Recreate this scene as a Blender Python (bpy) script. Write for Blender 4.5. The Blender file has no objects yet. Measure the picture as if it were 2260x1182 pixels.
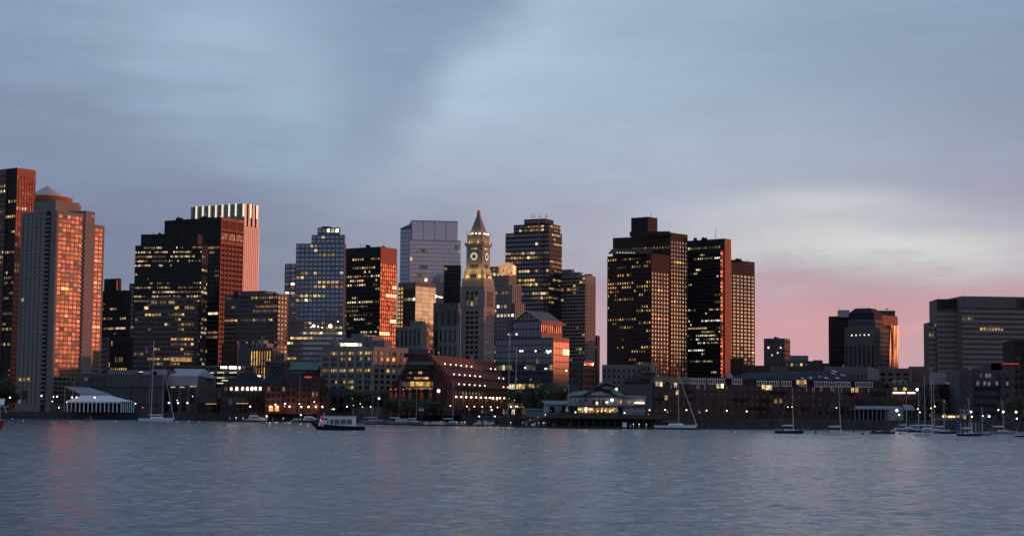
import bpy, math, random
from mathutils import Vector, Matrix
V = Vector
R = math.radians
S = bpy.context.scene
COL = S.collection

# ------------------------------------------------------------------ camera
F, PW, PH = 3800.0, 2260.0, 1182.0
CAMH, ROLL = 6.0, 0.009
PITCH = math.atan(318.0 / F)
cp, sp = math.cos(PITCH), math.sin(PITCH)
cam = bpy.data.cameras.new('camera'); camo = bpy.data.objects.new('camera', cam); COL.objects.link(camo)
cam.sensor_width = 36.0; cam.lens = 36.0 * F / PW
cam.clip_start = 1.0; cam.clip_end = 30000.0
camo.matrix_world = Matrix.Translation((0, 0, CAMH)) @ Matrix.Rotation(math.pi / 2 + PITCH, 4, 'X') @ Matrix.Rotation(ROLL, 4, 'Z')
S.camera = camo

# ------------------------------------------------------------------ light, sky, exposure
SUN_AZ, SUN_EL = R(72), R(2.2)
sdir = V((math.sin(SUN_AZ) * math.cos(SUN_EL), math.cos(SUN_AZ) * math.cos(SUN_EL), math.sin(SUN_EL)))
sl = bpy.data.lights.new('sun', 'SUN'); so = bpy.data.objects.new('sun', sl); COL.objects.link(so)
sl.energy = 2.5; sl.angle = R(0.5); sl.color = (1.0, 0.30, 0.14)
so.rotation_euler = sdir.to_track_quat('Z', 'Y').to_euler()
S.view_settings.view_transform = 'Standard'; S.view_settings.look = 'None'
S.view_settings.exposure = 0.0; S.view_settings.gamma = 1.0; S.view_settings.use_curve_mapping = False
S.cycles.use_denoising = True; S.cycles.denoising_prefilter = 'ACCURATE'
S.cycles.max_bounces = 6; S.cycles.glossy_bounces = 3; S.cycles.diffuse_bounces = 2
S.cycles.sample_clamp_indirect = 1.3

W = bpy.data.worlds.new('World'); S.world = W; W.use_nodes = True
def build_sky():
    nt = W.node_tree; N = nt.nodes; L = nt.links
    N.clear()
    def put(sock, v):
        if isinstance(v, (int, float)): sock.default_value = v
        elif isinstance(v, tuple): sock.default_value = v if len(v) == len(sock.default_value) else (*v, 1.0)
        else: L.new(v, sock)
    def M(op, a, b=None, c=None):
        n = N.new('ShaderNodeMath'); n.operation = op
        for i, q in enumerate((a, b, c)):
            if q is not None: put(n.inputs[i], q)
        return n.outputs[0]
    def SS(x, lo, hi, t0=0.0, t1=1.0):
        n = N.new('ShaderNodeMapRange'); n.interpolation_type = 'SMOOTHSTEP'
        put(n.inputs[0], x); n.inputs[1].default_value = lo; n.inputs[2].default_value = hi
        n.inputs[3].default_value = t0; n.inputs[4].default_value = t1
        return n.outputs[0]
    def MIX(f, a, b):
        n = N.new('ShaderNodeMix'); n.data_type = 'RGBA'
        put(n.inputs[0], f); put(n.inputs[6], a); put(n.inputs[7], b)
        return n.outputs[2]
    def ADD(a, col, f):
        n = N.new('ShaderNodeMix'); n.data_type = 'RGBA'; n.blend_type = 'ADD'; n.clamp_result = False
        put(n.inputs[0], f); put(n.inputs[6], a); put(n.inputs[7], col)
        return n.outputs[2]
    def NOISE(vec, scale, detail, rough=.55):
        n = N.new('ShaderNodeTexNoise'); n.inputs['Scale'].default_value = scale
        n.inputs['Detail'].default_value = detail; n.inputs['Roughness'].default_value = rough
        L.new(vec, n.inputs['Vector']); return n.outputs[0]
    tc = N.new('ShaderNodeTexCoord')
    sx = N.new('ShaderNodeSeparateXYZ'); L.new(tc.outputs['Generated'], sx.inputs[0])
    x, y, z = sx.outputs
    az = M('MULTIPLY', M('ARCTAN2', x, y), 57.29578)
    el = M('MULTIPLY', M('ARCSINE', z), 57.29578)
    mp = N.new('ShaderNodeMapping'); L.new(tc.outputs['Generated'], mp.inputs[0]); mp.inputs['Scale'].default_value = (3.0, 3.0, 15.0)
    mp2 = N.new('ShaderNodeMapping'); L.new(tc.outputs['Generated'], mp2.inputs[0]); mp2.inputs['Scale'].default_value = (6.0, 6.0, 9.0)
    mp2.inputs['Location'].default_value = (3.1, 1.7, .4)
    n1 = M('SUBTRACT', NOISE(mp.outputs[0], 1.6, 6), .5)
    n2 = M('SUBTRACT', NOISE(mp2.outputs[0], 1.5, 5), .5)
    n3 = M('SUBTRACT', NOISE(mp.outputs[0], 5.0, 6, .6), .5)
    azw = M('ADD', az, M('MULTIPLY', n2, 5.0))
    elw = M('ADD', el, M('ADD', M('MULTIPLY', n1, 2.2), M('MULTIPLY', n3, 1.1)))
    # base: cloudy dusk blue, greyer low down
    c = MIX(SS(el, 0, 6), (.205, .218, .305), (.226, .276, .400))
    c = MIX(SS(el, 5, 14), c, (.262, .343, .488))
    c = MIX(SS(el, 14, 70), c, (.23, .29, .42))
    # pale clear patch at left, and the bright rim beside the diagonal cloud bank
    def gauss(a0, sa, e0, se, A=azw, E=elw):
        a = M('DIVIDE', M('SUBTRACT', A, a0), sa); e = M('DIVIDE', M('SUBTRACT', E, e0), se)
        return M('EXPONENT', M('MULTIPLY', M('ADD', M('MULTIPLY', a, a), M('MULTIPLY', e, e)), -1.0))
    c = ADD(c, (.125, .175, .195), gauss(-10.2, 4.2, 12.0, 2.3))
    c = ADD(c, (.06, .11, .11), gauss(-7.2, 2.2, 9.2, 2.0))
    d = M('ADD', M('MULTIPLY', M('ADD', azw, .2), .79), M('MULTIPLY', M('SUBTRACT', elw, 13.3), -.61))   # signed distance to the bank's edge
    rim = M('MULTIPLY', SS(d, -1.5, 1.3), M('EXPONENT', M('MULTIPLY', M('MAXIMUM', d, 0.0), -.16)))
    rim = M('MULTIPLY', rim, SS(el, 3.5, 11))
    c = ADD(c, (.178, .21, .212), rim)
    c = ADD(c, (.085, .125, .130), gauss(5.0, 7.5, 8.2, 3.6))
    # warm light growing towards the sunset beyond the right of the frame
    warm = SS(azw, -15, 8)
    c = MIX(M('MULTIPLY', warm, SS(elw, 11.5, 2.5, 0, .8)), c, (.50, .435, .495))
    pink = M('MULTIPLY', SS(azw, -1.5, 8), M('MULTIPLY', SS(elw, 6.0, 2.4), SS(el, -1.5, 2.0, .68, 1)))
    c = MIX(M('MULTIPLY', pink, .93), c, (.685, .368, .400))
    c = MIX(M('MULTIPLY', gauss(14.8, 3.4, 1.4, 1.2), .55), c, (.52, .42, .47))
    c = MIX(M('MULTIPLY', gauss(11.6, 6.2, 5.75, .85), .93), c, (.74, .755, .735))
    c = MIX(M('MULTIPLY', gauss(9.8, 3.6, 6.85, .62), .82), c, (.70, .735, .745))
    c = MIX(M('MULTIPLY', gauss(10.0, 7.5, 8.3, 2.0), .36), c, (.46, .53, .62))
    c = MIX(M('MULTIPLY', gauss(15.0, 4.2, 6.35, .40), .6), c, (.44, .455, .54))
    # glow about the setting sun
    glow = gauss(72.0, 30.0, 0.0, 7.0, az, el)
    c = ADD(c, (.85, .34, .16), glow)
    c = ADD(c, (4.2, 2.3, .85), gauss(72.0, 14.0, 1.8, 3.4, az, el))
    dusk = SS(M('ABSOLUTE', M('SUBTRACT', az, 40.0)), 60, 165, 1.0, .76)      # the eastern sky behind the camera is already darker
    dv = N.new('ShaderNodeVectorMath'); dv.operation = 'SCALE'; L.new(c, dv.inputs[0]); L.new(M('MULTIPLY', M('ADD', M('MULTIPLY', dusk, SS(el, 85, 30)), M('MULTIPLY', 1.22, SS(el, 30, 85))), M('ADD', 1.0, M('MULTIPLY', SS(el, 28, 4), M('MULTIPLY', 1.25, M('SUBTRACT', 1.0, dusk))))), dv.inputs['Scale']); c = dv.outputs[0]
    # streaky cloud texture
    k = M('ADD', 1.0, M('ADD', M('MULTIPLY', n1, .30), M('ADD', M('MULTIPLY', n3, .21), M('MULTIPLY', n2, .14))))
    mm = N.new('ShaderNodeVectorMath'); mm.operation = 'SCALE'; L.new(c, mm.inputs[0]); L.new(k, mm.inputs['Scale'])
    sky = N.new('ShaderNodeTexSky'); sky.sky_type = 'NISHITA'; sky.sun_disc = False
    sky.sun_elevation = SUN_EL; sky.sun_rotation = SUN_AZ; sky.air_density = 1.5; sky.dust_density = 2.0
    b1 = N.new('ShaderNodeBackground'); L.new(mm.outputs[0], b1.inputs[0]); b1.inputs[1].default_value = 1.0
    b2 = N.new('ShaderNodeBackground'); L.new(sky.outputs[0], b2.inputs[0]); b2.inputs[1].default_value = 0.05
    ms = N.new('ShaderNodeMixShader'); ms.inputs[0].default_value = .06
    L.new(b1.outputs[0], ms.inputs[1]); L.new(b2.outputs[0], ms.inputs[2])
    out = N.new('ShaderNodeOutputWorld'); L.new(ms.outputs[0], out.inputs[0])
build_sky()

# ------------------------------------------------------------------ from the photograph's pixels to the place
cr, sr = math.cos(ROLL), math.sin(ROLL)
def uv(px, py):
    dx, dy = px - PW / 2, py - PH / 2
    return (dx * cr + dy * sr) / F, -(-dx * sr + dy * cr) / F
def at(px, py, Y):
    u, v = uv(px, py); k = Y / (cp - v * sp)
    return V((u * k, Y, CAMH + k * (sp + v * cp)))
def on_water(px, py, z=0.0):
    u, v = uv(px, py); k = (z - CAMH) / (sp + v * cp)
    return V((u * k, k * (cp - v * sp), z))
def solve(P0, d, px, py):
    u, _ = uv(px, py)
    return (u * (P0.y * cp + (P0.z - CAMH) * sp) - P0.x) / (d.x - u * d.y * cp)
GZ = 4.0

# ------------------------------------------------------------------ materials
MATS = {}
def nodes(name):
    m = bpy.data.materials.new(name); m.use_nodes = True
    nt = m.node_tree; b = nt.nodes['Principled BSDF']
    return m, nt, b
def mat(name, col, rough=.8, var=.25, scale=.35, metal=0.0, bump=0.0, spec=None, streak=False):
    m, nt, b = nodes(name); N = nt.nodes; L = nt.links
    tc = N.new('ShaderNodeTexCoord')
    mp = N.new('ShaderNodeMapping'); L.new(tc.outputs['Object'], mp.inputs[0])
    mp.inputs['Scale'].default_value = (1, 1, .18 if streak else 1)
    n = N.new('ShaderNodeTexNoise'); n.inputs['Scale'].default_value = scale; n.inputs['Detail'].default_value = 6; L.new(mp.outputs[0], n.inputs['Vector'])
    r = N.new('ShaderNodeMapRange'); L.new(n.outputs[0], r.inputs[0]); r.inputs[1].default_value = .25; r.inputs[2].default_value = .75
    r.inputs[3].default_value = 1 - var; r.inputs[4].default_value = 1 + var
    vm = N.new('ShaderNodeVectorMath'); vm.operation = 'SCALE'; vm.inputs[0].default_value = col; L.new(r.outputs[0], vm.inputs['Scale'])
    L.new(vm.outputs[0], b.inputs['Base Color'])
    b.inputs['Roughness'].default_value = rough; b.inputs['Metallic'].default_value = metal
    if spec is not None: b.inputs['Specular IOR Level'].default_value = spec
    if bump:
        bp = N.new('ShaderNodeBump'); bp.inputs['Strength'].default_value = bump; bp.inputs['Distance'].default_value = .05
        L.new(n.outputs[0], bp.inputs['Height']); L.new(bp.outputs[0], b.inputs['Normal'])
    MATS[name] = m; return m
def glass(name, col, rough, ior, wob=.03, wscale=.25):
    m, nt, b = nodes(name); N = nt.nodes; L = nt.links
    b.inputs['Base Color'].default_value = (*col, 1); b.inputs['Roughness'].default_value = rough; b.inputs['IOR'].default_value = ior
    g = N.new('ShaderNodeNewGeometry')
    n = N.new('ShaderNodeTexNoise'); n.inputs['Scale'].default_value = wscale; n.inputs['Detail'].default_value = 2; L.new(g.outputs['Position'], n.inputs['Vector'])
    a = N.new('ShaderNodeVectorMath'); a.operation = 'SUBTRACT'; L.new(n.outputs['Color'], a.inputs[0]); a.inputs[1].default_value = (.5, .5, .5)
    s = N.new('ShaderNodeVectorMath'); s.operation = 'SCALE'; L.new(a.outputs[0], s.inputs[0]); s.inputs['Scale'].default_value = wob * 2
    d = N.new('ShaderNodeVectorMath'); d.operation = 'ADD'; L.new(g.outputs['Normal'], d.inputs[0]); L.new(s.outputs[0], d.inputs[1])
    nn = N.new('ShaderNodeVectorMath'); nn.operation = 'NORMALIZE'; L.new(d.outputs[0], nn.inputs[0]); L.new(nn.outputs[0], b.inputs['Normal'])
    MATS[name] = m; return m
def lit(name, col, strength, sample=False, vary=True):
    m, nt, b = nodes(name); N = nt.nodes; L = nt.links
    b.inputs['Base Color'].default_value = (.04, .04, .04, 1); b.inputs['Roughness'].default_value = .25
    b.inputs['Emission Color'].default_value = (*col, 1)
    if vary:
        g = N.new('ShaderNodeNewGeometry'); n = N.new('ShaderNodeTexNoise'); n.inputs['Scale'].default_value = .55; n.inputs['Detail'].default_value = 3
        L.new(g.outputs['Position'], n.inputs['Vector'])
        r = N.new('ShaderNodeMapRange'); L.new(n.outputs[0], r.inputs[0]); r.inputs[1].default_value = .3; r.inputs[2].default_value = .7
        r.inputs[3].default_value = strength * .15; r.inputs[4].default_value = strength * 1.7
        oi = N.new('ShaderNodeObjectInfo'); r2 = N.new('ShaderNodeMapRange'); L.new(oi.outputs['Random'], r2.inputs[0]); r2.inputs[3].default_value = .3; r2.inputs[4].default_value = 1.3
        mu = N.new('ShaderNodeMath'); mu.operation = 'MULTIPLY'; L.new(r.outputs[0], mu.inputs[0]); L.new(r2.outputs[0], mu.inputs[1]); L.new(mu.outputs[0], b.inputs['Emission Strength'])
    else: b.inputs['Emission Strength'].default_value = strength
    if not sample: m.cycles.emission_sampling = 'NONE'
    MATS[name] = m; return m
for a in [
    ('concrete_beige', (.185, .168, .155), .85, .12, .15, 0, 0, None, True), ('concrete_grey', (.135, .136, .138), .85, .15, .15, 0, 0, None, True),
    ('stone_grey', (.155, .154, .153), .85, .16, .2, 0, 0, None, True), ('stone_pale', (.235, .222, .21), .85, .14, .2, 0, 0, None, True),
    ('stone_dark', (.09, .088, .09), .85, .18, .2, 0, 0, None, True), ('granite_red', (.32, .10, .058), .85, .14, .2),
    ('granite_brown', (.060, .036, .031), .9, .16, .2, 0, 0, .2), ('granite_rose', (.16, .105, .092), .85, .15, .2),
    ('metal_black', (.034, .031, .034), .8, .2, .2, 0, 0, .15), ('metal_dark', (.034, .031, .033), .8, .2, .2, 0, 0, .2), ('metal_bluegrey', (.055, .072, .098), .6, .15, .2, 0, 0, .3),
    ('metal_silver', (.42, .36, .36), .4, .1, .2), ('panel_mauve', (.34, .29, .35), .5, .1, .15), ('panel_steel', (.115, .145, .185), .55, .12, .15, 0, 0, .4), ('panel_slate', (.055, .063, .075), .6, .15, .1),
    ('panel_taupe', (.105, .085, .085), .8, .15, .15), ('brick_red', (.125, .043, .031), .9, .25, .6), ('brick_dark', (.058, .029, .026), .9, .25, .5),
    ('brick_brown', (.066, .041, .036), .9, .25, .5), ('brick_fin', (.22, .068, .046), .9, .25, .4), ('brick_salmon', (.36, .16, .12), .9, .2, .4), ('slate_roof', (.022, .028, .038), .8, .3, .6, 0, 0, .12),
    ('copper_green', (.07, .135, .125), .7, .25, .5), ('tin_roof', (.13, .165, .195), .6, .2, .3), ('roof_teal', (.22, .30, .32), .5, .15, .2), ('wood_dark', (.035, .030, .028), .9, .3, .8),
    ('wood_deck', (.07, .062, .058), .9, .3, .6), ('paint_white', (.82, .84, .87), .5, .08, .3), ('paint_offwhite', (.31, .33, .36), .6, .12, .3),
    ('paint_blue', (.05, .10, .20), .5, .15, .4), ('paint_navy', (.012, .014, .025), .35, .2, .5), ('paint_black', (.012, .012, .014), .4, .2, .5),
    ('paint_red', (.30, .03, .03), .4, .15, .5), ('canvas_white', (.66, .70, .76), .8, .08, .3), ('canvas_blue', (.06, .10, .17), .85, .15, .5),
    ('aluminium', (.50, .51, .53), .45, .1, .5, .4), ('asphalt', (.05, .05, .052), .9, .2, .05), ('seawall_stone', (.06, .058, .056), .95, .4, .4),
    ('bark', (.055, .042, .034), .95, .3, 2.0), ('leaf_dark', (.030, .048, .022), .8, .5, .8), ('leaf_mid', (.048, .070, .030), .8, .5, .8),
    ('skin', (.38, .24, .18), .6, .1, 2.0), ('cloth_dark', (.03, .032, .045), .9, .2, 2.0), ('cloth_pale', (.35, .34, .36), .9, .2, 2.0),
    ('flag_red', (.40, .05, .06), .8, .1, 1.0), ('flag_blue', (.05, .06, .20), .8, .1, 1.0), ('foam', (.5, .55, .6), .8, .3, 1.5)]:
    mat(*a)
glass('glass_dark', (.012, .013, .016), .12, 1.5)
glass('glass_black', (.013, .012, .015), .10, 1.4)
glass('glass_blue', (.025, .042, .075), .10, 2.1, .02)
glass('glass_pale', (.30, .29, .36), .15, 3.2, .02)
glass('glass_slate', (.13, .175, .235), .14, 3.0, .02)
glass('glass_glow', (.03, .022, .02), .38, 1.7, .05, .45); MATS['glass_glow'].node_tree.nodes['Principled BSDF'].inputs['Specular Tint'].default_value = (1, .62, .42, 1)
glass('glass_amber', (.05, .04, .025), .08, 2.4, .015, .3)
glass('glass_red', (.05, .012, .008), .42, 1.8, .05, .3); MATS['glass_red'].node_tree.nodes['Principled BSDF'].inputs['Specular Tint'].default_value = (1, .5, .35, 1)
glass('glass_pink', (.36, .25, .25), .5, 1.6, .04, .4)  # pink of the reflected sky put into the base colour
glass('coral_gloss', (.16, .05, .03), .46, 1.8, .03, .2); MATS['coral_gloss'].node_tree.nodes['Principled BSDF'].inputs['Specular Tint'].default_value = (1, .6, .45, 1)  # glossy stand-in for sunlit brick, added to catch the sun brightly
glass('glass_teal', (.05, .085, .09), .15, 1.7, .02)
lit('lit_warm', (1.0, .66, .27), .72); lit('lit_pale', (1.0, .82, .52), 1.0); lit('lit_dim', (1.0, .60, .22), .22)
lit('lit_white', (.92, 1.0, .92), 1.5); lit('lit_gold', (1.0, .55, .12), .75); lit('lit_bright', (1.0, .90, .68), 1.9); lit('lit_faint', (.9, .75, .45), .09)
lit('lamp_white', (1.0, .86, .66), 4.6, False, False); lit('lamp_cool', (.95, .95, .96), 4.6, False, False); lit('lamp_warm', (1.0, .62, .25), 6.0, False, False)
lit('lamp_pink', (1.0, .76, .56), 5.2, False, False); lit('lamp_red', (1.0, .06, .06), 3.0, False, False); lit('beacon_red', (1.0, .10, .12), 1.2, False, False)
lit('strip_cream', (1.0, .85, .55), 1.0, False, False); lit('strip_amber', (1.0, .45, .12), 1.0, False, False); lit('clock_white', (1.0, .86, .58), .65, False, False)
lit('roof_glow', (1.0, .5, .2), .55); lit('neon_red', (1.0, .12, .06), .55, False, False); lit('uplight', (1.0, .42, .10), 1.1, False, False)

# ------------------------------------------------------------------ mesh helpers
class MB:
    def __init__(s): s.v = []; s.f = []; s.m = []; s.mats = []
    def mi(s, m):
        if m not in s.mats: s.mats.append(m)
        return s.mats.index(m)
    def add(s, vs, fs, m):
        b = len(s.v); s.v += [V(q) for q in vs]; k = s.mi(m)
        for f in fs: s.f.append([b + i for i in f]); s.m.append(k)
    def obox(s, o, a, b, c, m):
        o, a, b, c = V(o), V(a), V(b), V(c)
        if a.cross(b).dot(c) < 0: a, b = b, a
        s.add([o, o + a, o + a + b, o + b, o + c, o + a + c, o + a + b + c, o + b + c],
              [(3, 2, 1, 0), (4, 5, 6, 7), (0, 1, 5, 4), (1, 2, 6, 5), (2, 3, 7, 6), (3, 0, 4, 7)], m)
    def box(s, c, d, m):
        c = V(c); s.obox(c - V(d) / 2, (d[0], 0, 0), (0, d[1], 0), (0, 0, d[2]), m)
    def poly(s, vs, m): s.add(vs, [tuple(range(len(vs)))], m)
    def prism(s, vs, w, m):
        n = len(vs); vs = [V(q) for q in vs]; w = V(w)
        s.add(vs + [q + w for q in vs], [tuple(reversed(range(n))), tuple(range(n, 2 * n))] + [(i, (i + 1) % n, n + (i + 1) % n, n + i) for i in range(n)], m)
    def tube(s, p, q, r0, r1, m, n=6):
        p, q = V(p), V(q); d = (q - p).normalized()
        a = d.orthogonal().normalized(); b = d.cross(a)
        ring = lambda c, r: [c + (a * math.cos(2 * math.pi * i / n) + b * math.sin(2 * math.pi * i / n)) * r for i in range(n)]
        s.add(ring(p, r0) + ring(q, max(r1, .001)), [(i, (i + 1) % n, n + (i + 1) % n, n + i) for i in range(n)] + [tuple(reversed(range(n))), tuple(range(n, 2 * n))], m)
    def lathe(s, c, prof, m, n=16, a0=0.0):
        c = V(c); vs = []; k = len(prof)
        for r, z in prof: vs += [c + V((r * math.cos(a0 + 2 * math.pi * i / n), r * math.sin(a0 + 2 * math.pi * i / n), z)) for i in range(n)]
        fs = [(j * n + i, j * n + (i + 1) % n, (j + 1) * n + (i + 1) % n, (j + 1) * n + i) for j in range(k - 1) for i in range(n)]
        s.add(vs, fs + [tuple(reversed(range(n))), tuple(range((k - 1) * n, k * n))], m)
    def ball(s, c, r, m, n=8):
        s.lathe(c, [(r * math.sin(math.pi * j / 6) + .001, -r * math.cos(math.pi * j / 6)) for j in range(7)], m, n)
    def loft(s, rings, m, caps=True):
        k = len(rings[0]); vs = [p for r in rings for p in r]
        fs = [(j * k + i, j * k + (i + 1) % k, (j + 1) * k + (i + 1) % k, (j + 1) * k + i) for j in range(len(rings) - 1) for i in range(k)]
        if caps: fs += [tuple(range(k)), tuple(reversed(range((len(rings) - 1) * k, len(rings) * k)))]
        s.add(vs, fs, m)
    def build(s, name, parent=None, origin=V((0, 0, 0)), smooth=False):
        me = bpy.data.meshes.new(name); o = V(origin)
        me.from_pydata([tuple(q - o) for q in s.v], [], s.f)
        for m in s.mats: me.materials.append(MATS[m])
        me.polygons.foreach_set('material_index', s.m)
        if smooth: me.polygons.foreach_set('use_smooth', [True] * len(s.f))
        ob = bpy.data.objects.new(name, me); COL.objects.link(ob)
        if parent: ob.parent = parent
        else: ob.location = o
        return ob
def tag(o, label=None, cat=None, group=None, kind=None):
    for k, q in (('label', label), ('category', cat), ('group', group), ('kind', kind)):
        if q: o[k] = q
    return o
ORD = 'first second third fourth fifth sixth seventh eighth ninth tenth eleventh twelfth thirteenth fourteenth fifteenth sixteenth seventeenth eighteenth nineteenth twentieth'.split()
def ranked(items, lab):
    """label text for every item of a row, counted from the left; items are (px, ...)"""
    xs = sorted(range(len(items)), key=lambda i: (items[i][0], items[i][1])); out = [None] * len(items)
    for k, i in enumerate(xs):
        out[i] = ('leftmost' if k == 0 else 'rightmost' if k == len(xs) - 1 else ORD[k] + ' from the left') + ' of ' + lab
    return out
def thing(name, loc, label, cat, group=None, rz=0.0):
    o = bpy.data.objects.new(name, None); COL.objects.link(o); o.location = loc; o.rotation_euler = (0, 0, rz)
    o.empty_display_size = 2; return tag(o, label, cat, group)
def one(name, mb, label, cat, group=None, origin=V((0, 0, 0)), smooth=False):
    return tag(mb.build(name, None, origin, smooth), label, cat, group)
def dup(r, loc, rz=None, label=None):
    c = r.copy(); COL.objects.link(c); c.location = loc
    if rz is not None: c.rotation_euler = (0, 0, rz)
    if label: c['label'] = label
    for ch in list(r.children):
        d = ch.copy(); COL.objects.link(d); d.parent = c
        for g in list(ch.children):
            e = g.copy(); COL.objects.link(e); e.parent = d
    return c
MESH = {}
def shared(key, fn):
    if key not in MESH:
        mb = MB(); fn(mb); me = bpy.data.meshes.new(key[0])
        me.from_pydata([tuple(q) for q in mb.v], [], mb.f)
        for m in mb.mats: me.materials.append(MATS[m])
        me.polygons.foreach_set('material_index', mb.m); MESH[key] = me
    return MESH[key]
def piece(name, key, fn, parent, loc, rz=0.0):
    o = bpy.data.objects.new(name, shared((name,) + key, fn)); COL.objects.link(o)
    o.parent = parent; o.location = loc; o.rotation_euler = (0, 0, rz); return o

# ------------------------------------------------------------------ buildings
TILT = {'glass_glow': .035, 'glass_red': .05, 'glass_amber': .006, 'glass_dark': .008, 'glass_slate': .006, 'glass_pale': .006, 'glass_blue': .006}
WARM = [('lit_warm', 4), ('lit_dim', 5), ('lit_pale', 2), ('lit_faint', 3)]
MIXD = [('lit_warm', 3), ('lit_dim', 4), ('lit_pale', 3), ('lit_white', 1), ('lit_faint', 3)]
GOLD = [('lit_gold', 3), ('lit_dim', 4), ('lit_warm', 2), ('lit_faint', 3)]
BRIGHT = [('lit_pale', 4), ('lit_bright', 3), ('lit_warm', 2), ('lit_dim', 1)]
def pick(rng, pal):
    t = rng.random() * sum(w for _, w in pal)
    for m, w in pal:
        t -= w
        if t <= 0: return m
    return pal[-1][0]
def st(fh=3.8, bw=3.0, pier=.25, span=.35, pd=.4, sd=.3, glass='glass_dark', light=(.3, .5, .04, WARM), wm=None, sm=None, top=2.0, bot=0.0, arch=False, rows=None, side=0.0):
    return dict(locals())
class Tower:
    seed = 7
    def __init__(s, name, label, cat, px, D, group=None, z=GZ):
        s.o = at(px, 900, D); s.o.z = z
        s.r = thing(name, s.o, label, cat, group); s.cells = []; s.D = D
        Tower.seed += 1; s.rng = random.Random(Tower.seed); s.cap = None
    def vol(s, xl, xc, xr, y, D=None, th=36, wall='concrete_grey', front=None, right=None, zb=None, part='wall', depth=None, yb=None):
        D = D or s.D; th = R(th); P = at(xc, y, D); zb = s.o.z if zb is None else zb
        if yb: zb = at(xc, yb, D).z
        l, r = V((-math.cos(th), math.sin(th), 0)), V((math.sin(th), math.cos(th), 0))
        wf = solve(P, l, xl, y); wr = depth or solve(P, r, xr, y)
        c = V((P.x, P.y, zb)); h = P.z - zb; A = c + l * wf
        mb = MB(); mb.obox(A, -l * wf, r * wr, (0, 0, h), wall)
        fr = dict(A=A, c=c, l=l, r=r, wf=wf, wr=wr, z0=zb, z1=P.z, th=th, h=h)
        if front: s.facade(mb, A, -th, wf, zb, P.z, front, wall)
        if right: s.facade(mb, c, math.pi / 2 - th, wr, zb, P.z, right, wall)
        s.wall = mb.build(part, s.r, s.o); fr['obj'] = s.wall; s.fr = fr; return fr
    def facade(s, mb, o, a, width, z0, z1, q, wall):
        r = V((math.cos(a), math.sin(a), 0)); n = V((math.sin(a), -math.cos(a), 0)); up = V((0, 0, 1)); rng = s.rng
        wm = q['wm'] or wall; sm = q['sm'] or wm
        za, zt = z0 + q['bot'], z1 - q['top']; sd_ = q['side']
        nb = max(1, round((width - 2 * sd_) / q['bw'])); bw = (width - 2 * sd_) / nb; nf = max(1, round((zt - za) / q['fh'])); fh = (zt - za) / nf
        pw, sh = bw * q['pier'], fh * q['span']
        if q['top'] > .05: mb.obox(o + up * (zt - z0), r * width, n * (q['sd'] + .02), up * q['top'], wm)
        if q['bot'] > .05: mb.obox(o, r * width, n * (q['sd'] + .02), up * q['bot'], wm)
        if sd_ > .05:
            mb.obox(o + up * (za - z0), r * sd_, n * (q['pd'] + .03), up * (zt - za), wm); mb.obox(o + r * (width - sd_) + up * (za - z0), r * sd_, n * (q['pd'] + .03), up * (zt - za), wm)
        if q['span'] > 0:
            for j in range(nf): mb.obox(o + r * sd_ + up * (za - z0 + j * fh), r * (width - 2 * sd_), n * q['sd'], up * sh, sm)
        if q['pier'] > 0:
            for i in range(nb + 1):
                x0 = max(0, i * bw - pw / 2); x1 = min(width - 2 * sd_, i * bw + pw / 2)
                mb.obox(o + r * (x0 + sd_) + up * (za - z0 + .002), r * (x1 - x0), n * q['pd'], up * (zt - za - .004), wm)
        po, pi, pf, pal = q['light'] if q['light'] else (0, 0, 0, WARM)
        w, h = bw - pw, fh - sh
        for j in range(nf):
            dens = pi if rng.random() < po else pf
            if q['rows'] and j in q['rows']: dens = q['rows'][j]
            elif q['rows'] and (j - nf) in q['rows']: dens = q['rows'][j - nf]
            on = rng.random() < dens
            for i in range(nb):
                if i == 0 or rng.random() < .34:
                    on = rng.random() < dens; run = pick(rng, pal)
                m = (run if rng.random() < .72 else pick(rng, pal)) if on else q['glass']
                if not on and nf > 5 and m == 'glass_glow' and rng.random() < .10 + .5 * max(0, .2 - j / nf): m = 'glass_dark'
                c = o + r * (sd_ + (i + .5) * bw) + up * (za - z0 + j * fh + sh + h / 2) + n * .05
                s.cells.append((c, a, round(w - .01, 2), round(h - .01, 2), m, on))
    def finish(s, cap=None):
        if not s.cells: return
        def size(q):
            c, a, w, h = q[:4]; k = F / c.y; d = V((c.x, c.y)).normalized()
            return k * w * abs(math.cos(a) * d.y - math.sin(a) * d.x), k * h
        px = {}
        def big(q): return min(300, 0 if min(size(q)) < 1.2 else 1)
        sel = sorted(s.cells, key=lambda q: (not q[5], -min(size(q)), -q[0].z))
        ms = max(max(size(q)) for q in s.cells)
        lim = cap if cap is not None else (200 if ms > 9 else 80 if ms > 6 else 45)
        ind, rest = sel[:min(lim, 200)], sel[min(lim, 200):]
        for c, a, w, h, m, on in ind:
            ob = piece('window', (w, h, m), lambda mb, w=w, h=h, m=m: mb.obox((-w / 2, .04, -h / 2), (w, 0, 0), (0, -.10, 0), (0, 0, h), m), s.r, c - s.o, a)
            if m in TILT: ob.rotation_euler = (s.rng.gauss(0, TILT[m]), 0, a + s.rng.gauss(0, TILT[m]))
        if rest:
            mb = MB()
            for c, a, w, h, m, on in rest:
                r = V((math.cos(a), math.sin(a), 0)) * w / 2; u = V((0, 0, h / 2))
                n = V((math.sin(a), -math.cos(a), 0)); tx, tz = (s.rng.gauss(0, TILT[m]) * w / 2, s.rng.gauss(0, TILT[m]) * h / 2) if m in TILT else (0, 0)   # panes never sit quite plumb
                c = c + n * .02
                mb.poly([c - r - u - n * (tx + tz), c + r - u + n * (tx - tz), c + r + u + n * (tx + tz), c - r + u + n * (tz - tx)], m)
            tag(mb.build('window_glass', s.r, s.o), kind='stuff')
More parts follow.
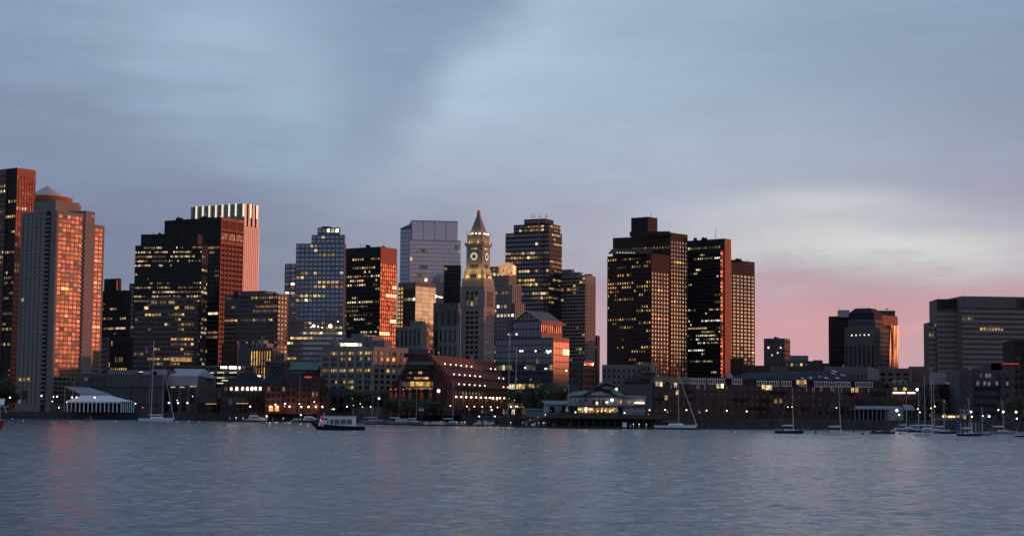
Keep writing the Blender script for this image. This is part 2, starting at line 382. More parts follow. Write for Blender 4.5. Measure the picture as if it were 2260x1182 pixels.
    def part(s, name, mb, parent=None): return mb.build(name, parent or s.r, s.o)
    def beacon(s, pts, D=None, m='beacon_red', rad=.5):
        for px, py in pts:
            P = at(px, py, (D or s.D)); piece('beacon', (m, rad), lambda mb: mb.ball((0, 0, 0), rad, m, 6), s.r, P - s.o)
def gable(mb, o, r, n, w, d, h, m, over=.6, wallm=None):
    """pitched roof; r along the ridge (length w), n across (depth d), o a lower corner at eave height"""
    r, n, o = V(r), V(n), V(o); up = V((0, 0, 1)); a = o - n * over - r * over
    t = .3
    prof = [a, a + n * (d / 2 + over) + up * h, a + n * (d + 2 * over), a + n * (d + 2 * over) + up * t, a + n * (d / 2 + over) + up * (h + t), a + up * t]
    mb.prism(prof, r * (w + 2 * over), m)
    if wallm: mb.prism([o, o + n * d, o + n * d / 2 + up * (h * .93)], r * w, wallm)
UPV = V((0, 0, 1))
# ------------------------------------------------------------------ ground and water
SHORE = [(-700, 960), (700, 960), (706, 905), (1008, 890), (1030, 845), (1150, 838), (1156, 738), (1480, 738), (1500, 722), (2900, 722)]
def shore_pts(z): return [V((at(px, 925, Y).x, Y, z)) for px, Y in SHORE]
def build_ground():
    pts = shore_pts(GZ)
    mb = MB(); pts[0].x = -6000; pts[-1].x = 6000
    mb.poly([V((-6000, 12000, GZ))] + pts + [V((6000, 12000, GZ))], 'asphalt')
    tag(mb.build('ground'), kind='structure')
    mb = MB()
    lo = [V((p.x, p.y, -4)) for p in pts]
    for i in range(len(pts) - 1):
        d = (pts[i + 1] - pts[i]).normalized(); n = V((-d.y, d.x, 0))
        mb.obox(lo[i] - n * .6, pts[i + 1] - pts[i], n * 1.6, (0, 0, GZ + 4.02), 'seawall_stone')
        k = int((pts[i + 1] - pts[i]).length / 12)
        if k < 60:
            for j in range(k): mb.obox(lo[i] + d * (j * 12 + 3) - n * .95, d * .5, n * .35, (0, 0, GZ + 3.4), 'wood_dark')
    tag(mb.build('seawall'), kind='structure')
build_ground()
SLOPE = .072
def build_water():
    import numpy as np
    rs = np.random.RandomState(3); waves = []
    for i in range(46):
        lam = 1.1 * (4.5 / 1.1) ** rs.rand(); th = rs.normal(-1.2, .75); waves.append((2 * math.pi / lam * math.cos(th), 2 * math.pi / lam * math.sin(th), rs.rand() * 6.28, lam))
    def height(x, y):
        z = np.zeros_like(x)
        for kx, ky, ph, lam in waves:
            a = SLOPE * lam / 6.28 * (2 / len(waves)) ** .5
            g = 1.0 + .55 * np.sin(x * .011 * (1 + lam * .05) + ph * 3) * np.sin(y * .007 + ph * 5)      # gusts: calmer and rougher patches
            z += a * g * np.sin(kx * x + ky * y + ph)
        return z
    vs, fs, base = [], [], 0
    for x0, x1, y0, y1, d in ((-120, 120, 40, 200, .36), (-200, 200, 199.5, 430, .75), (-340, 340, 429, 1000, 1.5)):
        nx, ny = int((x1 - x0) / d), int((y1 - y0) / d)
        X, Y = np.meshgrid(np.linspace(x0, x1, nx), np.linspace(y0, y1, ny)); Z = height(X, Y)
        vs.append(np.stack([X, Y, Z], -1).reshape(-1, 3)); i = np.arange(nx * ny).reshape(ny, nx)
        fs.append(np.stack([i[:-1, :-1], i[:-1, 1:], i[1:, 1:], i[1:, :-1]], -1).reshape(-1, 4) + base); base += nx * ny
    far = np.array([(-9000, -3000, -.8), (9000, -3000, -.8), (9000, 12000, -.8), (-9000, 12000, -.8)]); vs.append(far); fs.append(np.arange(4)[None] + base)
    vs, fs = np.concatenate(vs), np.concatenate(fs)
    me = bpy.data.meshes.new('water'); me.vertices.add(len(vs)); me.vertices.foreach_set('co', vs.ravel().astype(np.float32))
    me.loops.add(fs.size); me.loops.foreach_set('vertex_index', fs.ravel().astype(np.int32)); me.polygons.add(len(fs)); me.polygons.foreach_set('loop_start', (np.arange(len(fs)) * 4).astype(np.int32))
    me.polygons.foreach_set('use_smooth', np.ones(len(fs), dtype=bool)); me.update()
    o = bpy.data.objects.new('water', me); COL.objects.link(o); tag(o, kind='structure')
    m, nt, b = nodes('harbour_water'); N = nt.nodes; L = nt.links
    b.inputs['Base Color'].default_value = (.040, .105, .135, 1); b.inputs['Roughness'].default_value = .14; b.inputs['IOR'].default_value = 1.33
    g = N.new('ShaderNodeNewGeometry')
    def noise(sx, sy, scale, det, off=0.0):
        mp = N.new('ShaderNodeMapping'); L.new(g.outputs['Position'], mp.inputs[0]); mp.inputs['Scale'].default_value = (sx, sy, 1); mp.inputs['Location'].default_value = (off, off, 0)
        mp.inputs['Rotation'].default_value = (0, 0, off * .21)
        n = N.new('ShaderNodeTexNoise'); n.inputs['Scale'].default_value = scale; n.inputs['Detail'].default_value = det; n.inputs['Roughness'].default_value = .55
        L.new(mp.outputs[0], n.inputs['Vector']); return n.outputs[0]
    def M(op, a, c):
        n = N.new('ShaderNodeMath'); n.operation = op
        for i, q in enumerate((a, c)):
            if isinstance(q, (int, float)): n.inputs[i].default_value = q
            else: L.new(q, n.inputs[i])
        return n.outputs[0]
    big = noise(1, 1.4, .10, 2, 1.0); mid = noise(1, 1.1, .36, 4, 2.3); fine = noise(1, 1.0, 1.3, 4, -1.4)
    hgt = M('ADD', M('MULTIPLY', big, .0), M('ADD', M('MULTIPLY', mid, .25), M('MULTIPLY', fine, .22)))
    bp = N.new('ShaderNodeBump'); bp.inputs['Strength'].default_value = 1.0
    # calmer and ruffled patches of the harbour surface
    patch = noise(1, 3.0, .012, 3, 4.0)
    mr = N.new('ShaderNodeMapRange'); L.new(patch, mr.inputs[0]); mr.inputs[1].default_value = .35; mr.inputs[2].default_value = .65; mr.inputs[3].default_value = .75; mr.inputs[4].default_value = 1.25
    L.new(mr.outputs[0], bp.inputs['Distance'])
    L.new(hgt, bp.inputs['Height']); L.new(bp.outputs[0], b.inputs['Normal'])
    o.data.materials.append(m)
build_water()
def build_shade_ridge():
    # unseen ridge added far to the right to shade the boats and lower storeys
    rng = random.Random(21); mb = MB(); n, m = 46, 9; u = V((math.sin(SUN_AZ), math.cos(SUN_AZ), 0)); w = V((-u.y, u.x, 0)); vs = []
    bumps = [(rng.uniform(-300, 2600), rng.uniform(120, 420), rng.uniform(-10, 12)) for _ in range(26)]
    for j in range(m):
        f = j / (m - 1); pr = math.sin(math.pi * f)
        for i in range(n):
            q = -1000 + 4300 * i / (n - 1); h = 112 + sum(a * math.exp(-((q - c) / s) ** 2) for c, s, a in bumps)
            h *= min(1, max(0, (q + 1000) / 500)) * min(1, max(0, (3300 - q) / 600))
            p = u * (2100 + 900 * f) + w * q; vs.append(V((p.x, p.y, 1.0 + h * pr ** .8 + rng.uniform(-1.5, 1.5) * pr)))
    mb.add(vs, [(j * n + i, j * n + i + 1, (j + 1) * n + i + 1, (j + 1) * n + i) for j in range(m - 1) for i in range(n - 1)], 'leaf_dark')
    tag(mb.build('shade_ridge'), kind='structure')
build_shade_ridge()

# ------------------------------------------------------------------ towers, left to right
# far left: rose granite tower with a dark glass corner
t = Tower('office_tower', 'tall granite tower cut by the left edge, its right side lit reddish', 'office tower', 30, 1290)
t.vol(-60, 14, 40, 374, 1296, 36, 'granite_rose', st(3.9, 2.0, .22, .55, light=(.35, .5, .05, WARM), glass='glass_black', top=4), None, part='wall')
t.vol(-20, 38, 79, 370, 1290, 36, 'granite_rose', st(3.9, 2.2, .2, .55, glass='glass_black', light=(.4, .5, .06, WARM), wm='metal_black', top=5),
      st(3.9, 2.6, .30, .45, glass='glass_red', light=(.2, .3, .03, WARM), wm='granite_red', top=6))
t.beacon([(42, 370), (79, 376)]); t.finish(200)

# cone-topped tower behind the twin slabs
def cone_tower():
    t = Tower('cone_roof_tower', 'round tower with a pale conical roof and bronze columns rising behind the beige tower', 'office tower', 104, 1400)
    c = at(104, 440, 1400); k = 1400 / F; rad = 53 * k
    mb = MB(); mb.lathe(V((c.x, c.y, GZ)), [(rad * .96, 0), (rad * .96, at(104, 446, 1400).z - GZ)], 'granite_brown', 40); t.part('wall', mb)
    z1 = at(104, 449, 1400).z; mb = MB(); mb.lathe(V((c.x, c.y, z1)), [(rad * 1.0, 0), (rad * 1.04, 1.2), (rad * 1.04, 4.2), (rad * .98, 4.6)], 'granite_red', 40); t.part('cornice', mb)
    mb = MB(); mb.lathe(V((c.x, c.y, z1 + 4.4)), [(rad * .80, 0), (rad * .80, 1.0), (.3, at(104, 410, 1400).z - z1 - 4.4)], 'metal_silver', 40); t.part('roof', mb)
    for i in range(28):
        a = 2 * math.pi * i / 28
        p = V((c.x + math.cos(a) * rad * .99, c.y + math.sin(a) * rad * .99, z1 - 14))
        piece('column', ('g',), lambda mb: mb.tube((0, 0, -6), (0, 0, 14), .9, .9, 'strip_amber' if False else 'concrete_beige', 8), t.r, p - t.o)
    for i in range(14):
        a = math.pi + math.pi * (i + .5) / 14
        p = V((c.x + math.cos(a) * rad * .975, c.y + math.sin(a) * rad * .975, z1 - 8))
        piece('window', ('cone', ), lambda mb: mb.box((0, 0, 0), (3.0, .3, 12), 'uplight'), t.r, p - t.o, a + math.pi / 2)
    t.beacon([(76, 442), (123, 440)])
cone_tower()

# beige apartment tower with glowing right side
def beige_tower():
    t = Tower('apartment_tower', 'beige concrete apartment tower with orange glowing windows down its right side', 'apartment tower', 127, 1000)
    fh = 2.62; fy = st(fh, 3.3, .30, .30, .45, .4, 'glass_blue', (.10, .30, .03, GOLD), top=1.6, bot=4.0, side=1.4)
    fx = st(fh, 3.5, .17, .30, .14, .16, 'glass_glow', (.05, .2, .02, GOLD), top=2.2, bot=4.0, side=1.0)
    a = t.vol(49, 127, 187, 464, 1000, 32, 'concrete_beige', None, fx)
    # front: window field, a column of balconies, and a blank corner pier
    A, l, wf = a['A'], a['l'], a['wf']; r = -l; th = a['th']; z0, z1 = a['z0'], a['z1']
    nrm = V((-math.sin(th), -math.cos(th), 0)); mb = MB()
    nf = round((z1 - z0 - 5.6) / fh)
    q = dict(fy); xw = wf * .70
    t.facade(mb, A, -th, xw, z0, z1, q, 'concrete_beige')
    mb.obox(A + r * (wf * .84), r * (wf * .16), nrm * .5, (0, 0, z1 - z0), 'concrete_beige')
    mb.obox(A + r * xw, r * (wf * .14), nrm * .02, (0, 0, z1 - z0), 'metal_black')  # flat black strip: the shade of the balcony recess as colour
    t.part('facade', mb)
    nf = round((z1 - z0 - 5.6) / fh); f2 = (z1 - z0 - 5.6) / nf; bw = wf * .125
    for j in range(nf):
        p = A + r * (xw + wf * .07) + nrm * .1 + V((0, 0, 4.0 + j * f2))
        def bal(mb, bw=bw):
            mb.obox((-bw / 2, 0, 0), (bw, 0, 0), (0, -1.0, 0), (0, 0, .25), 'concrete_beige')
            mb.obox((-bw / 2, -1.0, .25), (bw, 0, 0), (0, .12, 0), (0, 0, .95), 'concrete_beige')
        piece('balcony', (round(bw, 2),), bal, t.r, p - t.o, -th)
    c, rr = a['c'], a['r']
    # blank strip and the narrower second window field beyond it
    up = V((0, 0, 1)); nr = V((math.cos(th), -math.sin(th), 0))
    P = V((c.x, c.y, at(187, 478, 1040).z)); w1 = solve(P, rr, 187, 478) + .01; w2 = solve(P, rr, 207, 478)
    mb = MB(); mb.obox(V((c.x, c.y, GZ)) + rr * w1 - nr * 14, rr * (w2 - w1), nr * 14.9, up * (at(195, 474, 1040).z - GZ), 'concrete_beige')
    for j in range(nf): mb.obox(V((c.x, c.y, GZ + 4.6 + j * f2)) + rr * (w1 - .9) + nr * .3, rr * .85, nr * .75, up * 1.0, 'concrete_beige')
    t.part('pier', mb)
    w3 = solve(P, rr, 231, 505); zt = at(207, 503, 1045).z
    mb = MB(); o = V((c.x, c.y, GZ)) + rr * w2; mb.obox(o - nr * 14, rr * (w3 - w2), nr * 14.02, up * (zt - GZ), 'concrete_beige')
    q = dict(fx); q['side'] = 1.2; q['bw'] = 3.6
    t.facade(mb, o + nr * .02, math.pi / 2 - th, w3 - w2, GZ, zt, q, 'concrete_beige'); t.part('wall', mb)
    t.vol(74, 123, 179, 441, 1006, 32, 'concrete_beige', zb=z1 - .5, part='penthouse')
    t.beacon([(177, 452), (205, 477)])
    # the few lit ones of the front, then as many as allowed of the others
    t.finish(300)
beige_tower()

t = Tower('office_tower', 'black office block with a rooftop box and thin red light line beside the beige tower', 'office tower', 276, 1370)
t.vol(205, 280, 290, 640, 1370, 30, 'metal_black', st(3.9, 1.6, .25, .58, glass='glass_black', light=(.5, .7, .08, WARM)), None)
t.vol(230, 262, 268, 614, 1376, 30, 'metal_dark', zb=at(280, 642, 1370).z, part='penthouse')
p0, p1 = at(258.5, 618, 1368), at(258.5, 640, 1368); mb = MB(); mb.tube(p0, p1, .35, .35, 'neon_red'); t.part('light_strip', mb)
t.finish(70)
t = Tower('office_tower', 'narrow bluish slab just left of the black ribbon windowed tower', 'office tower', 297, 1500)
t.vol(286, 300, 305, 625, 1500, 30, 'metal_bluegrey', st(3.9, 2.4, .15, .4, glass='glass_blue', light=(.1, .3, .02, WARM)), None); t.finish(20)
t = Tower('office_block', 'dark low block of vertical ribs with a row of small lights', 'office block', 268, 1180)
t.vol(241, 292, 300, 742, 1180, 20, 'metal_dark', st(3.6, 1.7, .38, .12, .6, .3, 'glass_black', (.0, .0, .03, GOLD), top=3, rows={8: .6, -1: .3}), None); t.finish(40)
t = Tower('office_block', 'low brown block with pale stripes tucked behind the beige tower', 'office block', 236, 1150)
t.vol(212, 238, 242, 744, 1150, 25, 'panel_taupe', st(3.3, 12, .05, .55, .3, .5, 'glass_black', None, sm='granite_rose'), None); t.finish(20)

# black ribbon-windowed tower
t = Tower('office_tower', 'broad black tower with bright white and yellow ribbons of lit windows', 'office tower', 446, 1300)
RB = {-1: .75, -2: .8, -3: .8, -4: .5, -5: .25, -6: .02, -7: .05, -8: .1, -9: .35, -10: .5, -11: .95, -12: .9, -13: .75}
t.vol(299, 446, 459, 540, 1300, 12, 'metal_black', st(3.42, 1.15, .30, .60, .3, .35, 'glass_black', (.3, .6, .05, WARM), top=1.2, rows=RB), st(3.42, 2.2, .2, .48, .3, .35, 'glass_black', (.4, .7, .2, WARM), top=1.2))
a = t.vol(313, 436, 447, 516, 1303, 12, 'metal_dark', zb=at(446, 541, 1300).z, part='penthouse')
mb = MB(); r = -a['l']; n = V((-math.sin(a['th']), -math.cos(a['th']), 0))
for i in range(6): mb.obox(a['A'] + r * (a['wf'] * i / 5 - .4), r * .8, n * .5, (0, 0, a['h'] + .1), 'metal_black')
for k in range(2): mb.obox(a['A'] + V((0, 0, a['h'] * (.02 + .93 * k))), r * a['wf'], n * .42, (0, 0, a['h'] * .07), 'metal_black')
t.part('parapet_frame', mb); t.finish(300)

# red granite tower
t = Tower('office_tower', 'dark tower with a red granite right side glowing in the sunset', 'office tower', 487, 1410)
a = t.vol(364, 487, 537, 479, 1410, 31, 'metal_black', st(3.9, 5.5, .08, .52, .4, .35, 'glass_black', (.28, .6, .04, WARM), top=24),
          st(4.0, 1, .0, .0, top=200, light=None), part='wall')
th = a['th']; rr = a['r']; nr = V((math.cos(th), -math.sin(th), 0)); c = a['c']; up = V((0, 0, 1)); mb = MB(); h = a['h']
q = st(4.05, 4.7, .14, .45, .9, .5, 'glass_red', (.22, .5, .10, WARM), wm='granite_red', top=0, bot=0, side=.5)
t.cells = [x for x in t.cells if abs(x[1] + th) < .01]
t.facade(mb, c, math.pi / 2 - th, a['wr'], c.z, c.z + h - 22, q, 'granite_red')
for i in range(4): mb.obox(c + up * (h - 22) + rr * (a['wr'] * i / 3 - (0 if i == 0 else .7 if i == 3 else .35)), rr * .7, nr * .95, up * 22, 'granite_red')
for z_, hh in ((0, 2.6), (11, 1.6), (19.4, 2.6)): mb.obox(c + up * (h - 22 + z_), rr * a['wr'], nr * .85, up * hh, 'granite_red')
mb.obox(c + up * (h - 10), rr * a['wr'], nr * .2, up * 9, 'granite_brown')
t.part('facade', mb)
for i in range(3):
    for k in range(7):
        p = c + up * (h - 5.2) + rr * (a['wr'] * (i + (k + 1) / 8) / 3) + nr * .45
        piece('louvre', ('red',), lambda mb: mb.box((0, 0, 0), (.5, .4, 8.0), 'granite_red'), t.r, p - t.o, math.pi / 2 - th)
for i in range(3):
    for k in range(3):
        p = c + up * (h - 15.5) + rr * (a['wr'] * (i + (k + .9) / 3.8) / 3) + nr * .3
        piece('window', ('redtop',), lambda mb: mb.box((0, 0, 0), (2.6, .4, 5.5), 'glass_black'), t.r, p - t.o, math.pi / 2 - th)
t.beacon([(365, 482), (487, 478), (533, 488)]); t.finish(180)

# tall slender tower with lit crown fins
def fin_tower():
    t = Tower('residential_tower', 'tallest slender glass tower with lit white fins round its crown and a pink right side', 'residential tower', 538, 1760)
    a = t.vol(422, 538, 571, 449, 1760, 31, 'metal_bluegrey', st(3.9, 4.2, .05, .10, .12, .12, 'glass_blue', None, top=.6), None)
    th = a['th']; rr = a['r']; nr = V((math.cos(th), -math.sin(th), 0)); c = a['c']; up = V((0, 0, 1)); h = a['h']; l = a['l']; nf = V((-math.sin(th), -math.cos(th), 0))
    mb = MB(); wr = a['wr']; hs = at(571, 499, 1760).z - c.z
    mb.obox(c - nr * 6 , rr * (wr + 1.6), nr * 6.4, up * hs, 'metal_silver'); t.part('bay_wall', mb)
    for i in range(9):
        p = c + rr * (wr * i / 8) + nr * .5
        piece('fin', (round(hs),), lambda mb: mb.obox((-.45, 0, 0), (.9, 0, 0), (0, -.35, 0), (0, 0, hs), 'metal_silver'), t.r, p - t.o, math.pi / 2 - th)
    for i in range(8):
        p = c + rr * (wr * (i + .5) / 8) + nr * .45
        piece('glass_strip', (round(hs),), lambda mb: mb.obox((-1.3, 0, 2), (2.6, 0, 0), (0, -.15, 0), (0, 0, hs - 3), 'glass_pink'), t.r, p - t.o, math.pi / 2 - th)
    for i in range(4):
        p = c + rr * (wr * (i + .3) / 3.7) + nr * .1
        piece('fin', ('top',), lambda mb: mb.obox((-1.6, 0, 0), (3.2, 0, 0), (0, -1.0, 0), (0, 0, h - hs), 'metal_silver'), t.r, p - t.o + up * hs, math.pi / 2 - th)
    for i in range(8):
        p = c + l * (a['wf'] * (i + .1) / 8.0) + nf * .4 + up * (h - 6.2)
        if i == 0: p = c + nf * .4 + nr * .5 + up * (h - 7)
        piece('lit_fin', (i == 0,), lambda mb, i=i: mb.obox((-.75, 0, -6.5), (1.5, 0, 0), (0, -.9, 0), (0, 0, 13), 'strip_cream'), t.r, p - t.o, -th)
    for f in (.40, .82):
        p = c + rr * (wr * f) + nr * 1.2 + up * (h - 7)
        piece('lit_fin', ('r',), lambda mb: mb.obox((-.75, 0, -7), (1.5, 0, 0), (0, -.5, 0), (0, 0, 14), 'strip_cream'), t.r, p - t.o, math.pi / 2 - th)
    t.beacon([(425, 456), (436, 482), (453, 473)]); t.finish(40)
fin_tower()

# stepped taupe block in front
t = Tower('office_block', 'stepped brown office block with scattered yellow windows, below the black ribbon tower', 'office block', 432, 1120)
t.vol(298, 430, 437, 686, 1120, 14, 'panel_taupe', st(3.2, 2.3, .22, .56, .4, .45, 'glass_black', (.75, .4, .10, GOLD), top=1.5), st(3.2, 3, .2, .5, light=None, glass='glass_black'))
t.vol(318, 430, 436, 672, 1124, 14, 'panel_taupe', st(3.0, 3.5, .12, .5, .4, .45, 'glass_black', (.7, .3, .1, GOLD), top=1), None, yb=688, part='upper_block')
t.vol(331, 428, 434, 656, 1128, 14, 'panel_taupe', st(3.0, 6, .3, .4, .4, .45, 'glass_black', (.6, .5, .3, GOLD), top=2), None, yb=674, part='upper_block')
mb = MB(); a = at(378, 788, 1115); b = at(420, 797, 1115); mb.obox(V((a.x, 1113, b.z)), (b.x - a.x, 0, 0), (0, 8, 0), (0, 0, a.z - b.z), 'roof_glow'); t.part('lobby', mb); t.finish(200)

t = Tower('office_block', 'taupe office block with striped floors and a bright amber corner', 'office block', 616, 1120)
t.vol(497, 613, 635, 648, 1120, 26, 'granite_rose', st(2.95, 1.7, .25, .56, .3, .4, 'glass_dark', (.5, .35, .08, GOLD), top=1.6, wm='panel_taupe'), st(2.95, 4.4, .2, .45, .4, .9, 'glass_amber', (.3, .4, .1, GOLD), top=1.6, wm='granite_rose'))
t.vol(531, 585, 603, 641, 1126, 26, 'panel_taupe', zb=at(613, 650, 1120).z, part='penthouse'); t.finish(160)

# blue glass tower of three tiers
t = Tower('office_tower', 'stepped blue glass tower of three tiers with many pale lit windows', 'office tower', 761, 1250)
g = dict(fh=3.3, bw=3.25, pier=.30, span=.44, pd=.2, sd=.35, glass='glass_slate', wm='panel_steel', sm='panel_steel', top=.8)
RL = {-1: .03, -2: .5, -3: .4, -4: .06, -5: .2, -6: .15, -7: .8, -8: .12, -9: .4, -10: .6, -11: .15, -12: .25, -13: .3, -14: .12, -15: .35, -16: .1}
t.vol(654, 760, 763.5, 537, 1250, 8, 'metal_bluegrey', st(light=(.5, .5, .15, MIXD), rows=RL, **g), None)
t.vol(688, 759.5, 762, 518, 1252, 8, 'metal_bluegrey', st(light=(.6, .5, .2, BRIGHT), **g), None, yb=538, part='upper_block')
t.vol(701, 749, 751, 502, 1255, 8, 'metal_bluegrey', st(light=(.6, .35, .2, BRIGHT), **g), None, yb=519, part='upper_block')
t.vol(629, 653.5, 656, 582, 1258, 8, 'metal_black', st(light=(.5, .5, .2, BRIGHT), **{**g, 'bw': 3.6}), None, part='wing')
mb = MB(); p = at(721, 500.5, 1262); mb.lathe(V((p.x, p.y, p.z - 4)), [(4, 0), (4, 4)], 'metal_dark', 12); t.part('roof_unit', mb)
mb = MB(); mb.tube(at(762.4, 540, 1249.5), at(762.8, 722, 1249.5), .35, .35, 'granite_rose', 6); t.part('edge_fin', mb)
for i, yy in enumerate((596, 614, 634, 652, 671, 690)):
    piece('sign_light', ('neon',), lambda mb: mb.box((0, 0, 0), (2.6, .3, .5), 'neon_red'), t.r, at(646 + (i % 2) * 2, yy, 1254) - t.o)
t.finish(300)
t = Tower('office_block', 'pale grey podium block with two glaring white lamps, at the foot of the blue tower', 'office block', 762, 1150)
t.vol(634, 762, 764, 725, 1150, 6, 'stone_grey', st(3.3, 2.2, .08, .55, .25, .35, 'glass_pale', (.0, .0, .04, MIXD), top=2.2, rows={-1: .5, -2: .25, -4: .15, -5: .3, -6: .3}), None)
t.vol(632, 671, 673, 706, 1160, 6, 'stone_grey', st(4.0, 30, .02, .9, light=None), None, part='upper_block')
for px, py, rr_ in ((692.5, 718.5, .9), (729, 719, 1.2), (702, 720, .5), (687, 721, .4), (711, 722, .35), (746, 709, .4)):
    piece('floodlight', (rr_,), lambda mb, rr_=rr_: mb.ball((0, 0, 0), rr_, 'lamp_pink', 8), t.r, at(px, py, 1148) - t.o)
t.finish(120)

# dark tower with a red glowing side
t = Tower('office_tower', 'dark bronze tower with rows of yellow lights and a bright red right side', 'office tower', 840, 1490)
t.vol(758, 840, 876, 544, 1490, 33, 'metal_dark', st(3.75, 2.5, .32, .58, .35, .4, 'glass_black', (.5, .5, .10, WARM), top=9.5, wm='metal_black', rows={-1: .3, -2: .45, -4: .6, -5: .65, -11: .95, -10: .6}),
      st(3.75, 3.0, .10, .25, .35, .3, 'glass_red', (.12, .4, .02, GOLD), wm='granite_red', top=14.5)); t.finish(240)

# pale angular glass tower
t = Tower('office_tower', 'pale lavender glass tower with an angled top, left of the clock tower', 'office tower', 1010, 1620)
gp = dict(fh=3.9, bw=2.9, pier=.06, span=.12, pd=.12, sd=.14, glass='glass_pale', wm='panel_mauve', top=1)
a = t.vol(905, 1017, 1019, 531, 1620, -8, 'panel_mauve', st(light=(.25, .35, .02, MIXD), rows={-1: .05, -2: .25, -3: .55}, **gp), None, depth=30)
a = t.vol(909, 1010, 1012, 488, 1622, -8, 'panel_mauve', st(light=None, **{**gp, 'fh': 40, 'bw': 12, 'span': .01}), None, depth=26, yb=533, part='upper_block')
t.vol(884, 908, 909.5, 503, 1615, 30, 'metal_bluegrey', st(light=(.1, .1, .03, MIXD), **{**gp, 'wm': 'metal_bluegrey', 'glass': 'glass_slate'}), None, part='wing', depth=26)
mb = MB(); w_ = t.fr; p_, q_ = w_['A'] + UPV * w_['h'], w_['c'] + UPV * w_['h']; mb.prism([p_ - UPV * .1, q_ - UPV * .1, q_ + UPV * 4.4, p_ + UPV * .4], w_['r'] * 24, 'panel_steel'); t.part('sloping_crown', mb)
a_ = t; t.finish(70)

# building with a golden mirrored face
t = Tower('office_block', 'low block with a golden mirrored face left of the clock tower', 'office block', 917, 1280)
a = t.vol(879, 917, 962, 622, 1280, 38.5, 'granite_rose', None, st(3.1, 9, .03, .06, .12, .22, 'glass_amber', None, top=3.0, wm='granite_rose', sm='panel_taupe'))
mb = MB(); r = -a['l']; n = V((-math.sin(a['th']), -math.cos(a['th']), 0)); t.facade(mb, a['A'] + r * (a['wf'] * .32), -a['th'], a['wf'] * .68, a['z0'], a['z1'] - 5, st(3.1, 2.4, .1, .3, .2, .25, 'glass_black', (.3, .3, .06, MIXD), wm='metal_black', top=.5), 'metal_black')
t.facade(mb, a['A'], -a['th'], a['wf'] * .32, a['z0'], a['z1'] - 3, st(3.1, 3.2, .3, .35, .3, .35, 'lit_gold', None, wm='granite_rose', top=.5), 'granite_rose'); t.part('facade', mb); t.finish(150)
t = Tower('office_block', 'low dark roof carrying a glaring strip of white floodlights beside the golden face', 'office block', 975, 1320)
t.vol(950, 985, 990, 668, 1320, 20, 'metal_dark')
for i in range(9): piece('floodlight', (i < 4,), lambda mb, i=i: mb.box((0, 0, 0), (1.2, .5, 2.0 if i < 4 else 1.1), 'lamp_white' if i < 4 else 'lit_bright'), t.r, at(954 + i * 2.7, 652 + i * .5, 1316) - t.o)
t = Tower('office_tower', 'slim black tower squeezed left of the clock tower', 'office tower', 1017, 1560)
t.vol(980, 1016, 1018, 585, 1560, 6, 'metal_black', st(3.8, 3.0, .2, .3, .3, .3, 'glass_black', (.1, .2, .03, GOLD), rows={-1: .5}), None); t.finish(40)

# stone masses around the foot of the clock tower
t = Tower('stone_building', 'grey stepped stone building with tall slit windows against the left of the clock tower', 'stone building', 1014, 1240)
t.vol(957, 1012, 1016, 668, 1240, 10, 'stone_dark', st(15, 4.8, .72, .25, .7, .5, 'glass_black', (.1, .1, .1, GOLD), top=6), None)
t.vol(968, 1010, 1013, 718, 1234, 10, 'stone_grey', st(12, 3.6, .66, .28, .7, .5, 'glass_black', None, top=3), None, part='wing'); t.finish(60)
t = Tower('stone_building', 'small grey stone building with pilasters in front of the golden face', 'stone building', 935, 1200)
t.vol(874, 930, 943, 721, 1200, 16, 'stone_grey', st(13, 3.3, .6, .2, .7, .5, 'glass_black', None, top=2, bot=3), None)
a = t.vol(906, 932, 939, 708, 1206, 16, 'stone_grey', yb=722, part='attic'); t.finish(40)

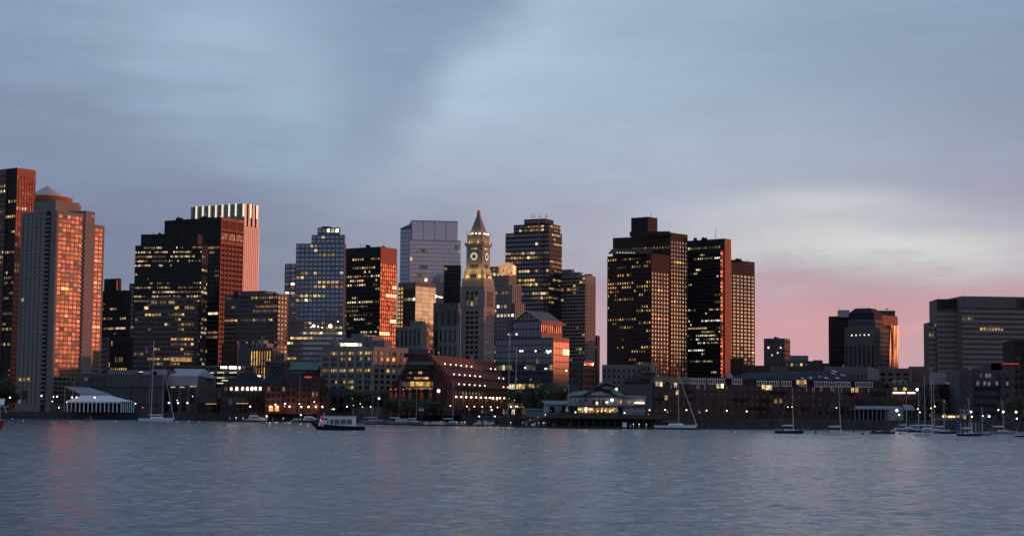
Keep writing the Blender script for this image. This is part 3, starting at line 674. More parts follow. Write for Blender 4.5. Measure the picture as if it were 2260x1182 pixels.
# ------------------------------------------------------------------ clock tower
def clock_tower():
    D = 1335; k = D / F; th = R(24.7)
    t = Tower('clock_tower', 'floodlit stone clock tower with a pyramid roof and a glowing clock face', 'clock tower', 1053, D)
    X = V((math.cos(th), -math.sin(th), 0)); Y = V((math.sin(th), math.cos(th), 0)); up = V((0, 0, 1))
    c0 = at(1053.5, 700, D); cen = V((c0.x, D + 10, 0))
    def zz(py): return at(1053, py, D).z
    def half(wpx): return wpx * k / (math.cos(th) + math.sin(th)) / 2
    def frus(mb, y0, y1, w0, w1, m):
        a, b = half(w0), half(w1); z0, z1 = zz(y0), zz(y1)
        q = lambda h, z: [cen + X * h * sx + Y * h * sy + up * z for sx, sy in ((-1, -1), (1, -1), (1, 1), (-1, 1))]
        mb.loft([q(a, z0), q(b, z1)], m)
    ST = 'stone_pale'
    fx = half(73); z_top = zz(636); o = cen - X * fx - Y * fx + up * GZ
    zc = zz(679)
    mb = MB(); mb.obox(o, X * 2 * fx, Y * 2 * fx, up * (z_top - GZ), ST)
    q = st(3.85, 3.8, .3, .45, .35, .3, 'glass_dark', (.25, .25, .05, GOLD), top=2.6, bot=3, side=3.9, rows={4: .5, 5: .6, 3: .4})
    t.facade(mb, o, -th, 2 * fx, GZ, zc, q, ST); t.facade(mb, o + X * 2 * fx, math.pi / 2 - th, 2 * fx, GZ, zc, {**q, 'glass': 'glass_black', 'light': (.1, .2, .02, GOLD), 'rows': None}, ST)
    # colonnade storey
    q2 = st((z_top - zc - 3) / 3.0, 3.8, .4, .22, .9, .4, 'glass_dark', (.4, .5, .2, GOLD), top=2.2, bot=.8, side=3.9)
    t.facade(mb, o + up * (zc - GZ), -th, 2 * fx, zc, z_top, q2, ST); t.facade(mb, o + X * 2 * fx + up * (zc - GZ), math.pi / 2 - th, 2 * fx, zc, z_top, {**q2, 'glass': 'glass_amber'}, ST)
    t.part('shaft', mb)
    mb = MB(); frus(mb, 680.5, 677, 76, 77, ST); t.part('cornice', mb)
    mb = MB(); frus(mb, 637, 632, 75, 79, ST); frus(mb, 632, 613, 72, 70, ST); t.part('cornice', mb)
    mb = MB(); frus(mb, 613.5, 601, 63, 61, ST); t.part('stage', mb)
    mb = MB(); frus(mb, 601.5, 589, 60, 53, ST); frus(mb, 589, 541, 52.5, 52, ST); t.part('clock_stage', mb)
    mb = MB(); frus(mb, 543.5, 538.5, 54, 60, ST); frus(mb, 538.6, 535.6, 61, 61, ST); t.part('cornice', mb)
    mb = MB(); frus(mb, 536, 517, 49.5, 49, ST); t.part('upper_stage', mb)
    mb = MB(); frus(mb, 519.5, 516, 51, 51.5, ST); t.part('cornice', mb)
    mb = MB(); frus(mb, 516.2, 470, 41, 6, 'stone_grey'); t.part('roof', mb)
    mb = MB(); frus(mb, 471, 464, 8, 8, 'stone_pale'); p = cen + up * zz(464); mb.tube(p, cen + up * zz(456), 1.0, .15, 'stone_pale', 8); t.part('lantern', mb)
    piece('beacon', ('bt',), lambda mb: mb.ball((0, 0, 0), .8, 'beacon_red', 6), t.r, cen + up * zz(459) - t.o)
    # corner urns, balustrade posts
    for yy, w, n in ((535.6, 59, 9), (516, 50, 2), (601, 60, 2)):
        h = half(w)
        for s, e in (((-1, -1), (1, -1)), ((1, -1), (1, 1))):
            for i in range(n):
                f = i / (n - 1); p = cen + X * h * (s[0] + (e[0] - s[0]) * f) + Y * h * (s[1] + (e[1] - s[1]) * f) + up * (zz(yy) - .2)
                piece('finial', (n > 2,), lambda mb, n=n: mb.lathe((0, 0, 0), [(.45, 0), (.3, .5), (.55, 1.2), (.1, 2.4)] if n == 2 else [(.3, 0), (.3, 1.4)], 'stone_pale', 6), t.r, p - t.o)
    # clock faces
    def clock(a, ctr, nrm, right):
        loc = ctr + nrm * .12
        face = piece('clock_face', (), lambda mb: mb.lathe((0, 0, 0), [(3.55, 0), (3.55, .2), (3.25, .25)], 'stone_dark', 24), t.r, loc - t.o)
        face.rotation_euler = (math.pi / 2, 0, a)
        for i in range(12):
            aa = i * math.pi / 6
            pz = bpy.data.objects.new('numeral', shared(('numeral',), lambda mb: mb.prism([(-.28, 1.5, .3), (.28, 1.5, .3), (.62, 2.9, .3), (0, 3.3, .3), (-.62, 2.9, .3)], (0, 0, .12), 'clock_white')))
            COL.objects.link(pz); pz.parent = face; pz.rotation_euler = (0, 0, aa)
        for ln, aa in ((2.0, -.9), (3.0, 2.2)):
            hd = bpy.data.objects.new('hand', shared(('hand', ln), lambda mb, ln=ln: mb.box((0, ln / 2, .5), (.3, ln, .1), 'metal_black'))); COL.objects.link(hd); hd.parent = face; hd.rotation_euler = (0, 0, aa)
        hb = bpy.data.objects.new('hub', shared(('hub',), lambda mb: mb.lathe((0, 0, .25), [(1.15, 0), (1.0, .2)], 'stone_dark', 12))); COL.objects.link(hb); hb.parent = face
    hc = half(52.3); zk = zz(564.5)
    clock(-th, cen - Y * hc - X * .1 + up * zk, -Y, False); clock(math.pi / 2 - th, cen + X * hc + up * zk, X, True)
    for a, nrm, al in ((-th, -Y, X), (math.pi / 2 - th, X, Y)):
        for i in range(4):
            piece('window', ('slot',), lambda mb: mb.box((0, 0, 0), (.75, .3, 1.0), 'lit_pale'), t.r, cen + nrm * (hc + .05) + al * ((i - 1.5) * 1.45) + up * zz(547.5) - t.o, a)
        for i in range(5):
            piece('window', ('arch',), lambda mb: mb.box((0, 0, 0), (.9, .3, 3.0), 'glass_black'), t.r, cen + nrm * (hc + .05) + al * ((i - 2) * 1.55) + up * zz(586.5) - t.o, a)
        for i in (-1, 1):
            for yy in (552, 567, 585): piece('window', ('sq',), lambda mb: mb.box((0, 0, 0), (.6, .3, .8), 'lit_dim'), t.r, cen + nrm * (hc + .05) + al * (i * 5.0) + up * zz(yy) - t.o, a)
            piece('niche', ('n',), lambda mb: (mb.box((0, 0, 0), (3.4, .3, 4.0), 'stone_pale'), mb.box((0, -.1, -1.6), (3.0, .3, .6), 'uplight')), t.r, cen + nrm * (half(62) + .05) + al * (i * 5.2) + up * zz(606.5) - t.o, a)
        for i in (-1, 0, 1): piece('window', ('low',), lambda mb: mb.box((0, 0, 0), (1.2, .3, 2.6), 'glass_black'), t.r, cen + nrm * (half(62) + .05) + al * (i * 1.9) + up * zz(608) - t.o, a)
        for i in range(3): piece('floodlight', ('rf',), lambda mb: mb.ball((0, 0, 0), .5, 'lamp_white', 6), t.r, cen + nrm * (half(47)) + al * ((i - .7) * 3.2) + up * (zz(516) + .8) - t.o)
    t.finish(260)
    # floodlights: up the clock stage, the niches, the roof
    def lamp(px_, al, out, z, e, col=(1, .62, .16), size=.4):
        for nrm, alv in ((-Y, X), (X, Y)):
            ld = bpy.data.lights.new('floodlight', 'POINT'); ld.energy = e * (1 if nrm == -Y else .6); ld.color = col; ld.shadow_soft_size = size
            lo = bpy.data.objects.new('floodlight', ld); COL.objects.link(lo); lo.parent = t.r
            lo.location = cen + nrm * out + alv * al + up * z - t.o
    for s in (-1, 1):
        lamp(0, s * 5.2, half(64) + 1.4, zz(609), 480)
        lamp(0, s * 4.0, half(58) + 3.0, zz(594), 760)
        lamp(0, s * 3.6, half(51) + 1.6, zz(533), 300)
        lamp(0, s * 4.0, half(44) + 1.2, zz(514), 520)
clock_tower()

# ------------------------------------------------------------------ towers right of the clock
t = Tower('office_tower', 'stepped grey tower with a crown of golden lit windows right of the clock tower', 'office tower', 1124, 1385)
q = dict(fh=3.7, bw=3.4, pier=.3, span=.38, pd=.5, sd=.4, glass='glass_blue', wm='stone_grey', top=1.5)
t.vol(1078, 1122, 1139, 587, 1385, 28, 'stone_grey', st(light=(.2, .3, .05, WARM), rows={-1: .9, -2: .95, -5: .6, -6: .5}, **q), st(light=(.2, .3, .04, WARM), rows={-1: .9, -2: .7}, **q))
t.vol(1092, 1130, 1150, 628, 1380, 28, 'stone_grey', st(light=(.15, .3, .04, WARM), rows={-1: .6, -2: .2}, **q), st(light=(.2, .3, .04, WARM), **q), part='wing')
t.vol(1096, 1136, 1158, 668, 1375, 28, 'stone_grey', st(light=(.15, .2, .06, MIXD), rows={-1: .5}, **q), st(light=(.1, .3, .03, WARM), **q), part='wing')
mb = MB(); p = at(1120, 597, 1378); mb.lathe(V((p.x, p.y + 2, p.z - 3)), [(7, 0), (7, 7), (3, 9)], 'roof_glow', 14); t.part('lantern', mb); t.finish(200)

t = Tower('office_tower', 'tall dark blue glass tower with stepped shoulders and rooftop antennas', 'office tower', 1212, 1435)
q = dict(fh=3.75, bw=2.5, pier=.16, span=.42, pd=.2, sd=.25, wm='metal_dark', top=1.2)
RBL = {-1: .05, -3: .2, -5: .85, -6: .85, -8: .1, -9: .3, -10: .25, -11: .3, -12: .6, -14: .85, -15: .6, -17: .3, -18: .45, -20: .35, -22: .7}
t.vol(1116, 1212, 1240, 511, 1435, 27, 'metal_dark', st(glass='glass_blue', light=(.4, .5, .05, WARM), rows=RBL, **q), st(glass='glass_black', light=(.45, .55, .08, GOLD), **{**q, 'span': .6}))
t.vol(1134, 1213, 1237, 493, 1437, 27, 'metal_dark', st(glass='glass_blue', light=(.6, .5, .3, WARM), **q), st(glass='glass_black', light=(.4, .5, .08, GOLD), **q), yb=512, part='upper_block')
t.vol(1157, 1204, 1222, 482, 1441, 27, 'metal_dark', st(glass='glass_blue', light=(.3, .2, .3, WARM), **{**q, 'fh': 4.5}), None, yb=494, part='upper_block')
for px, y0, y1 in ((1188.5, 484, 700), (1212.6, 500, 600)):
    mb = MB(); mb.tube(at(px, y0, 1433.5), at(px + 2.2 * (y1 - y0) / 200, y1, 1433.5), .45, .45, 'granite_red', 6); t.part('edge_fin', mb)
for px in (1172, 1176, 1181, 1190, 1194, 1204, 1207):
    piece('antenna', (), lambda mb: (mb.tube((0, 0, 0), (0, 0, 5.2), .12, .08, 'aluminium', 5), mb.box((0, 0, 4), (1.0, .1, .1), 'aluminium'), mb.box((0, 0, 2.4), (.9, .1, .9), 'aluminium')), t.r, at(px, 484, 1445) - t.o)
t.finish(240)

t = Tower('apartment_tower', 'grey apartment tower with banded balconies and a blank sunlit right wall', 'apartment tower', 1292, 1445)
t.vol(1238, 1292, 1314, 607, 1445, 30, 'stone_pale', st(2.95, 3.0, .16, .45, .3, .9, 'glass_black', (.5, .3, .1, GOLD), top=2), st(2.95, 5.6, .74, .3, .4, .4, 'glass_black', (.1, .2, .03, GOLD), wm='concrete_beige', top=6))
t.vol(1240, 1262, 1268, 594, 1452, 30, 'concrete_grey', yb=610, part='penthouse'); t.vol(1264, 1280, 1286, 600, 1450, 30, 'concrete_grey', yb=612, part='penthouse'); t.vol(1290, 1303, 1308, 604, 1455, 30, 'concrete_grey', yb=612, part='penthouse'); t.finish(200)
t = Tower('office_block', 'small dark brown block filling the gap right of the grey apartment tower', 'office block', 1322, 1500)
t.vol(1300, 1318, 1324, 740, 1500, 30, 'granite_brown', st(3.6, 3, .3, .4, light=(.1, .2, .05, GOLD), glass='glass_black'), None); t.finish(10)

# gabled blue glass building
def gabled_block():
    t = Tower('office_building', 'blue glass office building with a steep gabled top and a pink sunlit side', 'office building', 1222, 955)
    q = dict(fh=3.6, bw=2.4, pier=.10, span=.24, pd=.22, sd=.25, glass='glass_blue', wm='metal_bluegrey', top=1)
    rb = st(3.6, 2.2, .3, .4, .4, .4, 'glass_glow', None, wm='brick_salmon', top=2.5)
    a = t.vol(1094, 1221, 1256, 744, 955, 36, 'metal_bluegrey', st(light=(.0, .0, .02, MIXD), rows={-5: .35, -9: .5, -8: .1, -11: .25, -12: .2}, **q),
              {**rb, 'fh': 3.6, 'bw': 3, 'pier': .07, 'span': .14, 'glass': 'coral_gloss', 'pd': .1, 'sd': .08, 'light': (.1, .2, .05, WARM)})  # glossy panes in place of brick, to brighten this side
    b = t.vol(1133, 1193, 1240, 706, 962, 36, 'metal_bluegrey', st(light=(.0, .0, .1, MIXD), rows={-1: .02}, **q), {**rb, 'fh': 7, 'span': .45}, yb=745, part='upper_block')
    A, c, r, l, th = b['A'], b['c'], b['r'], b['l'], b['th']; top = b['z1']; up = V((0, 0, 1)); wf, wr = b['wf'], b['wr']
    mb = MB(); rise = at(1152, 690, 970).z - top + 1.0
    pts = [A + up * (top - A.z), c + up * (top - c.z)]; apex = (pts[0] + pts[1]) / 2 + up * rise
    nf = V((-math.sin(th), -math.cos(th), 0)); over = 1.2
    e0, e1 = pts[0] + l * over - up * 1.2, pts[1] - l * over - up * 1.2
    mb.prism([e0 + nf * .6, apex + nf * .6, e1 + nf * .6, e1 + nf * .6 - up * .6, apex + nf * .6 - up * .7, e0 + nf * .6 - up * .6], r * (wr + 1.2), 'panel_slate'); t.part('roof', mb)
    mb = MB(); mb.prism([pts[0], pts[1], apex - up * .7], r * .5, 'glass_blue'); t.part('gable_glass', mb)
    for f in (-.6, -.3, 0, .3, .6):
        hgt = rise * (1 - abs(f)) - .8
        mbx = MB(); p = (pts[0] + pts[1]) / 2 - l * (f * wf / 2) + nf * .12; mbx.obox(p - l * .12, l * .24, nf * .15, up * hgt, 'metal_dark'); t.part('mullion', mbx)
    for f in (0, .33):
        mbx = MB(); hw = wf / 2 * (1 - f) - .6; p = (pts[0] + pts[1]) / 2 + up * (rise * f) + nf * .14; mbx.obox(p - l * hw, l * 2 * hw, nf * .15, up * .3, 'metal_dark'); t.part('transom', mbx)
    for px, py in ((1148, 774), (1153, 774), (1182, 774), (1207, 774), (1211, 775), (1215, 774), (1210, 778), (1159, 811), (1204, 813), (1250, 817), (1140, 737)):
        piece('ceiling_lamp', (), lambda mb: mb.ball((0, 0, 0), .42, 'lamp_white', 6), t.r, at(px, py, 953 + max(0, (px - 1222) * .1)) - t.o)
    t.finish(220)
gabled_block()

t = Tower('brick_building', 'small corner building with a pale window grid on its sunlit side, below the apartment tower', 'brick building', 1288, 905)
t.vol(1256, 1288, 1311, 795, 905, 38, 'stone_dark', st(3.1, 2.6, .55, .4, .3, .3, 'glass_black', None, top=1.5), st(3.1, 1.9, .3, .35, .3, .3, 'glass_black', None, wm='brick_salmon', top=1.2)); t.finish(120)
t = Tower('office_block', 'long low grey block with a few yellow windows, under the brown twin slab tower', 'office block', 1450, 900)
t.vol(1329, 1447, 1452, 805, 900, 6, 'stone_grey', st(3.3, 2.6, .5, .45, .3, .3, 'glass_black', (.0, .0, .03, GOLD), top=2.2, rows={-1: .25, -2: .15}), None)
t.vol(1417, 1436, 1453, 800, 895, 40, 'concrete_beige', st(5, 2.0, .4, .3, light=None, glass='glass_black'), st(5, 2.0, .4, .3, light=None, glass='glass_black'), part='wing', yb=822); t.finish(60)

# the brown granite pair at right of centre
def brown_tower():
    t = Tower('office_tower', 'massive brown granite tower with a rooftop box and a grid of amber windows', 'office tower', 1437, 1650)
    t.cap = 300
    q = dict(fh=3.9, bw=3.1, pier=.48, span=.52, pd=.4, sd=.35, glass='glass_black', wm='granite_brown', top=3)
    gq = dict(fh=3.9, bw=4.5, pier=.36, span=.42, pd=.45, sd=.4, glass='glass_amber', wm='granite_brown', side=.3)
    t.vol(1341, 1437, 1477, 559, 1650, 43, 'granite_brown', st(light=(.6, .35, .10, GOLD), **q), st(light=(.25, .6, .05, GOLD), top=18, **gq))
    t.vol(1353, 1479, 1507, 519, 1684, 30, 'granite_brown', st(light=(.3, .3, .05, WARM), rows={-1: .02, -2: .15, -3: .3}, **q), st(light=(.2, .2, .05, GOLD), top=6, **gq), part='upper_block')
    a = t.vol(1440, 1479.5, 1517, 513, 1685, 43, 'granite_brown', None, st(light=(.15, .3, .05, GOLD), top=8, **gq), part='wing')
    t.vol(1393, 1430, 1451, 478, 1705, 40, 'metal_black', zb=at(1430, 522, 1690).z, part='penthouse')
    # sloping glass setback above the lower block
    mb = MB(); p, q_, r_, s_ = at(1341, 560, 1651), at(1437, 559, 1651), at(1445, 548, 1682), at(1351, 549, 1682)
    mb.poly([p, q_, r_, s_], 'metal_dark'); t.part('sloping_roof', mb)
    for i in range(7): piece('floodlight', ('fl',), lambda mb: mb.box((0, 0, 0), (1.6, .4, .5), 'strip_cream'), t.r, at(1362 + i * 6.2, 557 + i * .1, 1652) - t.o)
    mb = MB(); mb.obox(at(1390, 521, 1683), at(1479, 520, 1683) - at(1390, 521, 1683), (0, 3, 0), (0, 0, 4.5), 'metal_dark'); t.part('parapet', mb)
    mb = MB(); mb.tube(at(1437, 484, 1700), at(1437, 466, 1700), .25, .15, 'metal_dark', 5); t.part('antenna', mb)
    t.finish(300)
brown_tower()
t = Tower('office_tower', 'black tower with a mast and a narrow red striped right face', 'office tower', 1590, 1690)
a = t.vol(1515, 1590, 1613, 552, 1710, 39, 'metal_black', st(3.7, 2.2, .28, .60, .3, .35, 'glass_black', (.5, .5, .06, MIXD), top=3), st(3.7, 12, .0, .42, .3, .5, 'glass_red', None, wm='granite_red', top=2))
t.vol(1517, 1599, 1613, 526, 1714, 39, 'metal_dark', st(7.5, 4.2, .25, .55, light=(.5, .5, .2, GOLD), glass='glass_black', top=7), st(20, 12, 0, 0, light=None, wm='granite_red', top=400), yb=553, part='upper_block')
mb = MB(); mb.tube(at(1579.5, 525, 1700), at(1580, 502, 1700), .3, .12, 'metal_dark', 5); t.part('antenna', mb)
t.cells = [x for x in t.cells if 0 < x[3] < 30]; t.finish(240)
t = Tower('office_tower', 'dark slab tower with a grid of bright gold windows, rightmost of the tall cluster', 'office tower', 1664, 1750)
t.vol(1600, 1608, 1665, 572, 1780, 45, 'granite_brown', None, st(3.75, 6.2, .30, .42, .4, .4, 'glass_amber', (.1, .1, .02, GOLD), wm='metal_black', top=15.5)); t.finish(200)
t = Tower('office_block', 'small dark stub tower with a pale top just right of the gold window slab', 'office block', 1676, 1500)
t.vol(1612, 1634, 1641, 790, 1500, 30, 'granite_brown'); t.finish()

# ------------------------------------------------------------------ low skyline at right
t = Tower('office_block', 'square grey block with four bright lights standing alone on the pink horizon', 'office block', 1731, 1500)
t.vol(1686, 1731, 1743, 746, 1500, 26, 'stone_dark', st(3.8, 3.2, .5, .45, .3, .3, 'glass_dark', (0, 0, .02, GOLD), top=2), st(3.8, 3, .3, .4, light=None, glass='glass_black', wm='granite_rose'))
for px, py in ((1696, 766.5), (1723, 766.5), (1716.5, 778), (1704, 783.5)): piece('floodlight', ('sq',), lambda mb: mb.ball((0, 0, 0), .85, 'lit_bright', 6), t.r, at(px, py, 1497) - t.o)
piece('roof_lamp', (), lambda mb: mb.box((0, 0, 0), (4, .5, .6), 'neon_red'), t.r, at(1736, 764, 1499) - t.o); t.finish(30)
t = Tower('institution_building', 'broad dark stepped building on the hill right of the lone grey block', 'institution building', 1795, 1420)
t.vol(1732, 1795, 1800, 796, 1420, 16, 'stone_dark', st(4, 4, .5, .5, light=(.1, .2, .02, GOLD), glass='glass_black'), None)
t.vol(1742, 1782, 1784, 784, 1424, 16, 'tin_roof', yb=797, part='attic'); t.vol(1795, 1812, 1816, 794, 1425, 16, 'stone_dark', part='wing'); t.vol(1810, 1828, 1832, 801, 1430, 16, 'stone_dark', part='wing'); t.finish(30)
t = Tower('office_block', 'low rosy block with a pale flat roof below the lone grey block', 'office block', 1700, 1100)
t.vol(1640, 1700, 1740, 806, 1100, 20, 'brick_brown', st(3.5, 4, .5, .5, light=None, glass='glass_black'), None); t.finish(20)

t = Tower('office_tower', 'dark tower with gold striped right side behind the grey courthouse', 'office tower', 1947, 1420)
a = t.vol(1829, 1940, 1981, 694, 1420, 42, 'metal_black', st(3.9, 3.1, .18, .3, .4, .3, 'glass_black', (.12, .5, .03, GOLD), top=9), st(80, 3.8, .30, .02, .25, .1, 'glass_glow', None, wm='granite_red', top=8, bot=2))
mb = MB(); p = at(1862, 692, 1440); mb.box(p, (9, 6, 6), 'paint_offwhite'); t.part('roof_unit', mb); mb = MB(); p = at(1955, 692, 1450); mb.box(p, (14, 8, 5), 'stone_dark'); t.part('roof_unit', mb)
for px, py in ((1858, 687), (1958, 683)):
    piece('dish', (), lambda mb: mb.lathe((0, 0, 0), [(.2, 0), (1.6, .8), (1.5, .9)], 'metal_dark', 10), t.r, at(px, py, 1440) - t.o)
t.finish(120)
def courthouse():
    t = Tower('courthouse', 'grey stone courthouse tower with a mansard roof and vertical piers', 'courthouse', 1932, 1330)
    a = t.vol(1864, 1932, 1961, 722, 1330, 30, 'stone_dark', st(80, 3.4, .5, .02, 1.0, .5, 'glass_black', None, top=14, bot=3, wm='stone_dark'), st(3.6, 3.0, .4, .45, light=None, glass='glass_black', wm='stone_dark', top=3))
    b = t.vol(1873, 1926, 1948, 704, 1334, 30, 'stone_dark', st(6, 3.3, .5, .5, light=None, glass='glass_black', top=2), st(6, 3.3, .5, .5, light=None, glass='glass_black', top=2), yb=724, part='upper_block')
    c, l, r = b['c'], b['l'], b['r']; z = b['z1']; up = V((0, 0, 1)); mb = MB()
    p = [c + l * b['wf'], c, c + r * b['wr'], c + l * b['wf'] + r * b['wr']]
    for x in p: x.z = z
    m = (p[0] + p[2]) / 2; p2 = [m + (x - m) * .98 + up * 5 for x in p]; p3 = [m + (x - m) * .62 + up * 9.0 for x in p]
    mb.loft([p, p2, p3], 'slate_roof'); t.part('roof', mb)
    for i in range(5): piece('wall_lamp', (), lambda mb: mb.ball((0, 0, 0), .6, 'lit_bright' , 6), t.r, at(1880 + i * 9.3, 739.5 - i * .3, 1327) - t.o)
    t.finish(120)
courthouse()
t = Tower('civic_building', 'long low grey block below the courthouse with a plain top band', 'civic building', 1930, 1050)
t.vol(1820, 1915, 1940, 808, 1050, 18, 'concrete_grey', st(3.2, 2.4, .5, .4, light=(.1, .2, .02, MIXD), glass='glass_black', top=5), None); t.finish(40)
t = Tower('civic_building', 'wide tan block with a flat roof on the horizon right of the gold striped tower', 'civic building', 2040, 1150)
t.vol(1940, 2008, 2050, 812, 1150, 20, 'granite_rose', st(4, 5, .4, .5, light=None, glass='glass_black', top=3), None); t.vol(2005, 2050, 2060, 808, 1160, 20, 'granite_rose', part='wing'); t.finish(20)

def roof_units(lab_px):
    for root_label, items in lab_px:
        r = next(o for o in COL.objects if o.get('label', '').startswith(root_label)); o = V(r.location)
        for kind, px, py, D, w, h in items:
            p = at(px, py, D); mb = MB(); k = D / F
            if kind == 'm': mb.tube(p - UPV * 2, p + UPV * h * k, .22, .12, 'metal_dark', 5); mb.build('antenna', r, o)
            else:
                mb.obox(p - V((w * k / 2, 0, 2)), (w * k, 0, 0), (0, 5, 0), UPV * (h * k + 2), 'metal_dark'); mb.obox(p + V((-w * k * .3, 1, h * k)), (w * k * .3, 0, 0), (0, 2, 0), UPV * .8, 'metal_dark'); mb.build('roof_unit', r, o)
roof_units([('dark bronze tower', [('m', 796, 543, 1500, 0, 6), ('m', 803, 543, 1502, 0, 5), ('b', 812, 543, 1505, 10, 2), ('b', 846, 545, 1505, 8, 2)]), ('broad black tower', [('m', 338, 516, 1310, 0, 5), ('b', 400, 516, 1312, 12, 1.5), ('b', 352, 516, 1312, 7, 1.5)]),
    ('dark tower with a red granite', [('b', 452, 481, 1420, 20, 2.5), ('m', 470, 480, 1420, 0, 7), ('b', 395, 482, 1420, 14, 1.5)]), ('dark slab tower with a grid', [('b', 1630, 573, 1785, 14, 2), ('m', 1650, 575, 1785, 0, 5)]), ('black tower with a mast', [('b', 1555, 526, 1720, 12, 1.5), ('b', 1535, 527, 1720, 7, 2)]),
    ('pale lavender glass', [('m', 969, 488, 1630, 0, 4), ('b', 940, 490, 1632, 9, 1.5)]), ('taupe office block', [('b', 520, 648, 1125, 10, 3), ('b', 606, 648, 1125, 6, 3)]), ('stepped brown office', [('b', 380, 656, 1132, 12, 2.5), ('m', 350, 656, 1132, 0, 8)]),
    ('massive brown granite', [('m', 1395, 478, 1708, 0, 3), ('m', 1449, 480, 1708, 0, 3), ('m', 1355, 519, 1690, 0, 3)]), ('square grey block', [('b', 1714, 746, 1505, 10, 2)])])
def slab_right():
    t = Tower('government_block', 'huge dark banded government block cut by the right edge', 'government building', 2123, 1315)
    q = dict(fh=3.9, bw=2.3, pier=.30, span=.46, pd=.4, sd=.45, glass='glass_black', wm='concrete_grey', sm='stone_pale')
    lo = dict(light=(.3, .12, .03, GOLD), rows={-9: .0, -7: .25, -8: .2, -10: .15, -11: .25, -13: .12})
    t.vol(2067, 2123, 2126, 660, 1322, 3, 'concrete_grey', st(top=8.4, **q, light=(.1, .15, .02, GOLD)), None, depth=30)
    a = t.vol(2122, 2330, 2336, 656, 1315, -4, 'concrete_grey', st(top=8.4, **q, **lo), None, depth=36, part='wing')
    t.vol(2049, 2068, 2070, 711, 1326, 3, 'concrete_grey', st(top=1, **q, light=(.3, .3, .05, GOLD)), None, depth=20, part='wing')
    for x0, x1, D in ((2068, 2122, 1321), (2125, 2268, 1313)):
        n = int((x1 - x0) / 4.6)
        for i in range(n):
            p = at(x0 + (i + .5) * (x1 - x0) / n, 670, D)
            piece('louvre', ('gov',), lambda mb: mb.box((0, -.3, 0), (.9, .7, 7.4), 'metal_black'), t.r, p - t.o)
            if i % 3 == 0: piece('roof_rod', (), lambda mb: mb.tube((0, 0, 0), (0, 0, 2.0), .08, .08, 'metal_dark', 4), t.r, at(x0 + (i + .5) * (x1 - x0) / n, 657, D + 4) - t.o)
    t.finish(260)
slab_right()
# ------------------------------------------------------------------ the buildings of the waterfront
UP = V((0, 0, 1))
# big stone building with paired window groups
t = Tower('warehouse_block', 'broad grey stone block with groups of yellow windows and a rosy sunlit right side', 'warehouse', 824, 985)
t.vol(712, 824, 900, 764, 985, 38, 'stone_grey', st(3.35, 2.15, .20, .50, .3, .35, 'glass_dark', (.0, .0, .05, GOLD), top=2.8, bot=3, rows={-1: .75, -2: .65, -3: .12, -4: .9, -5: .08, -6: .15, -7: .12, -8: .3, -9: .2}),
      st(3.35, 5.2, .42, .42, .5, .35, 'glass_dark', (.1, .3, .02, GOLD), top=2.8, bot=3, wm='concrete_beige', rows={-4: .25, -1: .1}))
a = t.fr
t.vol(757, 800, 812, 744, 1000, 30, 'stone_grey', yb=766, part='penthouse'); t.vol(775, 803, 811, 736, 1010, 30, 'stone_grey', yb=750, part='penthouse')
t.vol(795, 822, 842, 741, 1002, 36, 'stone_grey', yb=764, part='penthouse'); t.vol(820, 848, 866, 750, 1000, 38, 'stone_grey', yb=764, part='penthouse')
for i in range(6): piece('skylight', (), lambda mb: mb.box((0, 0, 0), (4.2, 1.0, 1.7), 'lit_bright'), t.r, at(760 + i * 6.0, 760, 983 + i * .1) - t.o)
for i in range(7):   # broad columns between the window groups
    mb = MB(); r = -a['l']; n = V((-math.sin(a['th']), -math.cos(a['th']), 0)); p = a['A'] + r * (a['wf'] * i / 6.0 - .75) + n * .02
    mb.obox(p, r * 1.5, n * .85, UP * (a['h'] - 2), 'stone_pale'); t.part('pilaster', mb)
t.finish(200)
mb = MB(); p = at(739, 762, 1040); mb.lathe(V((p.x, p.y, p.z - 4)), [(5.2, 0), (5.0, 4), (3.6, 4.2), (1.0, 8.5), (.05, 12)], 'copper_green', 8)
mb.lathe(V((p.x, p.y, GZ)), [(4.6, 0), (4.6, p.z - 4 - GZ)], 'brick_brown', 8)
one('turret', mb, 'teal pointed turret roof peeking over the stone block with grouped windows', 'turret', None, V((p.x, p.y, GZ)))

# columned bank and its neighbours, centre left
t = Tower('columned_building', 'dark building with pale balustrade and lit columns, behind the harbour warehouses', 'bank building', 600, 1060)
t.vol(554, 600, 613, 766, 1060, 24, 'stone_dark', st(9.5, 2.0, .45, .12, .8, .5, 'lit_gold', None, top=2.2, bot=8, wm='stone_dark'), st(9.5, 2.4, .5, .12, .8, .5, 'lit_dim', None, top=2.2, bot=8))
t.vol(557, 590, 603, 757, 1066, 24, 'stone_pale', st(2.2, 3.2, .45, .2, .4, .4, 'glass_black', None, top=.9), None, yb=767, part='attic'); t.vol(569, 582, 592, 750, 1068, 24, 'stone_pale', yb=758, part='attic')
t.vol(608, 628, 633, 778, 1055, 18, 'concrete_beige', st(7, 2.0, .4, .2, .5, .4, 'glass_dark', None, top=1.5, bot=8), None, part='wing'); t.finish(60)
t = Tower('office_block', 'plain dark grey block left of the lit columned building', 'office block', 553, 1065)
t.vol(527, 553, 557, 766, 1065, 16, 'panel_slate'); t = Tower('brick_building', 'brown brick block at the foot of the taupe striped block', 'brick building', 525, 1080)
t.vol(490, 525, 530, 757, 1080, 16, 'brick_brown', st(3.6, 3, .5, .5, light=(.05, .2, .03, GOLD), glass='glass_black'), None); t.finish(20)
t = Tower('office_block', 'grey low block with dormers and a flag, left of the green gabled roof', 'office block', 640, 1020)
t.vol(585, 640, 646, 796, 1020, 10, 'stone_dark', st(3.4, 3.4, .5, .45, .3, .3, 'glass_black', None, top=2), None)
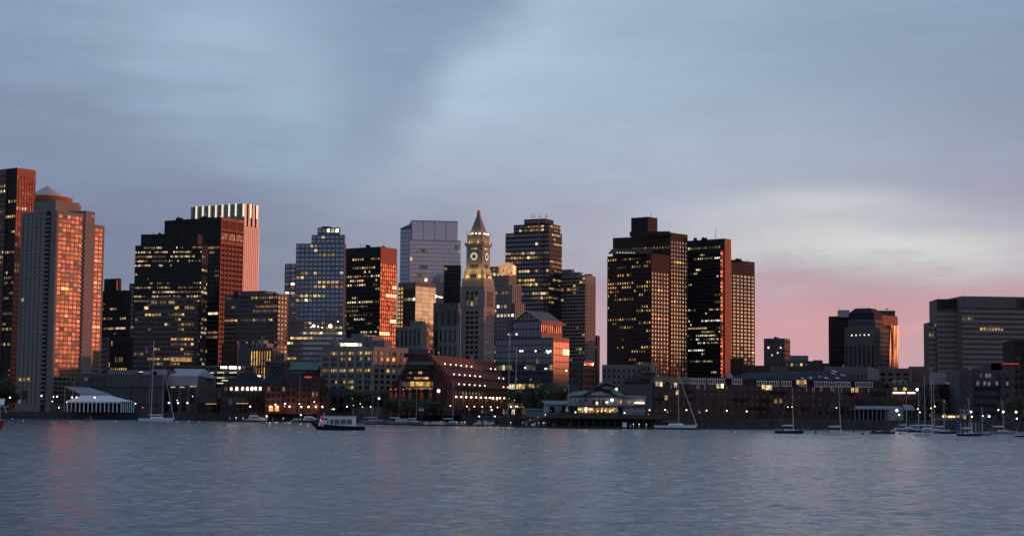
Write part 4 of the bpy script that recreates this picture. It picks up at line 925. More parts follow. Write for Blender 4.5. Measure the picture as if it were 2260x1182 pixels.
for i in range(4): piece('dormer', (), lambda mb: (mb.box((0, 0, 0), (2.4, 2, 2.4), 'concrete_grey'), mb.box((0, -1.05, 0), (1.5, .1, 1.6), 'glass_black')), t.r, at(590 + i * 8, 802, 1016) - t.o)
t.finish(20)
t = Tower('office_block', 'squat dark block with a green gabled roof behind the red brick wharf house', 'brick building', 700, 1010)
a = t.vol(640, 700, 706, 816, 1010, 12, 'brick_dark', st(3.4, 3, .55, .5, light=(.1, .2, .04, GOLD), glass='glass_black'), None)
mb = MB(); gable(mb, a['A'] + UP * a['h'], -a['l'], a['r'], a['wf'], a['wr'] if a['wr'] > 10 else 14, 4.5, 'copper_green'); t.part('roof', mb); t.finish(20)
# parking garage with white lights and lit decks
t = Tower('parking_garage', 'dark parking garage with glaring white roof lights and yellow lit decks', 'parking garage', 560, 1040)
t.vol(300, 560, 566, 806, 1040, 8, 'concrete_grey', st(3.3, 9, .10, .45, .5, .5, 'glass_black', None, top=1.2, wm='stone_dark'), None)
x = 488.5
for w, n in ((.8, 3), (.9, 3), (.8, 1)):
    for i in range(n): piece('floodlight', (w,), lambda mb, w=w: mb.box((0, 0, 0), (w, .4, 1.3), 'lamp_cool'), t.r, at(x, 810 + (x - 488) * .02, 1037) - t.o); x += 5.4
    x += 4
for px, py, w in ((453, 821, 3), (468, 822, 2), (487, 821.5, 4), (510, 822, 2), (518, 821.5, 2.4), (487, 833, 4.5), (496, 839, 3.5), (486, 845, 3.6), (318, 820, 6)):
    piece('deck_light', (w,), lambda mb, w=w: mb.box((0, 0, 0), (w, .5, .5), 'strip_cream'), t.r, at(px, py, 1037) - t.o)
t.finish(60)
t = Tower('hotel_block', 'cream lit low wall patch beside the dark brick warehouse', 'low building', 484, 1000)
t.vol(463, 484, 489, 856, 1000, 10, 'concrete_beige'); t.finish()

# aquarium
def aquarium():
    t = Tower('aquarium', 'low dark grey panelled aquarium hall with a round logo by the white tent', 'aquarium', 362, 975)
    D = 975
    a = t.vol(180, 362, 364, 826, D, 2, 'panel_slate', None, None, depth=40, part='hall')
    r = -a['l']; n = V((-math.sin(a['th']), -math.cos(a['th']), 0)); h = a['h']
    for i in range(13):
        p = a['A'] + r * (a['wf'] * (i + .5) / 13) + n * .3 + UP * (h * .42)
        w = a['wf'] / 13 - .25
        piece('panel', ('aq',), lambda mb, w=w: mb.box((0, 0, 0), (w, .5, h * .40), 'panel_slate'), t.r, p - t.o, -a['th'])
    for i in range(7):
        p = a['A'] + r * (a['wf'] * (i + .5) / 7) + n * .55 + UP * (h * .83); w = a['wf'] / 7 - .12
        piece('panel', ('aq2',), lambda mb, w=w: mb.box((0, 0, 0), (w, .9, h * .32), 'panel_slate'), t.r, p - t.o, -a['th'])
    b = t.vol(361, 437, 477, 829, D - 1.2, 20, 'panel_taupe', None, None, part='theatre')
    r = -b['l']; n = V((-math.sin(b['th']), -math.cos(b['th']), 0)); h = b['h']
    mb = MB(); mb.obox(b['A'] + UP * (h * .74) , r * b['wf'], n * .8, UP * h * .26, 'panel_mauve'); t.part('fascia', mb)
    for i in range(5):
        p = b['A'] + r * (b['wf'] * (i / 4.0)); mb = MB(); mb.obox(p - r * 1.2, r * 2.4, n * .6, UP * h * .735, 'panel_taupe'); t.part('pier', mb)
    for i in range(4):
        p = b['A'] + r * (b['wf'] * ((i + .5) / 4.0)) + UP * (h * .33) + n * .1
        piece('window', ('aqw',), lambda mb: mb.box((0, 0, 0), (3.6, .2, h * .6), 'glass_black'), t.r, p - t.o, -b['th'])
    for px, py, w in ((382, 853.5, 2.5), (402, 853.5, 2.5), (426, 852, 3.4)): piece('light_strip', (w,), lambda mb, w=w: mb.box((0, 0, 0), (w, .3, .45), 'lit_pale'), t.r, at(px, py, D - 3) - t.o)
    # sloping glass roofs
    mb = MB(); P = [at(373, 829, D + 4), at(437, 830, D + 2), at(452, 813.5, D + 26), at(386, 813, D + 26)]; mb.prism(P, (0, 0, -.5), 'roof_teal'); t.part('roof', mb)
    mb = MB(); P = [at(437, 830, D + 2), at(478, 834, D + 12), at(452, 813.5, D + 26)]; mb.prism(P, (0, 0, -.5), 'tin_roof'); t.part('roof', mb)
    mb = MB(); P = at(352, 814, D + 12); mb.obox(V((P.x - 4.5, P.y, at(352, 826, D).z)), (9, 0, 0), (0, 8, 0), (0, 0, 3.2), 'panel_mauve'); mb.obox(V((P.x + 4.6, P.y, at(352, 826, D).z)), (4, 0, 0), (0, 8, 0), (0, 0, 2.6), 'granite_rose'); t.part('roof_unit', mb)
    mb = MB(); P = at(238, 818, D + 12); mb.obox(V((P.x, P.y, at(238, 826, D).z)), (16, 0, 0), (0, 8, 0), (0, 0, 3.0), 'tin_roof'); mb.obox(V((P.x + 20, P.y, at(238, 826, D).z)), (8, 0, 0), (0, 6, 0), (0, 0, 2.2), 'panel_mauve'); t.part('roof_unit', mb)
    # round logo and sign
    p = at(190, 835, D - 2.5)
    lg = MB(); lg.lathe((0, 0, 0), [(1.15, 0), (1.15, .12)], 'lit_faint', 20); lg.lathe((0, 0, .13), [(.8, 0), (.8, .05)], 'paint_blue', 20); lg.prism([(-.6, 0, .2), (0, .28, .2), (.6, 0, .2), (0, -.28, .2)], (0, 0, .08), 'canvas_white')
    o = lg.build('logo', t.r); o.location = p - t.o; o.rotation_euler = (math.pi / 2, 0, 0)
    for i, s in enumerate(('New England', 'Aquarium')):
        cu = bpy.data.curves.new('sign_lettering', 'FONT'); cu.body = s; cu.size = 1.7; cu.extrude = .05; cu.materials.append(MATS['paint_black'])
        tmp = bpy.data.objects.new('lettering', cu); COL.objects.link(tmp); me = bpy.data.meshes.new_from_object(tmp.evaluated_get(bpy.context.evaluated_depsgraph_get())); bpy.data.objects.remove(tmp)
        o = bpy.data.objects.new('sign_lettering', me); COL.objects.link(o); o.parent = t.r; o.location = at(195.5, 834.5 + i * 6.2, D - 2.2) - t.o; o.rotation_euler = (math.pi / 2, 0, 0)
aquarium()

# white marquee tent and its canopy roof
def tent():
    D = 945; k = D / F
    p0, p1 = at(149, 884, D), at(268, 884, D); w = p1.x - p0.x
    t = thing('marquee_tent', V((p0.x, D, GZ)), 'long white marquee tent with open arched sides on the left wharf', 'tent')
    o = V((0, 0, 0)); z = p0.z - GZ; hr = at(180, 871, D).z - GZ - z; dp = 14
    mb = MB()
    e = [V((-.5, -.3, z)), V((w, -.3, z)), V((w - 8, dp / 2, z + hr)), V((6, dp / 2, z + hr)), V((-.5, dp, z)), V((w, dp, z))]
    mb.poly([e[0], e[1], e[2], e[3]], 'canvas_white'); mb.poly([e[5], e[4], e[3], e[2]], 'canvas_white'); mb.poly([e[4], e[0], e[3]], 'canvas_white')
    mb.obox((-.5, -.35, z - .9), (w + .5, 0, 0), (0, .1, 0), (0, 0, .9), 'canvas_white')
    mb.build('tent_roof', t)
    gx = at(286, 884, D).x - p0.x
    mb = MB(); mb.poly([V((w - 8, dp / 2, z + hr)), V((w, -.3, z)), V((gx, dp - 3, z))], 'canvas_white'); mb.poly([V((w - 8, dp / 2, z + hr)), V((gx, dp - 3, z)), V((w, dp, z))], 'canvas_white'); mb.build('tent_gable', t)
    n = 13
    for i in range(n + 1): piece('tent_post', (), lambda mb: mb.obox((-.28, -.2, 0), (.56, 0, 0), (0, .3, 0), (0, 0, z - .8), 'canvas_white'), t, V((w * i / n, 0, 0)))
    for i in range(6): piece('tent_post', ('b',), lambda mb: mb.obox((-.3, -.2, 0), (.5, 0, 0), (0, .3, 0), (0, 0, z - .2), 'canvas_white'), t, V((w + (gx - w) * (i + 1) / 6, (dp - 3) * (i + 1) / 6, 0)))
    mb = MB(); mb.obox((-.3, dp - .4, 0), (gx, 0, 0), (0, .2, 0), (0, 0, z), 'cloth_dark'); mb.build('back_wall', t)
    for i in (2, 5, 9): piece('table', (), lambda mb: (mb.box((0, 0, .74), (1.8, .8, .06), 'canvas_white'), mb.box((0, 0, .37), (1.6, .6, .70), 'cloth_dark')), t, V((w * (i + .5) / n, 4, 0)))
    P = [at(143, 852.5, D + 24), at(196, 854, D + 24), at(246, 869.5, D + 16), at(178, 868, D + 12)]
    c = thing('canopy_roof', V((P[0].x + 12, D + 20, GZ)), 'flat teal grey tensile canopy slanting behind the white tent', 'canopy')
    mb = MB(); mb.prism(P, (0, 0, -.35), 'roof_teal'); mb.build('canopy', c, c.location)
    for q in P + [(P[0] + P[3]) / 2, (P[1] + P[2]) / 2]: piece('post', (round(q.z, 1),), lambda mb, q=q: mb.tube((0, 0, 0), (0, 0, q.z - GZ - .3), .18, .18, 'aluminium', 6), c, V((q.x, q.y, GZ)) - V(c.location))
    c2 = thing('canopy_roof', V((at(-4, 885, 900).x, 900, 0)), 'pale awning corner cut by the left edge above the red boat', 'canopy')
    P = [at(-30, 879, 930), at(11, 879, 930), at(8.5, 893, 925), at(-30, 893, 925)]; mb = MB(); mb.prism(P, (0, .3, 0), 'canvas_white'); mb.build('awning', c2, c2.location)
    mb = MB(); mb.tube(at(9, 895, 927), at(14, 912, 927), .25, .25, 'aluminium'); mb.tube(at(0, 890, 927), at(0, 925, 927), .25, .25, 'aluminium'); mb.build('post', c2, c2.location)
tent()

# dark gabled brick warehouse with a row of lit arches
t = Tower('warehouse', 'dark brick warehouse with a hipped slate roof and one row of eight lit arched windows', 'warehouse', 586, 965)
a = t.vol(487, 586, 592, 850, 965, 6, 'brick_dark', None, None, depth=24)
mb = MB(); b = [a['A'] + UP * a['h'], a['c'] + UP * a['h']]; r = -a['l']; d = a['r'] * 24; rz = at(530, 820, 975).z - a['z1']
mb.poly([b[0] - a['r'] * .5, b[1] - a['r'] * .5, b[1] + d / 2 - r * 10 + UP * rz, b[0] + d / 2 + r * 10 + UP * rz], 'slate_roof'); mb.poly([b[0] - a['r'] * .5, b[0] + d / 2 + r * 10 + UP * rz, b[0] + d], 'slate_roof'); mb.poly([b[1] - a['r'] * .5, b[1] + d, b[1] + d / 2 - r * 10 + UP * rz], 'slate_roof'); mb.poly([b[0] + d, b[0] + d / 2 + r * 10 + UP * rz, b[1] + d / 2 - r * 10 + UP * rz, b[1] + d], 'slate_roof'); t.part('roof', mb)
def arch_win(m, w=1.5, h=2.0):
    def f(mb): mb.prism([(-w / 2, 0, -h / 2), (w / 2, 0, -h / 2), (w / 2, 0, h * .3), (w * .3, 0, h * .47), (0, 0, h * .55), (-w * .3, 0, h * .47), (-w / 2, 0, h * .3)], (0, .2, 0), m)
    return f
for i, px in enumerate((498, 510.5, 522.5, 535.5, 546, 556, 564, 574.5)): piece('window', ('arch', i == 0), arch_win('lit_dim' if i in (0,) else 'lit_bright' if i in (1, 3, 7) else 'lit_pale'), t.r, at(px, 857, 964 - (i * .25)) - t.o)
for j in range(3):
    for i in range(9): piece('window', ('archd', ), arch_win('glass_black', 1.4, 1.9), t.r, at(497 + i * 10.3, 869 + j * 12, 963.6 - i * .25) - t.o)
mb = MB(); p = at(556, 822, 972); mb.box(p, (1.4, 1.4, 5), 'brick_dark'); t.part('chimney', mb)
piece('wall_lamp', ('a',), lambda mb: mb.ball((0, 0, 0), .35, 'lamp_pink', 6), t.r, at(570, 828.5, 962) - t.o); piece('wall_lamp', ('a',), lambda mb: mb.ball((0, 0, 0), .35, 'lamp_pink', 6), t.r, at(573.5, 829.5, 962) - t.o)

# red brick wharf house with tower, arcade lights
t = Tower('brick_building', 'red brick wharf house with tall arched windows, corner tower and warm lamps along its foot', 'brick building', 716, 955)
fb = st(3.7, 3.3, .45, .42, .45, .35, 'glass_black', (.1, .15, .03, GOLD), top=1.0, bot=4.2)
a = t.vol(586, 632, 633, 851, 955, 2, 'brick_red', fb, None, depth=20)
b = t.vol(632, 655, 656, 842, 953.5, 2, 'brick_red', fb, None, depth=20, part='wing'); b2 = t.vol(655, 688, 689, 852, 955, 2, 'brick_red', fb, None, depth=20, part='wing')
b3 = t.vol(688, 704, 716, 830, 952, 10, 'brick_red', {**fb, 'bw': 2.4}, {**fb, 'bw': 2.4}, part='tower'); b4 = t.vol(704, 716, 721, 856, 954, 10, 'brick_dark', fb, None, part='wing', depth=14)
for q in (a, b, b2):
    mb = MB(); gable(mb, q['A'] + UP * q['h'], -q['l'], q['r'], q['wf'], 20, 5.5, 'slate_roof', .4); t.part('roof', mb)
for px in (588, 633): mb = MB(); mb.box(at(px, 826, 957), (1.6, 1.6, 9), 'brick_red'); t.part('chimney', mb)
for i in range(9):   # belt courses read as stone bands
    if i < 3: mb = MB(); mb.obox(a['A'] + UP * (4.0 + 3.7 * i) + V((0, -.62, 0)), (b2['c'].x - a['A'].x, 0, 0), (0, .3, 0), UP * .35, 'brick_salmon'); t.part('belt_course', mb)
for px in (597, 612, 639, 665, 681, 697, 711.5, 531, 552):
    piece('wall_lamp', ('b',), lambda mb: mb.ball((0, 0, 0), .45, 'lamp_pink', 6), t.r, at(px, 896.5 + (px > 640) * .5, 951) - t.o)
for px in (597, 612, 639, 665, 681, 697, 711):
    ld = bpy.data.lights.new('wall_lamp', 'POINT'); ld.energy = 130; ld.color = (1, .55, .26); ld.shadow_soft_size = .3
    lo = bpy.data.objects.new('wall_lamp_light', ld); COL.objects.link(lo); lo.parent = t.r; lo.location = at(px, 895.5, 949.8) - t.o
for px in (598, 611): piece('doorway', (), lambda mb: mb.box((0, 0, 0), (2.2, .3, 2.8), 'uplight'), t.r, at(px, 901, 951.8) - t.o)
piece('window', ('l1',), arch_win('lit_dim', 1.4, 2.4), t.r, at(593, 858, 954) - t.o); piece('window', ('l1',), arch_win('lit_dim', 1.4, 2.4), t.r, at(626, 858, 953.4) - t.o)
for px, py in ((680, 831), (684, 832)): piece('roof_lamp', (), lambda mb: mb.box((0, 0, 0), (2.4, .4, .7), 'roof_glow'), t.r, at(px, py, 954) - t.o)
t.finish(150)
# slate roofed low brick shed
t = Tower('brick_shed', 'low brick shed with a broad blue slate roof right of the red wharf house', 'brick shed', 732, 930)
a = t.vol(716, 730, 776, 874, 930, 60, 'brick_dark', None, st(4.5, 4, .4, .3, .3, .3, 'glass_black', None, top=.8))
mb = MB(); c, r, l = a['c'], a['r'], a['l']; gable(mb, c + UP * a['h'], r, l, a['wr'], a['wf'], 4.2, 'slate_roof', .5, 'brick_dark'); t.part('roof', mb); t.finish(20)
# small sheds at the left wharf
for i, (xl, xc, xr, y, yr, D, lab) in enumerate(((420, 436, 478, 889, 876, 930, 'small dark gabled kiosk with a slate roof right of the aquarium'), (480, 500, 548, 888, 877, 925, 'long low kiosk with a pale roof edge before the arched warehouse'))):
    t = Tower('kiosk', lab, 'kiosk', xc, D, 'low kiosks on the left wharf'); a = t.vol(xl, xc, xr, y, D, 62, 'brick_dark', None, st(3, 3, .3, .2, .2, .2, 'glass_black', None, wm='brick_brown', top=.5))
    mb = MB(); gable(mb, a['c'] + UP * a['h'], a['r'], a['l'], a['wr'], a['wf'], at(xc, yr, D).z - a['z1'], 'slate_roof', .6, 'brick_dark'); t.part('roof', mb)
    piece('eave_light', (), lambda mb: mb.box((0, 0, 0), (6.5, .2, .25), 'strip_amber'), t.r, at(xr - 14, y + 1.5, D + 2) - t.o); t.finish(20)
# capped marker post
mb = MB(); p = at(508, 905, 922); mb.tube(V((p.x, p.y, 4)), V((p.x, p.y, at(508, 893, 922).z)), .7, .6, 'cloth_dark', 8); mb.lathe(V((p.x, p.y, at(508, 893, 922).z)), [(1.0, 0), (1.1, 1.5), (.5, 3.0), (.1, 3.6)], 'strip_amber' if False else 'concrete_beige', 8)
one('harbour_marker', mb, 'tan capped harbour marker post standing in front of the low kiosks', 'marker post', None, V((p.x, p.y, 4)))

# ------------------------------------------------------------------ stepped brick hotel with sawtooth tiers
def brick_hotel():
    D = 862; th = R(14); P = at(948, 781, D)
    g = V((math.cos(th), -math.sin(th), 0)); r = V((math.sin(th), math.cos(th), 0)); back = r
    Zt = P.z
    t = thing('hotel', V((at(923, 915, D).x, D, GZ)), 'stepped brick wharf hotel with sawtooth sloping tiers and rows of bare bulbs', 'hotel'); o = V(t.location)
    # gable section in (s along g, z): s = 0 under the ridge's near corner
    def sz(px, py):
        u, v = uv(px, py); s = 0
        # intersect the pixel ray with the gable plane through P
        n = r; dr = V((u, cp - v * sp, sp + v * cp)); cam0 = V((0, 0, CAMH)); k = (P - cam0).dot(n) / dr.dot(n); q = cam0 + dr * k
        return (q - P).dot(g), q.z
    L = solve(P, r, 1122, 801); rng = random.Random(5)
    left = [sz(845, 884), sz(898, 804), sz(902, 779)]; right = [sz(948, 781), sz(969, 805), sz(989, 828), sz(1000, 850), sz(1003, 917)]
    base = [(left[0][0], GZ)] + left + right[:4] + [(right[3][0] + .1, GZ)]
    def pt(s, z, d=0.0): return V((P.x, P.y, 0)) + g * s + UP * z + r * d
    # body: dark section a little inside the sawtooth face
    inn = 2.6
    sec = [(left[0][0], GZ), (left[0][0], left[0][1])] + left[1:] + [(right[0][0], right[0][1] - .5)] + [(s - inn, z) for s, z in right[1:4]] + [(right[3][0] - inn, GZ)]
    mb = MB(); mb.prism([pt(s, z, .4) for s, z in sec], r * (L - 1), 'brick_dark'); mb.build('wall', t, o)
    # end wall frames: brick raking edges of the gable
    mb = MB()
    for (a, b) in ((left[0], left[1]), (left[1], left[2])): mb.obox(pt(*a, -.3), pt(*b) - pt(*a), g * 1.6, r * 1.2, 'brick_dark')
    for i in range(3): mb.obox(pt(right[i][0] - 3.0, right[i][1], -.3), pt(*right[i + 1]) - pt(*right[i]), g * 3.0, r * 2.2, 'brick_red')
    mb.obox(pt(right[3][0] - 3, GZ, -.3), g * 3, r * 2.2, UP * (right[3][1] - GZ), 'brick_red')
    mb.build('gable_edge', t, o)
    # window bands in the gable end
    def band(px0, px1, y0, y1, m, name='window', out=-.35, n=1):
        for i in range(n):
            x0 = px0 + (px1 - px0) * i / n; x1 = px0 + (px1 - px0) * (i + 1) / n - (.5 if n > 1 else 0)
            s0, z1 = sz(x0, y0); s1, z0 = sz(x1, y1); mb = MB(); mb.obox(pt(s0, z0, out), g * (s1 - s0), r * .5, UP * (z1 - z0), m); mb.build(name, t, o)
    band(903, 958, 797, 804.5, 'glass_teal', 'skylight', -.6); band(899, 945, 808, 813, 'glass_dark', n=6); band(897, 948, 819, 824.5, 'glass_dark', n=5)
    band(904, 910, 820, 824, 'lit_dim', out=-.5); band(924, 932, 819, 824.5, 'lit_warm', out=-.5); band(914, 946, 831.5, 836, 'roof_glow', n=4); band(899, 908, 831, 835, 'lit_faint')
    band(888, 906, 842, 851.5, 'lit_faint', n=3); band(906, 950, 841.5, 851.5, 'lit_gold', n=11); band(950, 956, 842, 851.5, 'lit_dim', n=1); band(895, 956, 854, 858, 'lit_dim', n=8)
    for yy in (806, 815.5, 828, 840, 853, 860):
        s0, z = sz(890, yy); s1, _ = sz(959, yy); mb = MB(); mb.obox(pt(s0, z - .15, -.9), g * (s1 - s0), r * .9, UP * .35, 'brick_dark'); mb.build('ledge', t, o)
    # brick pilasters of the base with downlights
    for px in (864.5, 874.5, 891.5, 906, 931.5, 951, 968.5):
        s, z = sz(px, 859); mb = MB(); mb.obox(pt(s - 1.0, GZ, -.7), g * 2.0, r * .7, UP * (z - GZ), 'brick_red'); mb.build('pilaster', t, o)
        p = pt(s, z - .1, -1.25)
        piece('downlight', (), lambda mb: mb.lathe((0, 0, 0), [(.22, 0), (.22, .5)], 'strip_amber', 8), t, p - o)
        ld = bpy.data.lights.new('downlight', 'SPOT'); ld.energy = 520; ld.color = (1, .42, .12); ld.spot_size = R(70); ld.spot_blend = .8; ld.shadow_soft_size = .15
        lo = bpy.data.objects.new('downlight_lamp', ld); COL.objects.link(lo); lo.parent = t; lo.location = p - o - UP * .2 - r * .1; lo.rotation_euler = (R(-6), 0, 0)
    # sawtooth fins on three sloping tiers
    nfin = 16; pitch = L / nfin; sp_ = L / 25
    for j in range(3):
        (sa, za), (sb, zb) = right[j], right[j + 1]
        for i in range(nfin):
            # each fin is a wedge: proud at its far side, tapering into the slope
            def fin(mb, sa=sa, za=za, sb=sb, zb=zb):
                q = [V((sa, 0, za)), V((sb, 0, zb))]
                A, B = q[0] - q[0], q[1] - q[0]
                mb.add([A + V((-inn, .2, -.6)), B + V((-inn, .2, .2)), A + V((-inn, pitch * .62, -.6)), B + V((-inn, pitch * .62, .2)), A + V((.35, pitch * .62, .15)), B + V((.35, pitch * .62, .15)), A + V((-1.8, .2, -.9))],
                       [(0, 1, 3, 2), (2, 3, 5, 4), (0, 6, 5, 1), (6, 4, 5), (0, 2, 4, 6), (1, 5, 3)], 'brick_fin')
            p = pt(sa, za, i * pitch + 1.5)
            ob = bpy.data.objects.new('brick_fin', shared(('brick_fin', j), fin)); COL.objects.link(ob); ob.parent = t; ob.location = p - o; ob.rotation_euler = (0, 0, -th)
            dark = i in (6, 7, 8)
            if not dark and i < nfin - 1: piece('bulb', (), lambda mb: mb.ball((0, 0, 0), .30, 'lamp_pink', 6), t, pt(sb + .3, zb + .9, i * pitch + pitch * .95) - o)
        mb = MB(); mb.obox(pt(sb - inn, zb - .75, .2), g * (inn + .5), r * (L - .5), UP * .7, 'brick_dark'); mb.obox(pt(sb + .3, zb - .05, .2), g * .25, r * (L - .5), UP * .22, 'stone_grey'); mb.build('parapet', t, o)
    (s0, z0) = right[3]
    mb = MB(); mb.obox(pt(s0 - inn - .3, GZ, .5), g * (inn - .2), r * (L + 14), UP * (z0 - GZ - .8), 'brick_red'); mb.build('side_wall', t, o)
    for i in range(27):
        piece('pilaster', ('side',), lambda mb: mb.obox((0, 0, 0), (.55, 0, 0), (0, .7, 0), (0, 0, z0 - GZ - 1.0), 'brick_red'), t, pt(s0 - .5, GZ, 3 + i * sp_) - o, -th)
        if i < 26:
            piece('window', ('hs',), lambda mb: mb.box((0, 0, 0), (.2, 2.6, 2.6), 'glass_black'), t, pt(s0 - .42, z0 - 4.2, 3 + (i + .5) * sp_) - o, -th)
            piece('archway', ('hs',), lambda mb: mb.prism([(0, -2, 0), (0, 2, 0), (0, 2, 2.8), (0, 0, 4.2), (0, -2, 2.8)], (.2, 0, 0), 'glass_black'), t, pt(s0 - .42, GZ, 3 + (i + .5) * sp_) - o, -th)
    lampy = (875, 875.3, 875.7, 876, 876.3, 876.6, 877, 877.2, 877.3, 877.6, 877.8, 878, 878.3, 878.8, 879, 879.3, 880)
    for px, py in zip((1007, 1018, 1029, 1040, 1051, 1061, 1072, 1082, 1088, 1097, 1103, 1113, 1123, 1132, 1141, 1088, 1097), lampy):
        f = (px - 1005) / 155; 
        s = s0 + .8; d = solve(pt(s, at(px, py, 900).z), r, px, py)
        piece('wall_lamp', ('h',), lambda mb: mb.ball((0, 0, 0), .42, 'lamp_pink', 6), t, pt(s, at(px, py, P.y + d).z, d) - o)
    for i in range(10):
        ld = bpy.data.lights.new('wall_light', 'POINT'); ld.energy = 120; ld.color = (1, .5, .2); ld.shadow_soft_size = .3
        lo = bpy.data.objects.new('wall_light', ld); COL.objects.link(lo); lo.parent = t; lo.location = pt(s0 + 1.0, z0 - 6.2, 5 + i * sp_ * 2.4) - o
    # rooftop plant over the gable
    mb = MB(); q = at(930, 775, D + 10); mb.obox(V((q.x - 5, q.y, Zt - 1.0)), (11, 0, 0), (0, 8, 0), (0, 0, at(930, 770, D + 10).z - Zt + 1.0), 'panel_slate'); mb.obox(V((q.x - 9, q.y + 2, Zt - 1.0)), (5, 0, 0), (0, 8, 0), (0, 0, 1.8), 'metal_black'); mb.build('roof_unit', t, o)
    for px, py in ((947, 775.5), (968, 778)): piece('roof_lamp', (px,), lambda mb, px=px: mb.ball((0, 0, 0), .4, 'beacon_red' if px == 947 else 'lit_warm', 6), t, at(px, py, D + 5) - o)
    mb = MB(); q = at(968, 862, D - 2); mb.ball(q, .75, 'lamp_white', 8); mb.tube(q, q + V((0, 3, 0)), .1, .1, 'metal_dark'); mb.build('floodlight', t, o)
brick_hotel()

